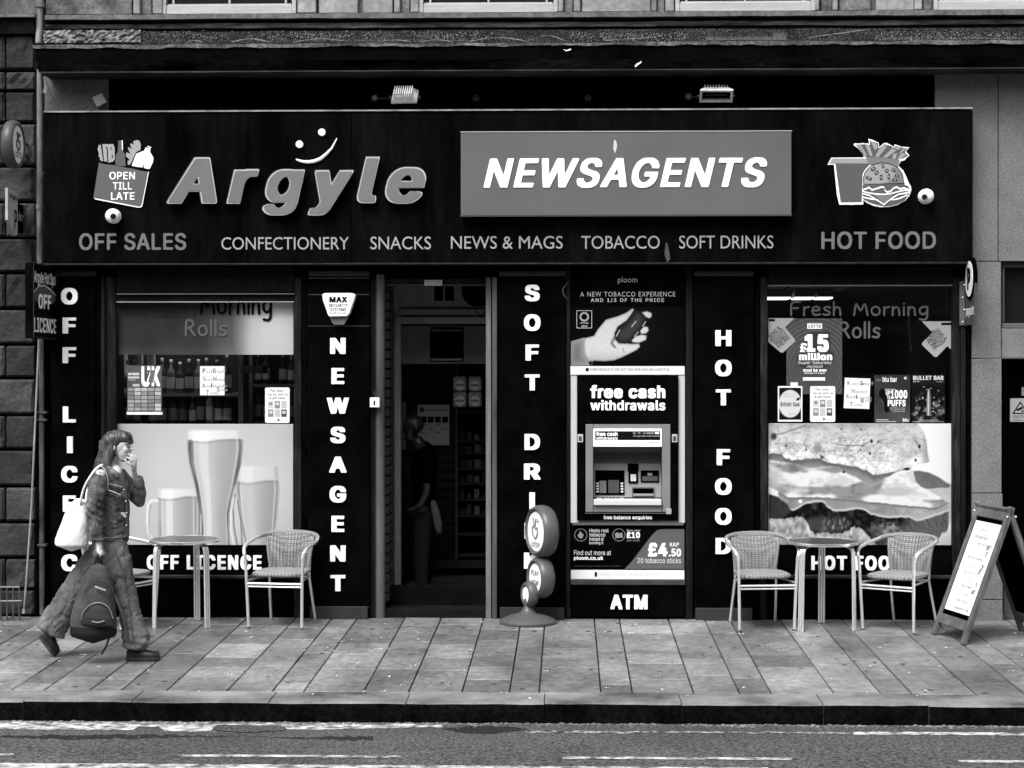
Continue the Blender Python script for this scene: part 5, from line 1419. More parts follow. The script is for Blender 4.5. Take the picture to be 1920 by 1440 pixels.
text('10  12  10', 1187, 810.5, 1210, 814, AF-.0155, print_l, hd); part_b(1212, 810.5, 1226, 814, AF-.0155, AF-.0150, print_m, hd, 'logo_mark', 0); part_b(1228, 810, 1236, 814, AF-.0155, AF-.0150, paper, hd, 'logo_mark', 0)
text('All major bank cards accepted', 1187, 816, 1236, 819.5, AF-.0155, print_l, hd); text('cashzone', 1216, 827.5, 1236, 830.5, AF-.013, print_m, hd, bold=.03)
# recess: sloping back, console
xa, xb = X(1112.7, AY), X(1240.8, AY)
zt, zb = Zp(1177, 837, AY), Zp(1177, 937, AY)
mb = MB()
yb = .16
mb.add([(xa, AF+.01, zt), (xb, AF+.01, zt), (xb, yb, zt-.06), (xa, yb, zt-.06)], [(3,2,1,0)])       # hood
mb.add([(xa, yb, zt-.06), (xb, yb, zt-.06), (xb, yb-.02, zt-.15), (xa, yb-.02, zt-.15)], [(3,2,1,0)])
mb.add([(xa, AF+.01, zt), (xa, yb, zt-.06), (xa, yb-.02, zb), (xa, AF+.01, zb)], [(0,1,2,3)])
mb.add([(xb, AF+.01, zt), (xb, yb, zt-.06), (xb, yb-.02, zb), (xb, AF+.01, zb)], [(3,2,1,0)])
mb.build('recess', steel2, atm)
# console face: leaning plane from (y=.14, z=zt-.15) to (y=.06, z=zb+.02)
zc1, zc0 = zt-.15, zb+.015
def con(u, w, off=0):    # u,w in 0..1 across and up the console
    x = xa+(xb-xa)*u; y = .06+(.14-.06)*w-off; z = zc0+(zc1-zc0)*w-off*.2
    return (x, y, z)
def cbox(u0, w0, u1, w1, h, m, nm, par=atm, h0=0.0005):
    mb = MB(); vs = [con(u0, w0, h0), con(u1, w0, h0), con(u1, w1, h0), con(u0, w1, h0), con(u0, w0, h), con(u1, w0, h), con(u1, w1, h), con(u0, w1, h)]
    mb.add(vs, [(0,3,2,1),(4,5,6,7),(0,1,5,4),(1,2,6,5),(2,3,7,6),(3,0,4,7)]); return mb.build(nm, m, par)
cbox(0, 0, 1, 1, .0004, steel, 'console', h0=-.01)
sc = cbox(.03, .08, .46, .80, .010, black_matt, 'screen_housing')
cbox(.09, .14, .19, .50, .0125, mat('screen glow', .09, .2), 'screen_picture', sc, .0105); cbox(.22, .14, .38, .52, .0125, mat('screen dim', .03, .2), 'screen_picture', sc, .0105)
for w in (.16, .24, .32, .40):
    cbox(.045, w, .08, w+.045, .018, print_l, 'screen_button', sc, .0105); cbox(.405, w, .44, w+.045, .018, print_l, 'screen_button', sc, .0105)
rs = cbox(.51, .78, .67, 1.0, .012, black_matt, 'receipt_slot'); cr = cbox(.52, .44, .66, .76, .018, black_matt, 'card_reader'); cbox(.55, .50, .63, .70, .024, print_l, 'card_slot', cr, .0185)
ds = cbox(.70, .46, .97, .80, .014, black_matt, 'display_panel'); cbox(.72, .50, .95, .64, .016, print_d, 'display_text', ds, .0145); cbox(.80, .66, .87, .73, .017, print_m, 'display_text', ds, .0145)
cbox(.57, .05, .90, .30, .016, steel2, 'cash_tray_frame'); cbox(.585, .07, .885, .28, .0185, black_matt, 'cash_slot', h0=.0165); cbox(.585, .07, .885, .13, .024, steel, 'cash_flap', h0=.019)
# shelf, keypad
part_b(1113, 937, 1240.5, 947.5, AF-.035, AY+.08, mat('bright steel edge', .62, .35, metal=.2), atm, 'shelf', .004)
part_b(1113, 948, 1240.5, 960, AF-.004, AY, steel, atm, 'apron', .002)
zk = Zp(1177, 937, AF)
for i, (a, b) in enumerate([(.05, .13), (.15, .19), (.20, .24), (.25, .29), (.30, .35), (.37, .45)]):
    for j in range(3):
        mb = MB(); mb.box(xa+(xb-xa)*a, xa+(xb-xa)*b-.004, AF-.015+j*.022, AF+.002+j*.022, zk, zk+.012); mb.build('key', paper_g if i not in (0, 5) else print_l, atm)
part_b(1097, 962, 1258, 963, AF-.004, AY-.02, alu_dull, atm, 'base_trim', 0)
for px in (1083, 1260):
    part_b(px, 814, px+10, 829, AY-.0325, AY-.0305, paper_g, atm, 'sticker', 0)
    part_b(px+2, 818, px+8, 827, AY-.0335, AY-.033, print_d, atm, 'sticker_mark', 0)
part_b(1249, 954, 1259, 964, AF-.012, AF-.001, alu, atm, 'lock', .002)
# lower advert
t = thing('price_poster', 'slanted black and grey tobacco poster with £4.50 price under the cash machine', 'poster', loc=P(1177, 1085, AY))
mb = MB(); mb.bp(1070, 981, 1284, 1068, AY-.005, .015); mb.build('board', black_paint, t)
Y4 = AY-.0065
mb = MB(); mb.sheet(pp([(1171, 1067), (1185, 1052), (1222, 1004), (1232, 994), (1240, 992), (1283, 992), (1283, 1067)], Y4), Y4); mb.build('grey_field', mat('field grey', .085, .5), t)
part_b(1073, 980.5, 1282, 985, AY-.03, AY-.006, mat('dark grey ledge', .08, .5), t, 'ledge', .001)  # narrow dark grey ledge along the poster top
Y5 = Y4-.001
for i, w in enumerate(['Heats real', 'tobacco', 'instead of', 'burning it']): text(w, 1105, 991+i*8, [1141, 1135, 1132, 1131][i], 998+i*8, Y5, print_l, t, bold=.01)
text('Save over', 1175, 992, 1201, 996.5, Y5, print_l, t); text('£10', 1175, 997.5, 1200, 1009, Y5, white_acr, t, bold=.04); text('per pack', 1176, 1010.5, 1200, 1016, Y5, print_m, t)
text('Find out more at', 1076, 1031.5, 1145.5, 1041, Y5, print_l, t, bold=.005); text('ploom.co.uk', 1076, 1043, 1131, 1051.5, Y5, white_acr, t, bold=.03)
text('£4', 1215, 1017.5, 1252, 1043.5, Y5, white_acr, t, bold=.05); text('.50', 1254, 1028.5, 1277, 1043.5, Y5, white_acr, t, bold=.04); text('RRP', 1256, 1017.5, 1273, 1025, Y5, white_acr, t)
text('20 tobacco sticks', 1195, 1046, 1277, 1056, Y5, print_l, t, bold=.01); text('terms and conditions apply to this offer', 1205, 1061, 1277, 1063.5, Y5, print_m, t); text('verified retail price at date of print see website', 1075, 1060, 1163, 1063, Y5, print_d, t)
for cx in (1089, 1160.5):
    mb = MB(); n = 24; ring = []
    for k in range(n):
        a = 2*math.pi*k/n; ring += [(cx+12*math.cos(a), 1003+12*math.sin(a)), (cx+11*math.cos(a), 1003+11*math.sin(a))]
    pts = pp(ring, Y5); mb.add([(p[0], Y5, p[1]) for p in pts], [(2*k, 2*k+1, (2*k+3)%(2*n), (2*k+2)%(2*n)) for k in range(n)]); mb.build('icon_ring', print_m, t)
flat2('flame_icon', [(1085,1008),(1083,1003),(1086,1000),(1088,995),(1090,999),(1094,1002),(1093,1007),(1090,1010)], print_m, Y5, t)
flat2('pack_icon', [(1153,1000),(1158,998),(1160,1000),(1167,999),(1168,1008),(1154,1009)], print_m, Y5, t)
mb = MB(); mb.bp(1070.5, 1069, 1283, 1086, AY-.008, .015); mb.build('warning_strip', paper, t)
text('THESE PRODUCTS ARE NOT RISK FREE AND ARE ADDICTIVE', 1121, 1073.5, 1240, 1080.5, AY-.0095, print_l, t, space=1.1); part_b(1115, 1072.5, 1119.5, 1081, AY-.0095, AY-.0085, ink, t, 'warning_mark', 0)
post(1070, 1285, 1087, 1097, -.045, .02, mat('dull ledge', .035, .5, noise=(5, .5)), 'atm_ledge')
t = thing('atm_sign', 'black ATM sign at the foot of the cash machine column', 'shop sign', loc=P(1177, 1155, AY))
mb = MB(); mb.bp(1072, 1098, 1283, 1156, AY-.006, .015); mb.build('sign_panel', black_paint, t)
text_letters('ATM', 1144.5, 1115, 1214, 1142, AY-.007, white_acr, t, .018, bold=.05)

# ================================================================== FIXTURES
# alarm box
t = thing('alarm_box', 'white wedge shaped alarm box reading SECURITY SYSTEMS', 'alarm box', loc=P(635, 605, -.14))
pts = [(604,552),(609,549.5),(661,549.5),(666.5,553),(665,560),(655,588),(651,593),(618,594),(615,591),(605,562)]
mb = MB(); mb.prism(pp(pts, -.15), -.15, -.064); mb.build('casing', white_acr, t, bevel=.006)
pts = [(616,590),(654,590),(650,600),(645,609),(626,609),(622,604)]
mb = MB(); mb.prism(pp(pts, -.12), -.12, -.064); mb.build('strobe_lens', mat('smoky lens', .12, .25), t, bevel=.003)
for w, x0, y0, x1, y1, m, bo in (('MAX', 617.5, 556.5, 651, 567, ink, .05), ('SECURITY', 616.5, 569.5, 652, 575.5, ink, .018), ('SYSTEMS', 619, 577.5, 649, 583.5, ink, .018), ('01698 501620', 618.5, 585.5, 648.5, 588.5, ink, .0)):
    text(w, x0, y0, x1, y1, -.1515, m, t, bold=bo)
# dome cameras
def dome(px, py, r, look, lab):
    p = P(px, py, FY-.045); t = thing('dome_camera', lab, 'security camera', 'white dome cameras on the fascia', loc=(p.x, FY, p.z))
    mb = MB(); M = Matrix.Translation((p.x, FY-.001, p.z)) @ Matrix.Rotation(math.radians(90), 4, 'X'); mb.lathe([(r*1.0, 0), (r*1.0, .02), (r*.9, .03)], M, 24); mb.build('base', white_acr, t, smooth=True)
    mb = MB(); mb.ball((p.x, FY-.045, p.z), r, 24, 16); mb.build('ball', white_acr, t, smooth=True)
    d = Vector(look).normalized(); q = d.to_track_quat('Z', 'Y').to_matrix().to_4x4()
    c = Vector((p.x, FY-.045, p.z))+d*r*.90
    mb = MB(); mb.lathe([(r*.46, -.006), (r*.44, .008), (r*.34, .010)], Matrix.Translation(c) @ q, 20); ln = mb.build('lens_ring', paper_g, t, smooth=True)
    mb = MB(); mb.lathe([(r*.36, .0), (r*.34, .0125), (r*.2, .0135)], Matrix.Translation(c) @ q, 20); mb.build('lens', mat('camera lens', .006, .12, spec=.6), t, smooth=True)
dome(211.5, 405, .062, (.28, -1, -.12), 'white dome camera under the carrier bag emblem')
dome(1737, 368, .062, (-.45, -1, -.18), 'white dome camera right of the burger emblem')
# floodlights
def flood(px, py, tilt, turn, lab, w=.20, bright=True):
    t = thing('floodlight', lab, 'floodlight', 'floodlights above the fascia', loc=P(px, py, -.20))
    M = Matrix.Rotation(turn, 4, 'Z') @ Matrix.Rotation(tilt, 4, 'X')
    body = mat('weathered floodlight casing', .5, .5, noise=(14, .4, 2.5))
    mb = MB(); h = .135; d = .05
    # frame face looks to -Y before tilting
    mb.box(-w/2, w/2, -.012, 0, h/2-.018, h/2, M=M); mb.box(-w/2, w/2, -.012, 0, -h/2, -h/2+.018, M=M)
    mb.box(-w/2, -w/2+.018, -.012, 0, -h/2+.018, h/2-.018, M=M); mb.box(w/2-.018, w/2, -.012, 0, -h/2+.018, h/2-.018, M=M)
    o = mb.build('rim', body, t, local=True)
    mb = MB(); mb.box(-w/2+.019, w/2-.019, .02, .024, -h/2+.019, h/2-.019, M=M); mb.build('reflector', black_matt, t, local=True)
    mb = MB(); mb.tube([M @ Vector((-w*.33, .008, 0)), M @ Vector((w*.33, .008, 0))], .006, 8); mb.build('tube_lamp', grey_bar, t, local=True)
    mb = MB(); vs = [(-w/2, 0, -h/2), (w/2, 0, -h/2), (w/2, 0, h/2), (-w/2, 0, h/2), (-w*.36, d, -h*.34), (w*.36, d, -h*.34), (w*.36, d, h*.34), (-w*.36, d, h*.34)]
    mb.add([M @ Vector(v) for v in vs], [(4,7,6,5),(0,4,5,1),(1,5,6,2),(2,6,7,3),(3,7,4,0)]); mb.build('housing', body, t, local=True)
    mb = MB()
    for k in range(9):
        x = -w*.34+w*.68*k/8; mb.box(x-.003, x+.003, d, d+.03, -h*.33, h*.33, M=M)
    mb.build('cooling_fins', body, t, local=True)
    mb = MB(); mb.tube([Vector((-w/2-.012, 0, 0)), Vector((-w/2-.012, .12, .0)), Vector((w/2+.012, .12, 0)), Vector((w/2+.012, 0, 0))], .007, 6)
    mb.tube([Vector((0, .12, 0)), Vector((0, .23, 0))], .01, 6); mb.build('bracket', steel_dark, t, local=True)
    return t
f1 = flood(759, 181, math.radians(35), math.radians(172), 'bright floodlight tilted upward above the sign, left of the two', w=.215)
f2 = flood(1343, 179, math.radians(52), math.radians(0), 'finned floodlight tilted downward above the sign, right of the two', w=.27, bright=True)
for k, (px, py) in enumerate(((703, 184), (1291, 181))):
    p = P(px, py, -.03); mb = MB(); M = Matrix.Translation(p) @ Matrix.Rotation(math.radians(90), 4, 'X')
    mb.lathe([(.028, -.05), (.028, .02), (.02, .03)], M, 14); mb.tube([p+Vector((.03, -.01, -.005)), p+Vector((.11, -.02, -.005)), p+Vector((.22, -.06, .0))], .004, 5)
    o = mb.build('junction_box', steel_dark, None); tag(o, ['round junction box left of the upturned floodlight', 'round junction box left of the downturned floodlight'][k], 'junction box', 'round junction boxes by the floodlights')
for px in (893, 1103):
    p = P(px, 184, .018); mb = MB(); mb.lathe([(.03, 0), (.03, .01), (.024, .012), (.02, .004)], Matrix.Translation(p) @ Matrix.Rotation(math.radians(90), 4, 'X'), 14)
    o = mb.build('blanking_plate', mat('blank plate', .012, .6), None); tag(o, 'dark round blanking plate on the black board, %s' % ('nearer the upturned floodlight' if px < 1000 else 'nearer the downturned floodlight'), 'blanking plate', 'round blanking plates above the sign')
p = P(187, 189, -.02); mb = MB(); mb.box(-.045, .045, -.035, .045, -.045, .045, M=Matrix.Translation(p) @ Matrix.Rotation(math.radians(-28), 4, 'Y') @ Matrix.Rotation(math.radians(12), 4, 'Z'))
tag(mb.build('sensor_box', mat('sensor box', .38, .6), None, bevel=.003), 'small pale box hanging askew above the sign at far left', 'sensor')
t = thing('switch_box', 'small white box with a key slot on the post left of the doorway', 'switch', loc=P(702, 755, -.06))
mb = MB(); mb.bp(693.5, 745.5, 711.5, 764, -.07, -.045); mb.build('casing', white_acr, t, bevel=.004)
mb = MB(); mb.bp(700.5, 751, 703.5, 760, -.0715, -.0702); mb.build('key_slot', ink, t)
mb = MB(); mb.tube([P(703, 745, -.055), P(702.5, 733, -.05)], .003, 5); mb.build('cable', steel_dark, t)
t = sheet('door_plate', 796, 525, 829, 535.5, paper_g, 'small pale plate on the door head above the entrance', 'plate', Y=.008)
for a, b in ((798, 811), (814, 827)): text('PUSH BAR', a, 526.5, b, 529.5, .007, print_d, t); text('LICENCE', a, 531, b, 534, .007, print_d, t)
# drainpipe and cables at left
t = thing('drainpipe', 'mottled iron drainpipe running down the left edge of the shopfront', 'drainpipe', loc=P(78, 1150, -.09))
mb = MB(); mb.tube([P(74.5, -120, -.06), P(74.5, 55, -.06), P(73.5, 66, -.075), P(73, 82, -.09)], .030, 12); mb.tube([P(74.5, 4, -.06), P(74.5, 14, -.06)], .042, 12); mb.build('upper_pipe', pipe_m, t, smooth=True)
mb = MB(); mb.tube([P(74.5, 131, -.10), P(74.5, 500, -.10)], .025, 12); mb.build('middle_pipe', pipe_m, t, smooth=True)
mb = MB(); mb.tube([P(74.5, 384, -.10), P(74.5, 392, -.10)], .032, 12); mb.build('collar', pipe_m, t, smooth=True)
mb = MB(); mb.tube([P(77, 500, -.10), P(78, 820, -.08), P(79, 1152, -.08)], .022, 12); mb.build('lower_pipe', mat('flaking lower pipe', .05, .8, noise=(9, 1.2, 3.5), stretch=(1, 1, .2), bump=(20, .006)), t, smooth=True)
for y in (771, 785, 1020): 
    mb = MB(); mb.bp(70, y, 86, y+4, -.115, -.03); mb.build('bracket', steel_dark, t)
t = thing('leaning_pole', 'thin pale pole leaning from below the blade sign to the ground', 'pole', loc=P(45, 1150, -.16))
mb = MB(); mb.tube([P(73, 636, -.14), P(67, 770, -.14), P(59, 950, -.15), P(47, 1120, -.16), P(45, 1142, -.16)], .0085, 8); mb.build('rod', mat('pale rod', .24, .5, noise=(6, .4)), t, smooth=True)
mb = MB(); mb.tube([P(45, 1142, -.16), P(44, 1150, -.16)], .013, 8); mb.build('foot', paper_g, t)
mb = MB(); mb.tube([P(82, 322, -.13), P(72, 342, -.14), P(70, 365, -.14), P(77, 400, -.14), P(73, 450, -.14), P(70, 480, -.14), P(77, 492, -.16)], .0035, 5)
tag(mb.build('loose_cable', pipe_m, None), 'thin cable looping down beside the drainpipe over the blade sign', 'cable')
t = thing('pipe_bracket', 'pale triangular bracket hanging under the cornice at left', 'bracket', loc=P(84, 160, -.1))
mb = MB(); mb.prism(pp([(81, 143), (84, 146), (90, 163), (87, 175), (80, 174), (83, 160)], -.12), -.12, -.10); mb.build('plate', mat('bracket grey', .18, .6), t)
# low railing bottom left
t = thing('railing', 'low dark iron railing in the bottom left corner against the stone wall', 'railing', loc=P(10, 1163, -.25))
def rail(px0, py0, px1, py1, Y, r, nm):
    mb = MB(); mb.tube([P(px0, py0, Y), P(px1, py1, Y)], r, 6); mb.build(nm, steel_dark, t)
rail(-160, 1101, 37, 1101, -.25, .010, 'top_rail'); rail(-160, 1129, 41, 1127, -.25, .010, 'mid_rail')
for k in range(18):
    px = 36-k*11.5; rail(px, 1102, px+.5, 1163, -.25, .008, 'bar')
# blade signs at left: round, paypoint, off licence
def torus_face(t, c, R0, r, n, names=('rim', 'face'), m_rim=sign_mid, m_face=white_acr, ax=.05):
    n = Vector(n).normalized(); zax = Vector((0, 0, 1)); s = zax.cross(n).normalized()
    M = Matrix((s, zax, n)).transposed().to_4x4(); M = Matrix.Translation(c) @ M
    mb = MB(); K = 40; J = 12; vs = []; fs = []
    for i in range(K):
        a = 2*math.pi*i/K
        for j in range(J):
            b = 2*math.pi*j/J; rr = R0+r*math.cos(b); vs.append(M @ Vector((rr*math.cos(a), rr*math.sin(a), ax*math.sin(b))))
    for i in range(K):
        for j in range(J): fs.append((i*J+j, ((i+1)%K)*J+j, ((i+1)%K)*J+(j+1)%J, i*J+(j+1)%J))
    mb.add(vs, fs); mb.build(names[0], m_rim, t, smooth=True)
    mb = MB(); mb.lathe([(R0-.008, -ax*.55), (R0-.008, ax*.75), (R0*.5, ax*.80)], M, 40); mb.build(names[1], m_face, t, smooth=False)
    return M
def on_face(t, M, w, x0, y0, x1, y1, z, m, **kw):
    co, fs = glyphs(w, **kw); mn, mx = co.min(0), co.max(0)
    u = (co[:,0]-mn[0])/(mx[0]-mn[0]); v = (co[:,1]-mn[1])/(mx[1]-mn[1])
    mb = MB(); mb.add([M @ Vector((x0+a*(x1-x0), y0+b*(y1-y0), z)) for a, b in zip(u, v)], fs); return mb.build('lettering', m, t)
def scribble_hand(t, M, s, z, m):
    # simple crossed-fingers mark: two rising strokes over a curled palm
    mb = MB()
    for pts in ([(-.02, -.25), (-.22, -.1), (-.25, .12), (-.1, .22), (.05, .1), (.18, .16), (.2, -.05), (.1, -.22), (-.02, -.25)], [(-.1, .2), (-.2, .5)], [(-.02, .2), (.06, .48)], [(.2, .35), (.24, .42)]):
        mb.tube([M @ Vector((a*s, b*s, z)) for a, b in pts], .004*s/.1, 5)
    mb.build('hand_mark', m, t)
t = thing('blade_sign', 'round blade sign with a thick grey rim at the top of the stone wall', 'shop sign', 'signs projecting from the wall at left', loc=P(40, 300, 0))
c = Vector((X(25, -.42), -.42, Zp(30, 271, -.42)))
M = torus_face(t, c, .17, .03, (1, -.02, 0), ax=.05, m_rim=mat('dark moulded rim', .06, .4)); scribble_hand(t, M, .20, .041, print_d); on_face(t, M, 'LOTTO', -.09, -.11, .09, -.06, .041, print_d, bold=.03)
mb = MB(); mb.tube([c+Vector((0, .18, .05)), Vector((c.x, .02, c.z+.05))], .012, 8); mb.tube([c+Vector((0, .18, -.05)), Vector((c.x, .02, c.z-.05))], .012, 8); mb.build('arm', steel_dark, t)
t = thing('parcel_sign', 'pale shield shaped blade sign beneath the round sign on the stone wall', 'shop sign', 'signs projecting from the wall at left', loc=P(40, 440, 0))
xs = X(20, -.42); z1, z0 = Zp(12, 353, -.45), Zp(12, 436, -.45)
Mx = Matrix(((0, 0, 1), (1, 0, 0), (0, 1, 0))).to_4x4()   # local x -> +Y, y -> Z, z -> +X
def side_plate(nm, x, pts, th, m, par):
    mb = MB(); n = len(pts)
    mb.add([(x, y, z) for y, z in pts] + [(x-th, y, z) for y, z in pts], [tuple(range(n)), tuple(range(2*n-1, n-1, -1))] + [(i, i+n, (i+1)%n+n, (i+1)%n) for i in range(n)]); return mb.build(nm, m, par)
side_plate('pale_panel', xs, [(-.50, z1), (-.22, z1-.02), (-.22, z0+.0), (-.32, z0-.02), (-.50, z0+.10)], .022, mat('pale sign panel', .34, .6, noise=(8, .3)), t)
side_plate('dark_panel', xs-.01, [(-.21, z1-.10), (-.02, z1-.10), (-.02, z0+.03), (-.21, z0+.0)], .03, black_matt, t)
def side_text(t, x, w, y0, z0_, y1, z1_, m, **kw):
    co, fs = glyphs(w, **kw); mn, mx = co.min(0), co.max(0)
    u = (co[:,0]-mn[0])/(mx[0]-mn[0]); v = (co[:,1]-mn[1])/(mx[1]-mn[1])
    mb = MB(); mb.add([(x, y0+a*(y1-y0), z0_+b*(z1_-z0_)) for a, b in zip(u, v)], fs); return mb.build('lettering', m, t)
side_text(t, xs+.002, 'Pay', -.44, z1-.10, -.24, z1-.04, ink, bold=.02); side_text(t, xs+.002, 'P', -.32, z0+.04, -.24, z0+.20, ink, bold=.03)
side_text(t, xs-.007, 'collect+', -.205, z0+.12, -.025, z0+.20, paper_g)
t = thing('off_licence_sign', 'rectangular black blade sign reading OFF LICENCE beside the stone wall', 'shop sign', 'signs projecting from the wall at left', loc=P(75, 636, 0))
xn = X(62, -.74); zt_, zb_ = Zp(62, 492, -.74), Zp(62, 634, -.74)
yn, yf = -.74, -.015
mb = MB(); mb.box(xn-.065, xn, yn, yf, zb_, zt_); mb.build('box', mat('sign box black', .002, .5, spec=.02, noise=(6, .8, 3)), t, bevel=.003)
mb = MB()
for a, b, c_, d_ in ((yn, yf, zt_-.012, zt_), (yn, yf, zb_, zb_+.012), (yn, yn+.012, zb_+.013, zt_-.013), (yf-.012, yf, zb_+.013, zt_-.013)): mb.box(xn+.0005, xn+.006, a, b, c_, d_)
mb.build('edge_trim', mat('dark trim', .015, .5), t)
H = zt_-zb_; L = yf-yn
side_text(t, xn+.002, 'Argyle Hot Spot', yn+.03, zt_-.30*H, yf-.03, zt_-.10*H, white_acr, bold=.02)
side_text(t, xn+.004, 'OFF', yn+.14, zb_+.40*H, yf-.20, zb_+.60*H, white_acr, bold=.04); side_text(t, xn+.004, 'LICENCE', yn+.02, zb_+.08*H, yf-.04, zb_+.28*H, white_acr, bold=.03)
def side_poly(t, x, pts, m, nm): 
    mb = MB(); mb.add([(x, yn+a*L, zb_+b*H) for a, b in pts], [tuple(range(len(pts)))]); mb.build(nm, m, t)
side_poly(t, xn+.0015, [(.03, .50), (.03, .62), (.2, .70), (.45, .72), (.7, .68), (.97, .60), (.97, .56), (.85, .50), (.6, .47), (.3, .47)], print_d, 'swoosh_field')
side_poly(t, xn+.0025, [(.03, .60), (.2, .685), (.45, .71), (.7, .67), (.97, .585), (.97, .60), (.7, .69), (.45, .73), (.2, .705), (.03, .625)], print_l, 'swoosh')
# paypoint blade at the right end
t = thing('pay_sign', 'narrow blade sign with a white disc above the right pilaster', 'shop sign', loc=P(1812, 610, 0))
xr = X(1800.5, -.03)
mb = MB(); mb.box(xr-.012, xr+.03, -.062, -.052, Zp(1806, 610), Zp(1806, 528)); mb.build('fixing_plate', sign_mid, t)
xr += .035; y0_, y1_ = -.42, -.055
zB, zT = Zp(1826, 609, -.3), Zp(1826, 523, -.3)
mb = MB(); mb.box(xr, xr+.02, y0_, y1_, zB, zT); mb.build('panel', mat('blade dark grey', .05, .5), t, bevel=.002)
for zf in (.08, .35, .62, .9):
    mb = MB(); mb.ball((xr-.02+(.012 if int(zf*10)%2 else 0), -.064, zB+(zT-zB)*zf), .009, 8, 6); mb.build('bolt', alu, t)
mm = Matrix.Translation((xr+.01, -.25, Zp(1822, 523, -.25))) @ Matrix(((0,0,-1),(0,1,0),(1,0,0))).to_4x4()
mb = MB(); mb.lathe([(.175, -.016), (.175, .016)], mm, 36); mb.build('disc', black_matt, t)
mb = MB(); mb.lathe([(.145, .017), (.145, .02)], mm, 36); mb.build('disc_face', white_acr, t)
def left_text(t, x, w, ya, za, yb, zb2, m, **kw):
    co, fs = glyphs(w, **kw); mn, mx = co.min(0), co.max(0)
    u = (co[:,0]-mn[0])/(mx[0]-mn[0]); v = (co[:,1]-mn[1])/(mx[1]-mn[1])
    mb = MB(); mb.add([(x, yb-a*(yb-ya), za+b*(zb2-za)) for a, b in zip(u, v)], fs); return mb.build('lettering', m, t)
zc = Zp(1822, 523, -.25)
left_text(t, xr-.0125, 'P', -.31, zc-.09, -.19, zc+.09, ink, bold=.07); left_text(t, xr-.002, 'paypoint', -.40, zB+.06, -.09, zB+.16, white_acr, bold=.02)

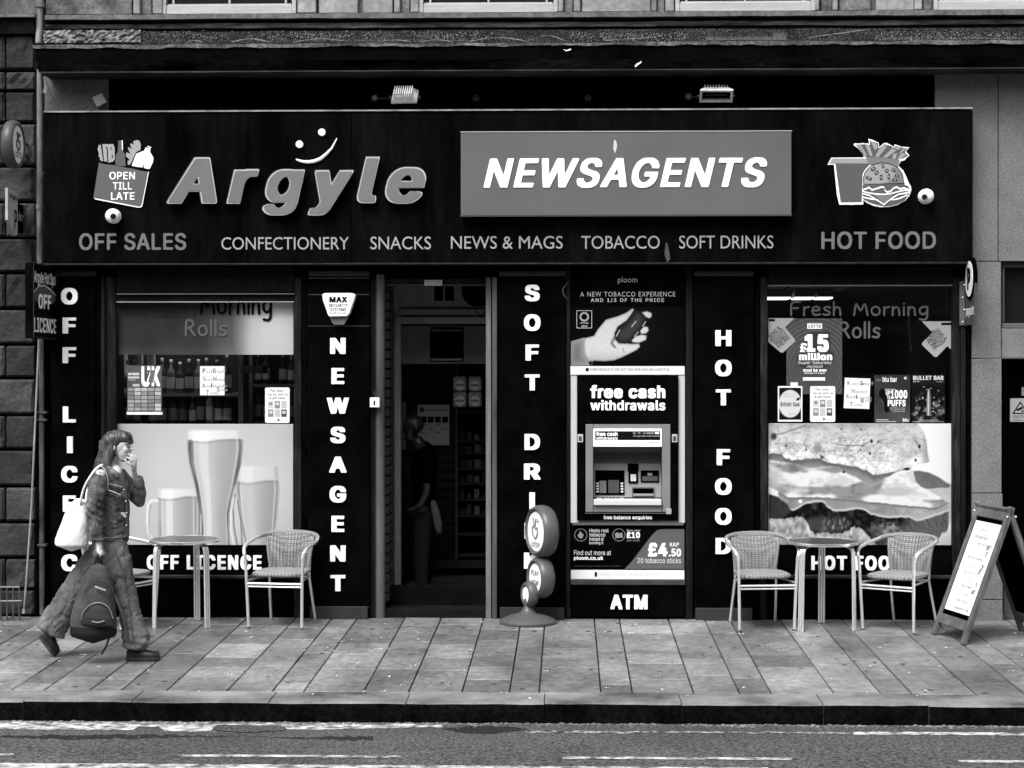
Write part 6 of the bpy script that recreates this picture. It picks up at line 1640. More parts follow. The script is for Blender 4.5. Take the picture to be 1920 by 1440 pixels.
# ================================================================== FURNITURE
def sm(pts, it=2):
    pts = [Vector(p) for p in pts]
    for _ in range(it):
        q = [pts[0]]
        for i in range(len(pts)-1):
            q += [pts[i]*.75+pts[i+1]*.25, pts[i]*.25+pts[i+1]*.75]
        pts = q+[pts[-1]]
    return pts
weave_rim = mat('wrapped rattan band', .20, .5, noise=(60, .4), stretch=(1, 1, 3))
def chair():
    t = thing('bistro_chair', '', 'chair', 'aluminium bistro armchairs outside the shop')
    for s in (-1, 1):
        mb = MB(); mb.tube(sm([(s*.222, -.215, 0), (s*.232, -.23, .40), (s*.24, -.235, .57)]), .0125, 8); mb.build('leg', alu, t, smooth=True, local=True)
        mb = MB(); mb.tube(sm([(s*.19, .275, 0), (s*.175, .19, .30), (s*.165, .175, .42), (s*.185, .225, .70)]), .0115, 8); mb.build('leg', alu, t, smooth=True, local=True)
        mb = MB(); mb.ball((s*.222, -.215, .008), (.016, .016, .01), 8, 5); mb.ball((s*.19, .275, .008), (.015, .015, .01), 8, 5); mb.build('rubber_foot', rubber, t, local=True)
    hoop = sm([(-.24, -.235, .57), (-.255, -.23, .635), (-.275, -.12, .665), (-.275, .06, .685), (-.235, .21, .715), (-.12, .265, .73), (0, .275, .733), (.12, .265, .73), (.235, .21, .715), (.275, .06, .685), (.275, -.12, .665), (.255, -.23, .635), (.24, -.235, .57)], 2)
    mb = MB(); mb.tube(hoop, .0145, 8); mb.build('arm_frame', alu, t, smooth=True, local=True)
    top = [p for p in hoop if p.z > .70]
    mb = MB(); mb.tube(top, .019, 8); mb.build('top_wrap', weave_rim, t, smooth=True, local=True)
    # woven back: a gently bowed panel
    nx, nz = 28, 22; mb = MB(); vs = []
    for side in (0, 1):
        for j in range(nz+1):
            w = j/nz
            for i in range(nx+1):
                u = i/nx*2-1; half = .155+.045*w
                rib = .0022*math.sin(i*math.pi) if False else (.0018 if i % 2 else -.0018)*(1 if j % 2 else -1)
                vs.append((u*half, .195+.055*w-.03*u*u*.6-.02*math.sin(w*math.pi)+(rib if side == 0 else .008), .445+.285*w))
    n1 = (nx+1)*(nz+1)
    fs = [(j*(nx+1)+i, j*(nx+1)+i+1, (j+1)*(nx+1)+i+1, (j+1)*(nx+1)+i) for j in range(nz) for i in range(nx)]
    fs += [tuple(n1+k for k in f[::-1]) for f in fs]
    mb.add(vs, fs); bk = mb.build('backrest', rattan, t, local=True)
    # vertical rattan ribs standing proud
    mb = MB()
    for i in range(15):
        u = (i/14*2-1)*.93; pts = []
        for j in range(7):
            w = j/6; half = .155+.045*w; pts.append((u*half, .191+.055*w-.03*u*u*.6-.02*math.sin(w*math.pi), .445+.285*w))
        mb.tube(pts, .0036, 5)
    mb.build('rattan_rib', weave_rim, t, local=True)
    for s in (-1, 1):
        mb = MB(); mb.tube([(s*(.16+.045*w), .175+.055*w-.02*math.sin(w*math.pi), .44+.29*w) for w in (0, .2, .4, .6, .8, 1)], .012, 8); mb.build('side_wrap', weave_rim, t, smooth=True, local=True)
    # seat
    mb = MB(); N = 32; vs = []; rings = [(.0, .449), (.6, .446), (.93, .450), (1.0, .440), (1.0, .425), (.93, .417)]
    for (k, z) in rings:
        for i in range(N):
            a = 2*math.pi*i/N; ex = 4; c, s_ = math.cos(a), math.sin(a)
            rr = (abs(c)**ex+abs(s_)**ex)**(-1/ex)
            vs.append((rr*c*.215*k*(1-.06*s_), rr*s_*.205*k-.02, z))
    fs = []
    for r_ in range(len(rings)-1):
        for i in range(N): fs.append((r_*N+i, (r_+1)*N+i, (r_+1)*N+(i+1)%N, r_*N+(i+1)%N))
    fs.append(tuple(5*N+i for i in range(N)))
    mb.add(vs, fs); mb.build('seat', rattan, t, smooth=True, local=True)
    mb = MB(); mb.tube([(-.228, -.226, .365), (.228, -.226, .365)], .010, 8); mb.tube([(-.228, -.224, .34), (.228, -.224, .34)], .007, 8); mb.build('front_rail', alu, t, smooth=True, local=True)
    mb = MB(); mb.tube([(-.17, .19, .375), (.17, .19, .375)], .009, 8); mb.build('rear_rail', alu, t, smooth=True, local=True)
    for s in (-1, 1):
        mb = MB(); mb.tube([(s*.228, -.226, .385), (s*.17, .185, .385)], .009, 8); mb.build('side_rail', alu, t, smooth=True, local=True)
    return t
ch0 = chair()
labs = ['woven bistro chair mostly hidden behind the walking woman', 'woven bistro chair right of the left table, under the NEWSAGENT sign', 'woven bistro chair left of the right table, under the HOT FOOD pilaster', 'turned woven bistro chair between the right table and the folding board']
spots = [(X(218, -.5), -.50, 66), (X(531, -.42), -.42, -9), (X(1426, -.44), -.44, 8), (X(1688, -.5), -.50, -36)]
for i, (x, y, a) in enumerate(spots):
    o = ch0 if i == 0 else dup(ch0)
    o.location = (x, y, ground(y)+.004); o.rotation_euler = (math.atan(SLOPE)*1, 0, math.radians(a)); o['label'] = labs[i]
def table():
    t = thing('bistro_table', '', 'table', 'round bistro tables outside the shop')
    mb = MB(); mb.lathe([(.0, .685), (.285, .685), (.288, .682)], None, 40); mb.build('table_top', mat('brushed table top', .12, .3, metal=.7, noise=(4, .3)), t, local=True)
    mb = MB(); mb.lathe([(.287, .668), (.296, .669), (.299, .678), (.297, .688), (.290, .691), (.284, .686)], None, 48, caps=False); mb.build('rim_band', mat('bright rim band', .8, .25, metal=.9, noise=(9, .35, 2.5), stretch=(1, 1, .05)), t, smooth=True, local=True)
    for a in (218, 322, 80):
        c, s = math.cos(math.radians(a)), math.sin(math.radians(a)); tx, ty = -s, c; mb = MB()
        for k in (-1, 0, 1):
            o = k*.0205
            mb.tube(sm([(c*.285+tx*o, s*.285+ty*o, 0), (c*.275+tx*o, s*.275+ty*o, .55), (c*.268+tx*o, s*.268+ty*o, .645), (c*.20+tx*o, s*.20+ty*o, .663), (c*.05+tx*o, s*.05+ty*o, .665)]), .0088, 8)
        mb.build('leg', alu, t, smooth=True, local=True)
    return t
tb0 = table()
for i, (px, y, lab, rz) in enumerate([(347, -.44, 'round aluminium bistro table in front of the beer poster', 0), (1543, -.47, 'round aluminium bistro table in front of the burger poster', 5)]):
    o = tb0 if i == 0 else dup(tb0)
    o.location = (X(px, y), y, ground(y)+.004); o.rotation_euler = (math.atan(SLOPE), 0, math.radians(rz)); o['label'] = lab; o.scale = (.96, .96, 1.02)
# lottery spinner sign
ly = -.25; lx = X(990, ly); lz = ground(ly)
t = thing('pavement_sign', 'grey pavement sign of three stacked rings on a domed base', 'pavement sign', loc=(lx, ly, lz))
red = mat('moulded grey plastic', .075, .38, spec=.4)
mb = MB(); mb.lathe([(.235, 0), (.237, .018), (.22, .035), (.15, .065), (.07, .085), (.05, .11), (.035, .13), (.03, .2), (.0, .21)], Matrix.Translation((lx, ly, lz)), 36); mb.build('base', red, t, smooth=True)
nrm = (-.9, -.44, 0)
for px, py, R0, r, ax_, msg in ((993, 1114, .080, .028, .045, 0), (1014, 1083, .138, .032, .065, 1), (1016, 996, .183, .033, .07, 2)):
    c = Vector((X(px, ly), ly, Zp(px, py, ly))); M = torus_face(t, c, R0, r, nrm, ('ring', 'ring_face'), red, ax=ax_)
    if msg == 1: on_face(t, M, 'PLAY\nNOW', -.07, -.06, .07, .06, ax_*.82, print_d, bold=.02)
    if msg == 2: scribble_hand(t, M, .22, ax_*.82, print_m); on_face(t, M, 'LOTTERY', -.08, -.13, .08, -.09, ax_*.82, print_m, bold=.02)
# folding A-board
wood = mat('weathered wood frame', .09, .75, noise=(5, .4, 2.5), noise2=(35, .35, 2.5), stretch=(1, 1, .15), bump=(25, .003))
ab = thing('folding_board', 'wooden folding menu board with a white handwritten sheet', 'folding board')
ph = math.atan2(.385, 1.01)
def leaf(sgn, front):
    # leaf in local coordinates: hinge along local y at height 1.0, foot swung to -x (front) or +x
    Mt = Matrix.Translation((0, 0, 1.0)) @ Matrix.Rotation(sgn*ph, 4, 'Y') 
    W = .27; L = 1.09; T = .038
    nm = 'front_frame' if front else 'rear_frame'
    for y in (-W, W-.045):
        mb = MB(); mb.box(-T/2, T/2, y-.005, y+.045, -L+.02, .045, M=Mt); mb.build('frame_stile', wood, ab, bevel=.004, local=True)
    mb = MB(); mb.box(-T/2+.002, T/2-.002, -W+.046, W-.046, -.075, .035, M=Mt); mb.build('frame_rail', wood, ab, bevel=.004, local=True)
    mb = MB(); mb.box(-T/2+.002, T/2-.002, -W+.046, W-.046, -L+.12, -L+.20, M=Mt); mb.build('frame_rail', wood, ab, bevel=.004, local=True)
    mb = MB(); mb.box(-.006, .006, -W+.046, W-.046, -L+.201, -.076, M=Mt); mb.build('board_panel', black_matt, ab, local=True)
    if front:
        mb = MB(); mb.box(-.0085, -.0065, -W+.055, W-.06, -L+.24, -.11, M=Mt); sh = mb.build('menu_sheet', mat('white menu sheet', .82, .5), ab, local=True)
        lines = ['MENU', 'Breakfast', 'Roll and egg', '£2', 'Roll and sausage', '£2', 'Roll and bacon', '£2', 'Any two', '£3 tea', 'hot food', 'available now']
        rnd = random.Random(2)
        for i, w in enumerate(lines):
            z = -.16-i*.058; wd = min(.24, .024*len(w)); y0 = -.02-wd/2+rnd.uniform(-.05, .05)
            co, fs_ = glyphs(w, bold=.012); mn, mx = co.min(0), co.max(0)
            u = (co[:,0]-mn[0])/(mx[0]-mn[0]); v = (co[:,1]-mn[1])/(mx[1]-mn[1])
            mb = MB(); mb.add([Mt @ Vector((-.0092, y0+wd-a*wd, z-.030+b*.030)) for a, b in zip(u, v)], fs_); mb.build('lettering', print_d if i % 3 else print_m, ab, local=True)
        for (y, z) in ((-.13, -.34), (-.14, -.49), (-.14, -.63)):
            mb = MB()
            for k in range(12):
                yy, zz_ = y+rnd.uniform(-.02, .02), z+rnd.uniform(-.045, .045); r = rnd.uniform(.006, .013)
                mb.add([Mt @ Vector((-.0091-.0001*k, yy+r*math.cos(q), zz_+r*1.3*math.sin(q))) for q in [i*math.pi/4 for i in range(8)]], [tuple(range(7, -1, -1))])
            mb.build('food_sketch', print_m, ab, local=True)
leaf(1, True); leaf(-1, False)
for y in (-.275, .265):
    for x in (-.035, .035):
        mb = MB(); mb.lathe([(.008, 0), (.008, .005), (.004, .008)], Matrix.Translation((x, y, .97)) @ Matrix.Rotation(math.radians(90), 4, 'X'), 10); mb.build('hinge_bolt', alu, ab, local=True)
ab.location = (X(1862, -.92), -.92, ground(-.92)+.002); ab.rotation_euler = (SLOPE, 0, math.radians(15))
# ================================================================== INTERIOR STOCK
rnd = random.Random(33)
sp = [mat('spirit label %d' % i, a, .4) for i, a in enumerate((.08, .2, .4, .65, .85, .03))]
shelf_m = mat('shelf edge', .30, .6)
def bottle_mesh(h, r):
    mb = MB(); mb.lathe([(r, 0), (r, h*.58), (r*.85, h*.66), (r*.32, h*.76), (r*.3, h*.98), (0, h)], None, 8)
    mb.lathe([(r*1.03, h*.14), (r*1.03, h*.48)], None, 8, mi=1, caps=False); mb.lathe([(r*.36, h*.86), (r*.36, h*1.005), (0, h*1.006)], None, 8, mi=1); return mb
protos = []
for i in range(10):
    h = rnd.uniform(.24, .34); r = rnd.uniform(.032, .042)
    mb = bottle_mesh(h, r); me = bpy.data.meshes.new('bottle'); me.from_pydata([tuple(v) for v in mb.v], [], mb.f); me.materials.append(sp[(5, 0, 5, 2, 0, 5, 1, 5, 0, 3)[i]]); me.materials.append(sp[(3, 4, 2, 4, 3, 1, 4, 2, 4, 0)[i]]); me.polygons.foreach_set('material_index', mb.mi); me.polygons.foreach_set('use_smooth', [True]*len(me.polygons)); protos.append((me, r))
def gantry(x0, x1, y, zs_, lab, grp, ends=True, skew=0):
    t = thing('bottle_shelf', lab, 'shelf', loc=((x0+x1)/2, y, .1))
    for z in zs_:
        mb = MB(); mb.box(x0, x1, y-.02, y+.28, z-.03, z); mb.build('shelf_board', shelf_m, t)
    mb = MB(); mb.box(x0, x1, y+.28, y+.3, .1, 2.6); mb.build('back_board', mat('shelf back', .02, .8), t)
    for x in (x0, x1): 
        mb = MB(); mb.box(x-.02, x+.02, y-.02, y+.3, .1, 2.6); mb.build('upright', shelf_m, t)
    n = 0
    for z in zs_:
        x = x0+.06
        while x < x1-.06:
            me, r = rnd.choice(protos)
            if rnd.random() < .93:
                o = bpy.data.objects.new('bottle', me); COL.objects.link(o); o.location = (x, y+.07+rnd.uniform(-.03, .03), z+.001); o.rotation_euler = (0, 0, rnd.random()*6)
                tag(o, grp[1], 'bottle', grp[0]); n += 1
            x += r*2+rnd.uniform(.002, .008)
    return n
gantry(X(222, .7), X(452, .7), .7, [Zp(330, 737, .7), Zp(330, 797, .7)], 'spirits shelf behind the left window glass', ('bottles on the spirits shelf in the left window', 'dim bottle among rows on the shelf behind the left window glass'))
gantry(X(470, 2.2), X(560, 2.2), 2.2, [Zp(500, 720, 2.2), Zp(500, 790, 2.2)], 'narrow bottle shelf deeper behind the left window, at right', ('bottles on the deeper narrow shelf', 'dim bottle on the narrow shelf deeper behind the left window'))
# cardboard and leaning board behind the left window
mb = MB(); mb.box(X(452, .6), X(492, .6), .6, .9, Zp(470, 700, .6), Zp(470, 686, .6)); tag(mb.build('carton', mat('carton', .14, .8), None), 'small carton lying behind the upper right of the left window', 'carton')
# door aisle: steps, poster, shelf with kitchen roll packs
for k, (py, Y_) in enumerate(((1125, .9), (1088, 1.5), (1052, 2.0))):
    pass
t = thing('aisle_rack', 'dark rack of small packets at the right of the shop entrance', 'rack', loc=(X(890, 1.5), 1.5, .1))
rx0, rx1 = X(858, 1.35), X(930, 1.35)
mb = MB(); mb.box(rx0, rx1, 1.8, 1.85, .1, 2.6); mb.build('back_panel', mat('rack back', .004, .7), t)
mb = MB(); mb.box(rx0-.02, rx0, 1.35, 1.85, .1, 2.6); mb.build('end_panel', mat('rack end', .01, .7), t)
for py in (770, 826, 848, 878, 905, 935, 965, 1000, 1040, 1070):
    z = Zp(890, py, 1.35); mb = MB(); mb.box(rx0, rx1, 1.35, 1.8, z-.02, z); mb.build('shelf_board', mat('rack shelf', .010, .8, spec=.02, noise=(12, .5)), t)
    if py > 790 and py < 1000:
        for k in range(5):
            w = rnd.uniform(.04, .08); x = rx0+.02+k*.065; h = rnd.uniform(.03, .09)
            mb = MB(); mb.box(x, x+w*.8, 1.37, 1.45, z+.001, z+h); mb.build('packet', mat('dim packet %d' % (k % 3), (.006, .014, .035)[k % 3], .7, spec=.05), t)
kz = Zp(890, 765, 1.38)
for i in range(2):
    for j in range(2):
        px0, py0 = 849.5+i*28.5, 735+-30*j
        w = .118; x0 = X(850+28.5*i, 1.3); z0 = Zp(880, 764-29.5*j, 1.3)+.003
        k = thing('kitchen_roll_pack', '%s pack of kitchen rolls on the rack top' % {(0,0): 'lower left', (1,0): 'lower right', (0,1): 'upper left', (1,1): 'upper right'}[(i, j)], 'packet', 'kitchen roll packs on the rack', loc=(x0+w/2, 1.4, z0))
        mb = MB(); mb.box(x0, x0+w, 1.3, 1.42, z0, z0+.135); mb.build('wrapper', mat('pack wrapper', .22, .35, noise=(20, .4)), k, bevel=.014)
        M = Matrix.Translation((x0+w/2, 1.2985, z0+.055)) @ Matrix.Rotation(math.radians(90), 4, 'X'); mb = MB(); mb.lathe([(.045, 0), (.045, .002)], M, 20); mb.build('label_disc', paper_g, k)
        co, fs_ = glyphs('Andrex', bold=.03); mn, mx = co.min(0), co.max(0)
        mb = MB(); mb.add([(x0+.02+(c[0]-mn[0])/(mx[0]-mn[0])*(w-.04), 1.295, z0+.045+(c[1]-mn[1])/(mx[1]-mn[1])*.028) for c in co], fs_); mb.build('lettering', ink, k)
# slatwall behind the man
t = thing('slatwall', 'dark slatted wall panel at the back of the entrance', 'wall panel', loc=(X(850, 2.0), 2.0, .1))
for k in range(30):
    z = .14+k*.082; mb = MB(); mb.box(X(753, 2.0), X(862, 2.0), 2.0, 2.03, z, z+.074); mb.build('slat', mat('slatwall board', .006, .6, noise=(4, .3)), t, bevel=.005)
t = thing('information_poster', 'pale information poster with four dark pictures inside the entrance', 'poster', loc=P(813, 835, 1.95))
mb = MB(); mb.bp(783, 759, 842.5, 834.5, 1.95, 1.952); mb.build('paper', mat('dim paper', .5, .8), t)
Yp = 1.947
for k in range(4): part_b(789+13.3*k, 781, 800+13.3*k, 792.5, Yp, Yp+.001, ink, t, 'picture', 0)
part_b(786.5, 764, 795, 772, Yp, Yp+.001, print_d, t, 'logo', 0); text('What you need to know', 798, 766, 838, 771, Yp, ink, t, bold=.02)
for k in range(4):
    for j in range(3): part_b(789+13.3*k, 796+7*j, 799+13.3*k, 798+7*j, Yp, Yp+.001, print_l if (k+j) % 2 else print_m, t, 'text_block', 0)
mb = MB(); mb.bp(752.5, 754, 761, 842, 1.9, 1.95); tag(mb.build('wall_strip', cream, None), 'pale upright strip behind the head of the man inside', 'trim')
# low steps/shelf edges deep in the entrance
for k, (a, py, h) in enumerate(((808, 1053, 12), (808, 1087, 11), (752, 1124, 14))):
    yy = 1.2-.35*k; mb = MB(); mb.bp(a, py, 912, py+h, yy, yy+.6)
    tag(mb.build('shelf_plinth', mat('plinth grey', .008, .8, spec=.02), None), ['upper of the two dark plinths in the entrance', 'lower of the two dark plinths in the entrance', 'wide low plinth just inside the door'][k], 'plinth')
# right window backdrop: dark low wall boards and chain
mb = MB(); mb.bp(1440, 700, 1786, 800, .30, .33); tag(mb.build('window_backboard', mat('window board', .016, .7, noise=(5, .4)), None), 'dark board behind the lower posters of the right window', 'board')
t = thing('chain', 'thin chain hanging inside the right window', 'chain', loc=P(1700, 560, .35))
for k in range(26):
    a = k/25; c = P(1699+9*a, 548+107*a, .35); mb = MB()
    pts = [c+Vector(((.006*math.cos(q) if k % 2 else .0015*math.cos(q)), (.0015*math.cos(q) if k % 2 else .006*math.cos(q)), .012*math.sin(q))) for q in [i*math.pi/4 for i in range(8)]]
    mb.tube(pts, .0018, 4, closed=True); mb.build('link', alu, t)

# ================================================================== PEOPLE
def frame(t):
    t = t.normalized(); up = Vector((0, 1, 0))
    s = t.cross(up)
    if s.length < 1e-4: s = Vector((1, 0, 0))
    s.normalize(); return s, t.cross(s).normalized() if False else s.cross(t).normalized()
def limb(mb, pts, n=14):
    """pts: (x,y,z, a, b): a = half width across in the walking plane, b = half depth along y"""
    m = len(pts); vs = []
    P_ = [Vector(p[:3]) for p in pts]
    for i in range(m):
        t = (P_[min(i+1, m-1)]-P_[max(i-1, 0)])
        s, w = frame(t)
        for k in range(n):
            q = 2*math.pi*k/n; vs.append(P_[i]+s*math.cos(q)*pts[i][3]+w*math.sin(q)*pts[i][4])
    fs = [(i*n+k, i*n+(k+1)%n, (i+1)*n+(k+1)%n, (i+1)*n+k) for i in range(m-1) for k in range(n)]
    # rounded caps
    for e, i in ((0, 0), (1, m-1)):
        t = (P_[1]-P_[0]).normalized()*-1 if e == 0 else (P_[-1]-P_[-2]).normalized()
        c = P_[i]+t*min(pts[i][3], pts[i][4])*.5; vs.append(c); ci = len(vs)-1
        for k in range(n):
            a, b = i*n+k, i*n+(k+1)%n
            fs.append((ci, b, a) if e == 0 else (ci, a, b))
    mb.add(vs, fs)
def remesh(name, mb, m, parent, voxel=.008, smooth_it=4, disp=None, cut=None, smooth=True):
    me = bpy.data.meshes.new('tmp'); me.from_pydata([tuple(v) for v in mb.v], [], mb.f); me.update()
    ob = bpy.data.objects.new('tmp', me); COL.objects.link(ob)
    r = ob.modifiers.new('r', 'REMESH'); r.mode = 'VOXEL'; r.voxel_size = voxel
    s = ob.modifiers.new('s', 'SMOOTH'); s.iterations = smooth_it; s.factor = .5
    dg = bpy.context.evaluated_depsgraph_get(); me2 = bpy.data.meshes.new_from_object(ob.evaluated_get(dg))
    bpy.data.objects.remove(ob); bpy.data.meshes.remove(me)
    n = len(me2.vertices); co = np.empty(n*3); me2.vertices.foreach_get('co', co); co = co.reshape(-1, 3)
    if disp is not None:
        no = np.empty(n*3); me2.vertices.foreach_get('normal', no); no = no.reshape(-1, 3)
        co = co+no*disp(co)[:, None]; me2.vertices.foreach_set('co', co.ravel())
    me2.name = name; me2.materials.clear(); me2.materials.append(m)
    if smooth: me2.polygons.foreach_set('use_smooth', [True]*len(me2.polygons))
    me2.update()
    o = bpy.data.objects.new(name, me2); COL.objects.link(o); o.parent = parent
    return o
def n3(co, s, seed):   # cheap 3-D-ish noise from 2-D slices
    return (vnoise(co[:,0]*s+co[:,1]*s*.7, co[:,2]*s, seed)+vnoise(co[:,1]*s-co[:,0]*s*.4, co[:,2]*s+9.3, seed+5))/2-.5

# ---- the walking woman; local frame: origin on the ground below her, x forwards, y away from the street
WY = -2.04
wx = X(210, WY); wz = ground(WY)+.004
K = FPX/(D+WY)
def W_(px, py, dy=0.0): return (X(px, WY+dy)-wx, dy, Zp(px, py, WY+dy)-wz)
def L(px, py, dy, a, b=None):   # a,b in pixels
    x, y, z = W_(px, py, dy); return (x, y, z, a/K, (b if b is not None else a)/K)
wom = thing('person', 'woman walking right in a denim jacket with one hand raised to her mouth', 'person', loc=(wx, WY, wz))
skin = mat('skin', .42, .5, spec=.35, noise=(8, .06)); 
denim = mat('denim jacket', .095, .9, spec=.1, noise=(9, .75, 3.0), noise2=(55, .35, 2.5), bump=(60, .003))
denim2 = mat('denim jeans', .10, .9, spec=.1, noise=(5, .6, 2.6), noise2=(60, .25, 2.5), stretch=(1, 1, .5), bump=(50, .003))
hair_m = mat('brown hair', .05, .4, spec=.4, noise=(55, .8, 3), stretch=(1, 1, .12), bump=(90, .004))
seam = mat('pale seam', .30, .8)
mb = MB()
# torso, neck, legs under the clothes
limb(mb, [L(203,1015,0,17,20), L(205,985,0,17,19), L(207,950,0,16,18), L(206,915,0,18,22), L(203,890,0,17,26), L(206,876,0,11,13), L(213,866,-.005,8.5,8.5), L(218,855,-.005,8.5,8.5)])
limb(mb, [L(207,1010,-.05,14,13), L(222,1060,-.06,13,12), L(238,1110,-.06,10,10), L(243,1160,-.06,9.5,9), L(252,1215,-.06,6,6)])
limb(mb, [L(203,1010,.07,14,13), L(176,1060,.08,13,12), L(142,1106,.08,10,10), L(115,1152,.08,9.5,9), L(91,1193,.08,6,6)])
# near arm (hanging) and far arm (raised)
limb(mb, [L(190,884,-.15,11,10), L(184,920,-.19,9,9), L(179,958,-.2,8,8), L(181,985,-.2,7,7), L(184,1010,-.20,5.2,5.5), L(186,1020,-.20,5.5,7)])
limb(mb, [L(222,890,.14,10,9), L(242,912,.17,9,9), L(262,933,.15,8,8), L(258,915,.10,7,7), L(254,897,.04,6,6), L(252,885,.0,4.8,5), L(251,877,-.01,5,6)])
# head: cranium, face wedge, jaw, nose, lips, chin, ear
hy = -.012
def hb(px, py, dy, rx, ry, rz, rot=0):
    x, y, z = W_(px, py, dy+hy); mb.ball((x, y, z), (rx/K, ry/K, rz/K), 18, 12, Matrix.Rotation(math.radians(rot), 4, 'Y'))
hb(219,830,0,21,19,21); hb(227,836,-.008,19,16.5,20); hb(232,847,-.012,14,14,17); hb(232,857,-.012,10.5,11,9.5); hb(238,861,-.018,5.5,5.5,4.5)
hb(246.5,842,-.030,4.6,3.0,3.0); hb(244.5,836,-.028,3.0,2.3,6.0,-18); hb(243,851,-.026,4.0,5.0,1.7); hb(242.5,854,-.026,3.8,4.6,1.8)
hb(240,832,-.02,5,11,2.4); hb(235,843,-.055,6,4,6)
hb(214,840,-.078,3.0,1.6,6.0,12)
# hands with fingers
def fingers(root, dirs, lens, r, curl, cross):
    """root list of points, each finger a bent chain"""
    for p, d, l, c in zip(root, dirs, lens, curl):
        p = Vector(p); d = Vector(d).normalized(); pts = [p]; q = d.copy(); ax = Vector(cross).normalized()
        for s_ in (.45, .32, .23):
            pts.append(pts[-1]+q*l*s_); q = Matrix.Rotation(c, 3, ax) @ q
        rs = [r, r*.95, r*.88, r*.75]; full = [(v.x, v.y, v.z, a, a) for v, a in zip(pts, rs)]; limb(mb, full, 8)
# raised hand: palm by the mouth, fingers up across the lips
pm = Vector(W_(251, 871, -.045)); 
limb(mb, [L(251,880,-.02,5,5), (pm.x, pm.y, pm.z, .022, .016), (pm.x-.002, pm.y-.006, pm.z+.020, .024, .014)], 12)
roots = [pm+Vector((.020, -.008, .022)), pm+Vector((.008, -.014, .028)), pm+Vector((-.006, -.018, .027)), pm+Vector((-.018, -.018, .020))]
fingers(roots, [(.12, 0, 1), (-.1, -.05, 1), (-.22, -.05, 1), (-.35, -.05, .9)], [.050, .058, .055, .044], .0078, [-.35, -.35, -.4, -.45], (0, 1, 0))
fingers([pm+Vector((-.02, -.01, -.004))], [(-.8, -.1, .55)], [.058], .0095, [.25], (0, 1, 0))
# lower hand: fist round the bag handle
hm = Vector(W_(187, 1030, -.205))
limb(mb, [L(185,1018,-.2,5.5,6.5), (hm.x, hm.y, hm.z+.006, .024, .036), (hm.x+.003, hm.y, hm.z-.016, .022, .036)], 12)
fingers([hm+Vector((.018, -.030+.020*k, -.010)) for k in range(4)], [(.35, 0, -1)]*4, [.058, .064, .062, .050], .0090, [1.15]*4, (0, 1, 0))
fingers([hm+Vector((-.010, -.032, .0))], [(.55, -.45, -.8)], [.055], .0105, [-.3], (0, 1, 0))
remesh('body', mb, skin, wom, .0055, 3)
# eyes, brows, mouth line
def dot(nm, px, py, dy, r, m, rot=0):
    mb = MB(); x, y, z = W_(px, py, dy+hy); mb.ball((x, y, z), tuple(v/K for v in r), 12, 8, Matrix.Rotation(math.radians(rot), 4, 'Y')); return mb.build(nm, m, wom, smooth=True, local=True)
dot('eye', 238.5, 838.5, -.056, (3.0, 1.9, 1.7), mat('eye', .03, .2, spec=.6)); dot('eye', 247.2, 838.0, -.012, (1.5, 2.2, 1.6), _mats['eye'])
dot('eyebrow', 238.5, 832.5, -.058, (5.2, 1.6, 1.2), hair_m, 6); dot('eyebrow', 246.8, 832, -.012, (2.5, 3, 1.2), hair_m, 0)
dot('eye_shadow', 238.3, 836.6, -.0565, (4.0, 1.6, 1.0), mat('eyelid', .14, .6), 5)
dot('lips', 243.6, 852.8, -.030, (3.6, 4.4, 1.5), mat('lips', .12, .4))
# hair: cap, fringe, long back lock
mb = MB()
def hh(px, py, dy, rx, ry, rz, rot=0):
    x, y, z = W_(px, py, dy+hy); mb.ball((x, y, z), (rx/K, ry/K, rz/K), 18, 12, Matrix.Rotation(math.radians(rot), 4, 'Y'))
hh(214,828,0,24,22,21.5); hh(221,822,-.004,25,20.5,16.5); hh(235,821,-.008,14,18,12,20); hh(243,828,-.006,6.5,15,6,15)
limb(mb, [L(207,830,0,22,22), L(203,848,0,19,22), L(197,864,0,17,22), L(190,878,.01,15,21), L(184,892,.02,12,19), L(177,905,.03,8,14), L(171,915,.03,4,8)], 16)
limb(mb, [L(214,828,-.075,9,5), L(208,842,-.082,8,5), L(203,858,-.085,8,5), L(196,876,-.09,9,5), L(190,890,-.09,6,4)], 10)
def hd_(co):
    return .006*(vnoise(co[:,0]*60+co[:,2]*22, co[:,2]*4+co[:,1]*30, 3)-.5)+.004*(vnoise(co[:,0]*140+co[:,2]*50, co[:,2]*7+co[:,1]*60, 8)-.5)
remesh('hair', mb, hair_m, wom, .0055, 2, hd_)
mb = MB(); rn = random.Random(6)
for k in range(150):
    a = rn.random(); p0 = W_(196+rn.uniform(-10, 8), 850+rn.uniform(-8, 20), rn.uniform(-.09, .06)); dx = rn.uniform(-22, -6)
    p1 = W_(186+rn.uniform(-6, 6), 880+rn.uniform(-5, 8), rn.uniform(-.09, .06)); p2 = W_(176+dx*.6, 905+rn.uniform(-8, 16), rn.uniform(-.08, .06))
    mb.tube(sm([p0, p1, p2], 1), .0019, 4)
mb.build('loose_strands', hair_m, wom, local=True)
# t-shirt at the neck
mb = MB(); limb(mb, [L(213,892,-.01,17,22), L(215,880,-.01,14,16), L(216,874,-.01,11,12)]); remesh('shirt', mb, mat('white shirt', .75, .8), wom, .007, 2)
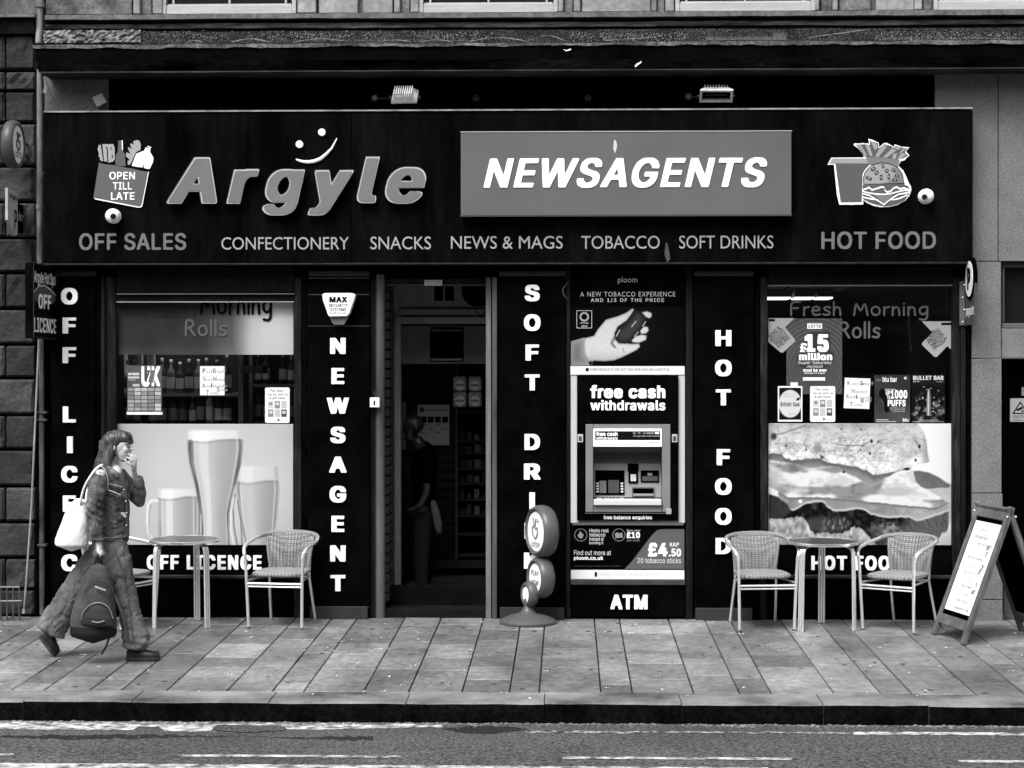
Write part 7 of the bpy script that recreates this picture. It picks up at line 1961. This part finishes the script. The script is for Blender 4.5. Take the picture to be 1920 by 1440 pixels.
# jacket: body, collar, two sleeves
mb = MB()
limb(mb, [L(206,1011,0,35,30), L(208,1000,0,35,31), L(210,975,0,32,31), L(212,945,0,32,32), L(212,915,0,31,35), L(207,895,0,27,40), L(203,882,0,20,35), L(206,873,0,14,22)], 26)
limb(mb, [L(192,881,-.10,15,12), L(187,898,-.15,16.5,14), L(181,925,-.185,16,14.5), L(177,955,-.195,15.5,14), L(178,980,-.195,14.5,13), L(181,1000,-.20,13,12), L(184,1014,-.20,11.5,11)], 18)
limb(mb, [L(222,888,.12,15,12), L(238,905,.15,15,13), L(254,930,.15,15,14), L(261,939,.13,13,13), L(263,925,.10,13,12), L(260,908,.06,12.5,11), L(257,895,.04,11,10)], 18)
def fold(co):
    d = .010*np.sin(co[:,2]*70+co[:,0]*40+6*vnoise(co[:,0]*9, co[:,2]*9, 4))*S(.95, .80, co[:,2])*.5
    d = d+.014*n3(co, 10, 3)+.006*n3(co, 34, 6)-.008*np.exp(-(np.abs(fbm(co[:,0]*9+co[:,2]*7, co[:,2]*8-co[:,1]*6, 3, 44)-.5)/.035)**2)
    rear = np.exp(-((co[:,2]-(W_(200, 955)[2]))/.10)**2)*np.exp(-((co[:,1]+.21)/.06)**2)
    return d+rear*.008*np.sin(co[:,2]*120+co[:,0]*60)
jk = remesh('jacket', mb, denim, wom, .0075, 3, fold)
def strip(nm, pts, r, m, par=wom, n=6):
    mb = MB(); mb.tube(sm([W_(*p) for p in pts], 2), r, n); return mb.build(nm, m, par, smooth=True, local=True)
def patch(nm, pts, dy, th, m, par=wom):
    mb = MB(); q = [W_(a, b, dy) for a, b in pts]; n = len(q)
    ar = sum(q[i][0]*q[(i+1)%n][2]-q[(i+1)%n][0]*q[i][2] for i in range(n))
    if ar < 0: q = q[::-1]
    mb.add([(x, y, z) for x, y, z in q]+[(x, y+th, z) for x, y, z in q], [tuple(range(n)), tuple(range(2*n-1, n-1, -1))]+[(i, i+n, (i+1)%n+n, (i+1)%n) for i in range(n)])
    return mb.build(nm, m, par, bevel=.0015, local=True)
# collar
mb = MB(); limb(mb, [L(197,870,.0,5,17), L(203,878,-.09,6,6), L(213,888,-.125,8,4), L(222,894,-.12,6,3.5)], 10); limb(mb, [L(197,872,.06,6,8), L(210,874,.08,7,5), L(224,884,.05,7,4)], 10)
remesh('collar', mb, denim, wom, .006, 2)
dk_denim = mat('dark denim trim', .045, .9)
strip('front_placket', [(230,892,-.115), (236,915,-.118), (238,950,-.12), (239,985,-.115), (238,1004,-.105)], .0065, dk_denim)
strip('pocket_flap', [(200,918,-.152), (212,922,-.155), (226,928,-.148)], .0055, seam); strip('pocket_flap', [(201,924,-.154), (212,928,-.157), (225,932,-.15)], .004, dk_denim)
strip('yoke_seam', [(199,906,-.160), (214,909,-.158), (230,913,-.14)], .0030, seam)
strip('side_seam', [(203,935,-.152), (206,965,-.146), (204,995,-.145)], .0030, dk_denim)
strip('hem_band', [(172,1003,-.09), (190,1008,-.142), (208,1009,-.150), (228,1008,-.13), (241,1004,-.06)], .0085, denim)
strip('armhole_seam', [(190,874,-.155), (198,882,-.175), (203,898,-.172), (202,918,-.16)], .0040, seam)
strip('sleeve_cuff', [(171,1008,-.235), (180,1013,-.262), (192,1012,-.25), (197,1009,-.225)], .0065, denim)
strip('sleeve_seam', [(188,885,-.215), (181,925,-.275), (178,965,-.278), (180,1000,-.265)], .0026, dk_denim)
patch('welt_pocket', [(225, 962), (232, 960), (238, 969), (234, 971)], -.128, .006, seam)
for (a, b) in ((232,918), (236,940), (237,962), (237,985)):
    mb = MB(); x, y, z = W_(a, b, -.128); mb.ball((x, y, z), (.006, .004, .006), 8, 6); mb.build('button', alu, wom, local=True)
# jeans: wide legs
mb = MB()
limb(mb, [L(206,1000,0,27,26), L(207,1020,0,32,30), L(208,1040,0,34,30)], 24)
limb(mb, [L(214,1020,-.05,27,22), L(222,1050,-.06,26,22), L(230,1085,-.06,21,19), L(237,1110,-.06,19,18), L(241,1140,-.06,20,19), L(248,1170,-.06,23,20), L(254,1192,-.06,26,22), L(258,1212,-.06,26,21)], 22)
limb(mb, [L(200,1020,.07,26,21), L(178,1052,.08,26,21), L(156,1082,.08,25,21), L(140,1104,.08,25,20), L(124,1132,.08,27,21), L(108,1158,.08,29,22), L(93,1184,.08,30,21)], 22)
def jfold(co):
    z = co[:,2]
    r1 = np.abs(fbm(co[:,0]*7+z*5+co[:,1]*4, z*5-co[:,0]*3, 3, 14)-.5); r2 = np.abs(fbm(co[:,0]*10-z*9, z*6+co[:,1]*8, 3, 17)-.5)
    d = -.009*np.exp(-(r1/.05)**2)-.005*np.exp(-(r2/.05)**2)+.012*n3(co, 6, 23)+.005*n3(co, 26, 26)
    hem = S(.22, .05, z)*.010*np.sin(z*110+co[:,0]*20)
    return d+hem
remesh('trousers', mb, denim2, wom, .008, 3, jfold)
strip('trouser_seam', [(214,1030,-.15), (226,1060,-.152), (236,1100,-.145), (244,1150,-.142), (250,1200,-.146)], .0028, dk_denim)
# shoes: near flat, far on its toe
def shoe(heel, toe, y, lab=None):
    hx, hz = heel; tx, tz = toe; d = Vector((tx-hx, 0, tz-hz)); l = d.length; d.normalize(); up = Vector((-d.z, 0, d.x))
    o = Vector((hx, y, hz)); t = thing('tmp', None, None); bpy.data.objects.remove(t)
    mb = MB(); pr = [(-.06, .034, .05), (.0, .040, .075), (.2, .040, .078), (.4, .043, .062), (.65, .048, .045), (.85, .043, .036), (1.0, .028, .026)]
    vs = []; n = 14
    for u, hw, ht in pr:
        for k in range(n):
            a = math.pi*k/(n-1); vs.append(o+d*(u*l)+Vector((0, math.cos(a)*hw, 0))+up*(.026+math.sin(a)*ht))
    fs = [(i*n+k, (i+1)*n+k, (i+1)*n+k+1, i*n+k+1) for i in range(len(pr)-1) for k in range(n-1)]
    fs += [tuple(range(n)), tuple((len(pr)-1)*n+k for k in range(n-1, -1, -1))]; fs += [(i*n, i*n+n-1, (i+1)*n+n-1, (i+1)*n) for i in range(len(pr)-1)]
    mb.add(vs, fs); up_ = mb.build('shoe', mat('black shoe', .003, .5), wom, smooth=True, local=True)
    mb = MB(); out = [(-.08, .026), (-.05, .037), (.2, .044), (.45, .046), (.7, .053), (.9, .046), (1.03, .026)]
    ring = [(u, w) for u, w in out]+[(u, -w) for u, w in out[::-1]]; n = len(ring)
    for z0, z1 in ((0, .024),):
        vs = [o+d*(u*l)+Vector((0, w, 0))+up*z0 for u, w in ring]+[o+d*(u*l)+Vector((0, w, 0))+up*z1 for u, w in ring]
        mb.add(vs, [tuple(range(n-1, -1, -1)), tuple(range(n, 2*n))]+[(i, (i+1)%n, (i+1)%n+n, i+n) for i in range(n)])
    mb.build('sole', mat('shoe sole', .022, .6, noise=(200, .6), stretch=(1, .01, .01)), up_, local=True)
p0 = W_(242, 1240, -.06); p1 = W_(298, 1240, -.06); shoe((p0[0], .001), (p1[0], .001), -.06)
p0 = W_(76, 1196, .08); p1 = W_(103, 1238, .08); shoe((p0[0], p0[2]), (p1[0], max(p1[2]-.0, .006)), .08)
# ---- bags
bagw = thing('tote_bag', 'white tote bag slung behind the walking woman', 'bag', loc=wom.location)
mb = MB()
def cl(pts, nm, m, vox=.008, disp=None):
    mb = MB(); [limb(mb, p, 20) for p in pts]
    return remesh(nm, mb, m, bagw, vox, 3, disp)
cl([[L(152,938,-.06,11,8), L(147,955,-.06,19,14), L(142,975,-.06,24,20), L(137,1000,-.06,29,25), L(134,1015,-.06,31,26), L(134,1022,-.06,31,25)]], 'bag_body', mat('white cotton', .80, .85, noise=(5, .06)), .008, lambda co: .016*n3(co, 11, 51)+.006*n3(co, 36, 52))
mb = MB(); mb.tube(sm([W_(150, 945, -.10), W_(157, 915, -.14), W_(168, 895, -.17), W_(182, 876, -.17), W_(192, 872, -.14)], 2), .010, 6); mb.build('strap', _mats['white cotton'], bagw, smooth=True, local=True)
mb = MB(); mb.tube(sm([W_(160, 950, -.02), W_(163, 920, -.02), W_(172, 895, -.01)], 2), .009, 6); mb.build('strap', _mats['white cotton'], bagw, smooth=True, local=True)
bp_ = thing('backpack', 'grey backpack carried low in the hand of the walking woman', 'bag', loc=wom.location)
canvas = mat('grey canvas', .045, .85, noise=(6, .4, 2.2), noise2=(70, .2), bump=(60, .002)); canvas_d = mat('dark canvas', .016, .7, noise=(5, .4))
yb_ = -.24
mb = MB(); limb(mb, [L(185,1062,yb_,15,11), L(184,1078,yb_,24,17), L(182,1105,yb_,33,23), L(179,1135,yb_,39,27), L(176,1160,yb_,43,29), L(175,1178,yb_,43,29)], 26)
remesh('pack_body', mb, canvas, bp_, .008, 3, lambda co: .012*n3(co, 12, 61)+.005*n3(co, 35, 62))
mb = MB(); limb(mb, [L(175,1172,yb_,43,29), L(175,1186,yb_,44,30), L(175,1193,yb_,41,28)], 26); remesh('pack_base', mb, mat('black base', .002, .7), bp_, .008, 2)
mb = MB(); limb(mb, [L(186,1132,yb_-.085,12,6), L(184,1142,yb_-.095,24,9), L(182,1158,yb_-.10,30,11), L(181,1172,yb_-.10,31,10)], 22); remesh('front_pocket', mb, canvas_d, bp_, .007, 3)
def bstrip(nm, pts, r, m): 
    mb = MB(); mb.tube(sm([W_(*p) for p in pts], 2), r, 6); mb.build(nm, m, bp_, smooth=True, local=True)
bstrip('zip', [(152,1162,yb_-.125), (157,1144,yb_-.13), (172,1131,yb_-.125), (190,1129,yb_-.12), (206,1140,yb_-.12), (212,1160,yb_-.115)], .004, mat('zip tape', .16, .4))
bstrip('zip', [(158,1110,yb_-.09), (168,1094,yb_-.09), (186,1088,yb_-.09), (203,1096,yb_-.085), (212,1115,yb_-.08)], .004, canvas_d)
bstrip('buckle_strap', [(178,1100,yb_-.105), (188,1104,yb_-.11), (198,1107,yb_-.10)], .007, seam); bstrip('label_tab', [(172,1165,yb_-.148), (184,1168,yb_-.15), (196,1164,yb_-.145)], .005, mat('tab grey', .18, .6))
bstrip('grab_handle', [(176,1068,yb_), (178,1048,yb_+.02), (186,1038,yb_+.035), (195,1046,yb_+.02), (197,1068,yb_)], .010, canvas_d)
bstrip('shoulder_strap', [(206,1100,yb_+.02), (224,1135,yb_+.0), (236,1172,yb_), (240,1200,yb_+.02)], .012, canvas); bstrip('shoulder_strap', [(165,1090,yb_+.02), (154,1120,yb_+.03), (147,1160,yb_+.03), (142,1180,yb_+.04)], .012, canvas)
bstrip('loose_strap', [(206,1190,yb_-.02), (202,1205,yb_-.02), (195,1220,yb_-.02), (190,1227,yb_-.02)], .008, canvas_d)

# ---- the man inside the doorway
my = 1.05
mx_ = X(785, my); mz = .101
KM = FPX/(D+my)
def LM(px, py, dy, a, b=None):
    return (X(px, my+dy)-mx_, dy, Zp(px, py, my+dy)-mz, a/KM, (b if b is not None else a)/KM)
man = thing('person', 'man in dark clothes standing inside the doorway, head bowed to the left', 'person', loc=(mx_, my, mz))
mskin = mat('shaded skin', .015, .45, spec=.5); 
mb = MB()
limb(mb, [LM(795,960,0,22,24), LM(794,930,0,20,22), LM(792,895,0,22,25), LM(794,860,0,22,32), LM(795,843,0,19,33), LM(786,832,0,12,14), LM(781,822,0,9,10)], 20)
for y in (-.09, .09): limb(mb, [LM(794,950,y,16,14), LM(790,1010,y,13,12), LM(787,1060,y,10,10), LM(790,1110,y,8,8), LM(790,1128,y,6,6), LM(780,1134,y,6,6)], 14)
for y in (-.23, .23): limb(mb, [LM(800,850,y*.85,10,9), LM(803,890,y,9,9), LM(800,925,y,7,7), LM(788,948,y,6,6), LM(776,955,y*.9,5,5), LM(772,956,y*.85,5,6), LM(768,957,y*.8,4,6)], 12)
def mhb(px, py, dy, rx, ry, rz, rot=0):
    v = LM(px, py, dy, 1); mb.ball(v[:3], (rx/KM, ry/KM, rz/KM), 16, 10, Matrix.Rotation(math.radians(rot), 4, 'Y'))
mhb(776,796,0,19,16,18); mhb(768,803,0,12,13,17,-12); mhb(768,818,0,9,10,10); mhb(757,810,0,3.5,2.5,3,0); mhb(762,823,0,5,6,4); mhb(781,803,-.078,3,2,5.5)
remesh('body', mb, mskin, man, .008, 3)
mb = MB(); limb(mb, [LM(796,962,0,24,26), LM(795,925,0,23,25), LM(793,890,0,25,28), LM(795,858,0,25,36), LM(794,842,0,20,34), LM(788,834,0,13,17)], 20)
for y in (-.23, .23): limb(mb, [LM(799,850,y*.85,13,11), LM(803,885,y,13,12), LM(803,905,y,12,11)], 12)
remesh('shirt', mb, black_matt, man, .010, 2, lambda co: .01*n3(co, 9, 71))
mb = MB(); limb(mb, [LM(797,950,0,24,27), LM(796,968,0,25,27)], 18)
for y in (-.09, .09): limb(mb, [LM(795,960,y,19,17), LM(792,1010,y,16,15), LM(789,1060,y,14,13), LM(791,1118,y,13,12)], 14)
remesh('trousers', mb, mat('dark trousers', .004, .9), man, .010, 2, lambda co: .012*n3(co, 10, 72))
mb = MB(); limb(mb, [LM(812,940,-.2,5,6), LM(817,960,-.22,8,7), LM(822,985,-.22,8,6), LM(824,1000,-.22,5,4)], 12); remesh('jacket_tail', mb, mat('grey tied jacket', .03, .9), man, .008, 2)
for y in (-.09, .09):
    mb = MB(); x = -.02; mb.ball((x, y, .045), (.13, .05, .045), 14, 8); mb.build('shoe', rubber, man, smooth=True, local=True)

# ================================================================== finish
for o in bpy.data.objects:
    if o.type == 'MESH' and o.parent is None and 'kind' not in o.keys() and 'label' not in o.keys(): print('untagged', o.name)
print('tris ~', sum(len(o.data.polygons) for o in bpy.data.objects if o.type == 'MESH')*2, 'objects', len(bpy.data.objects))
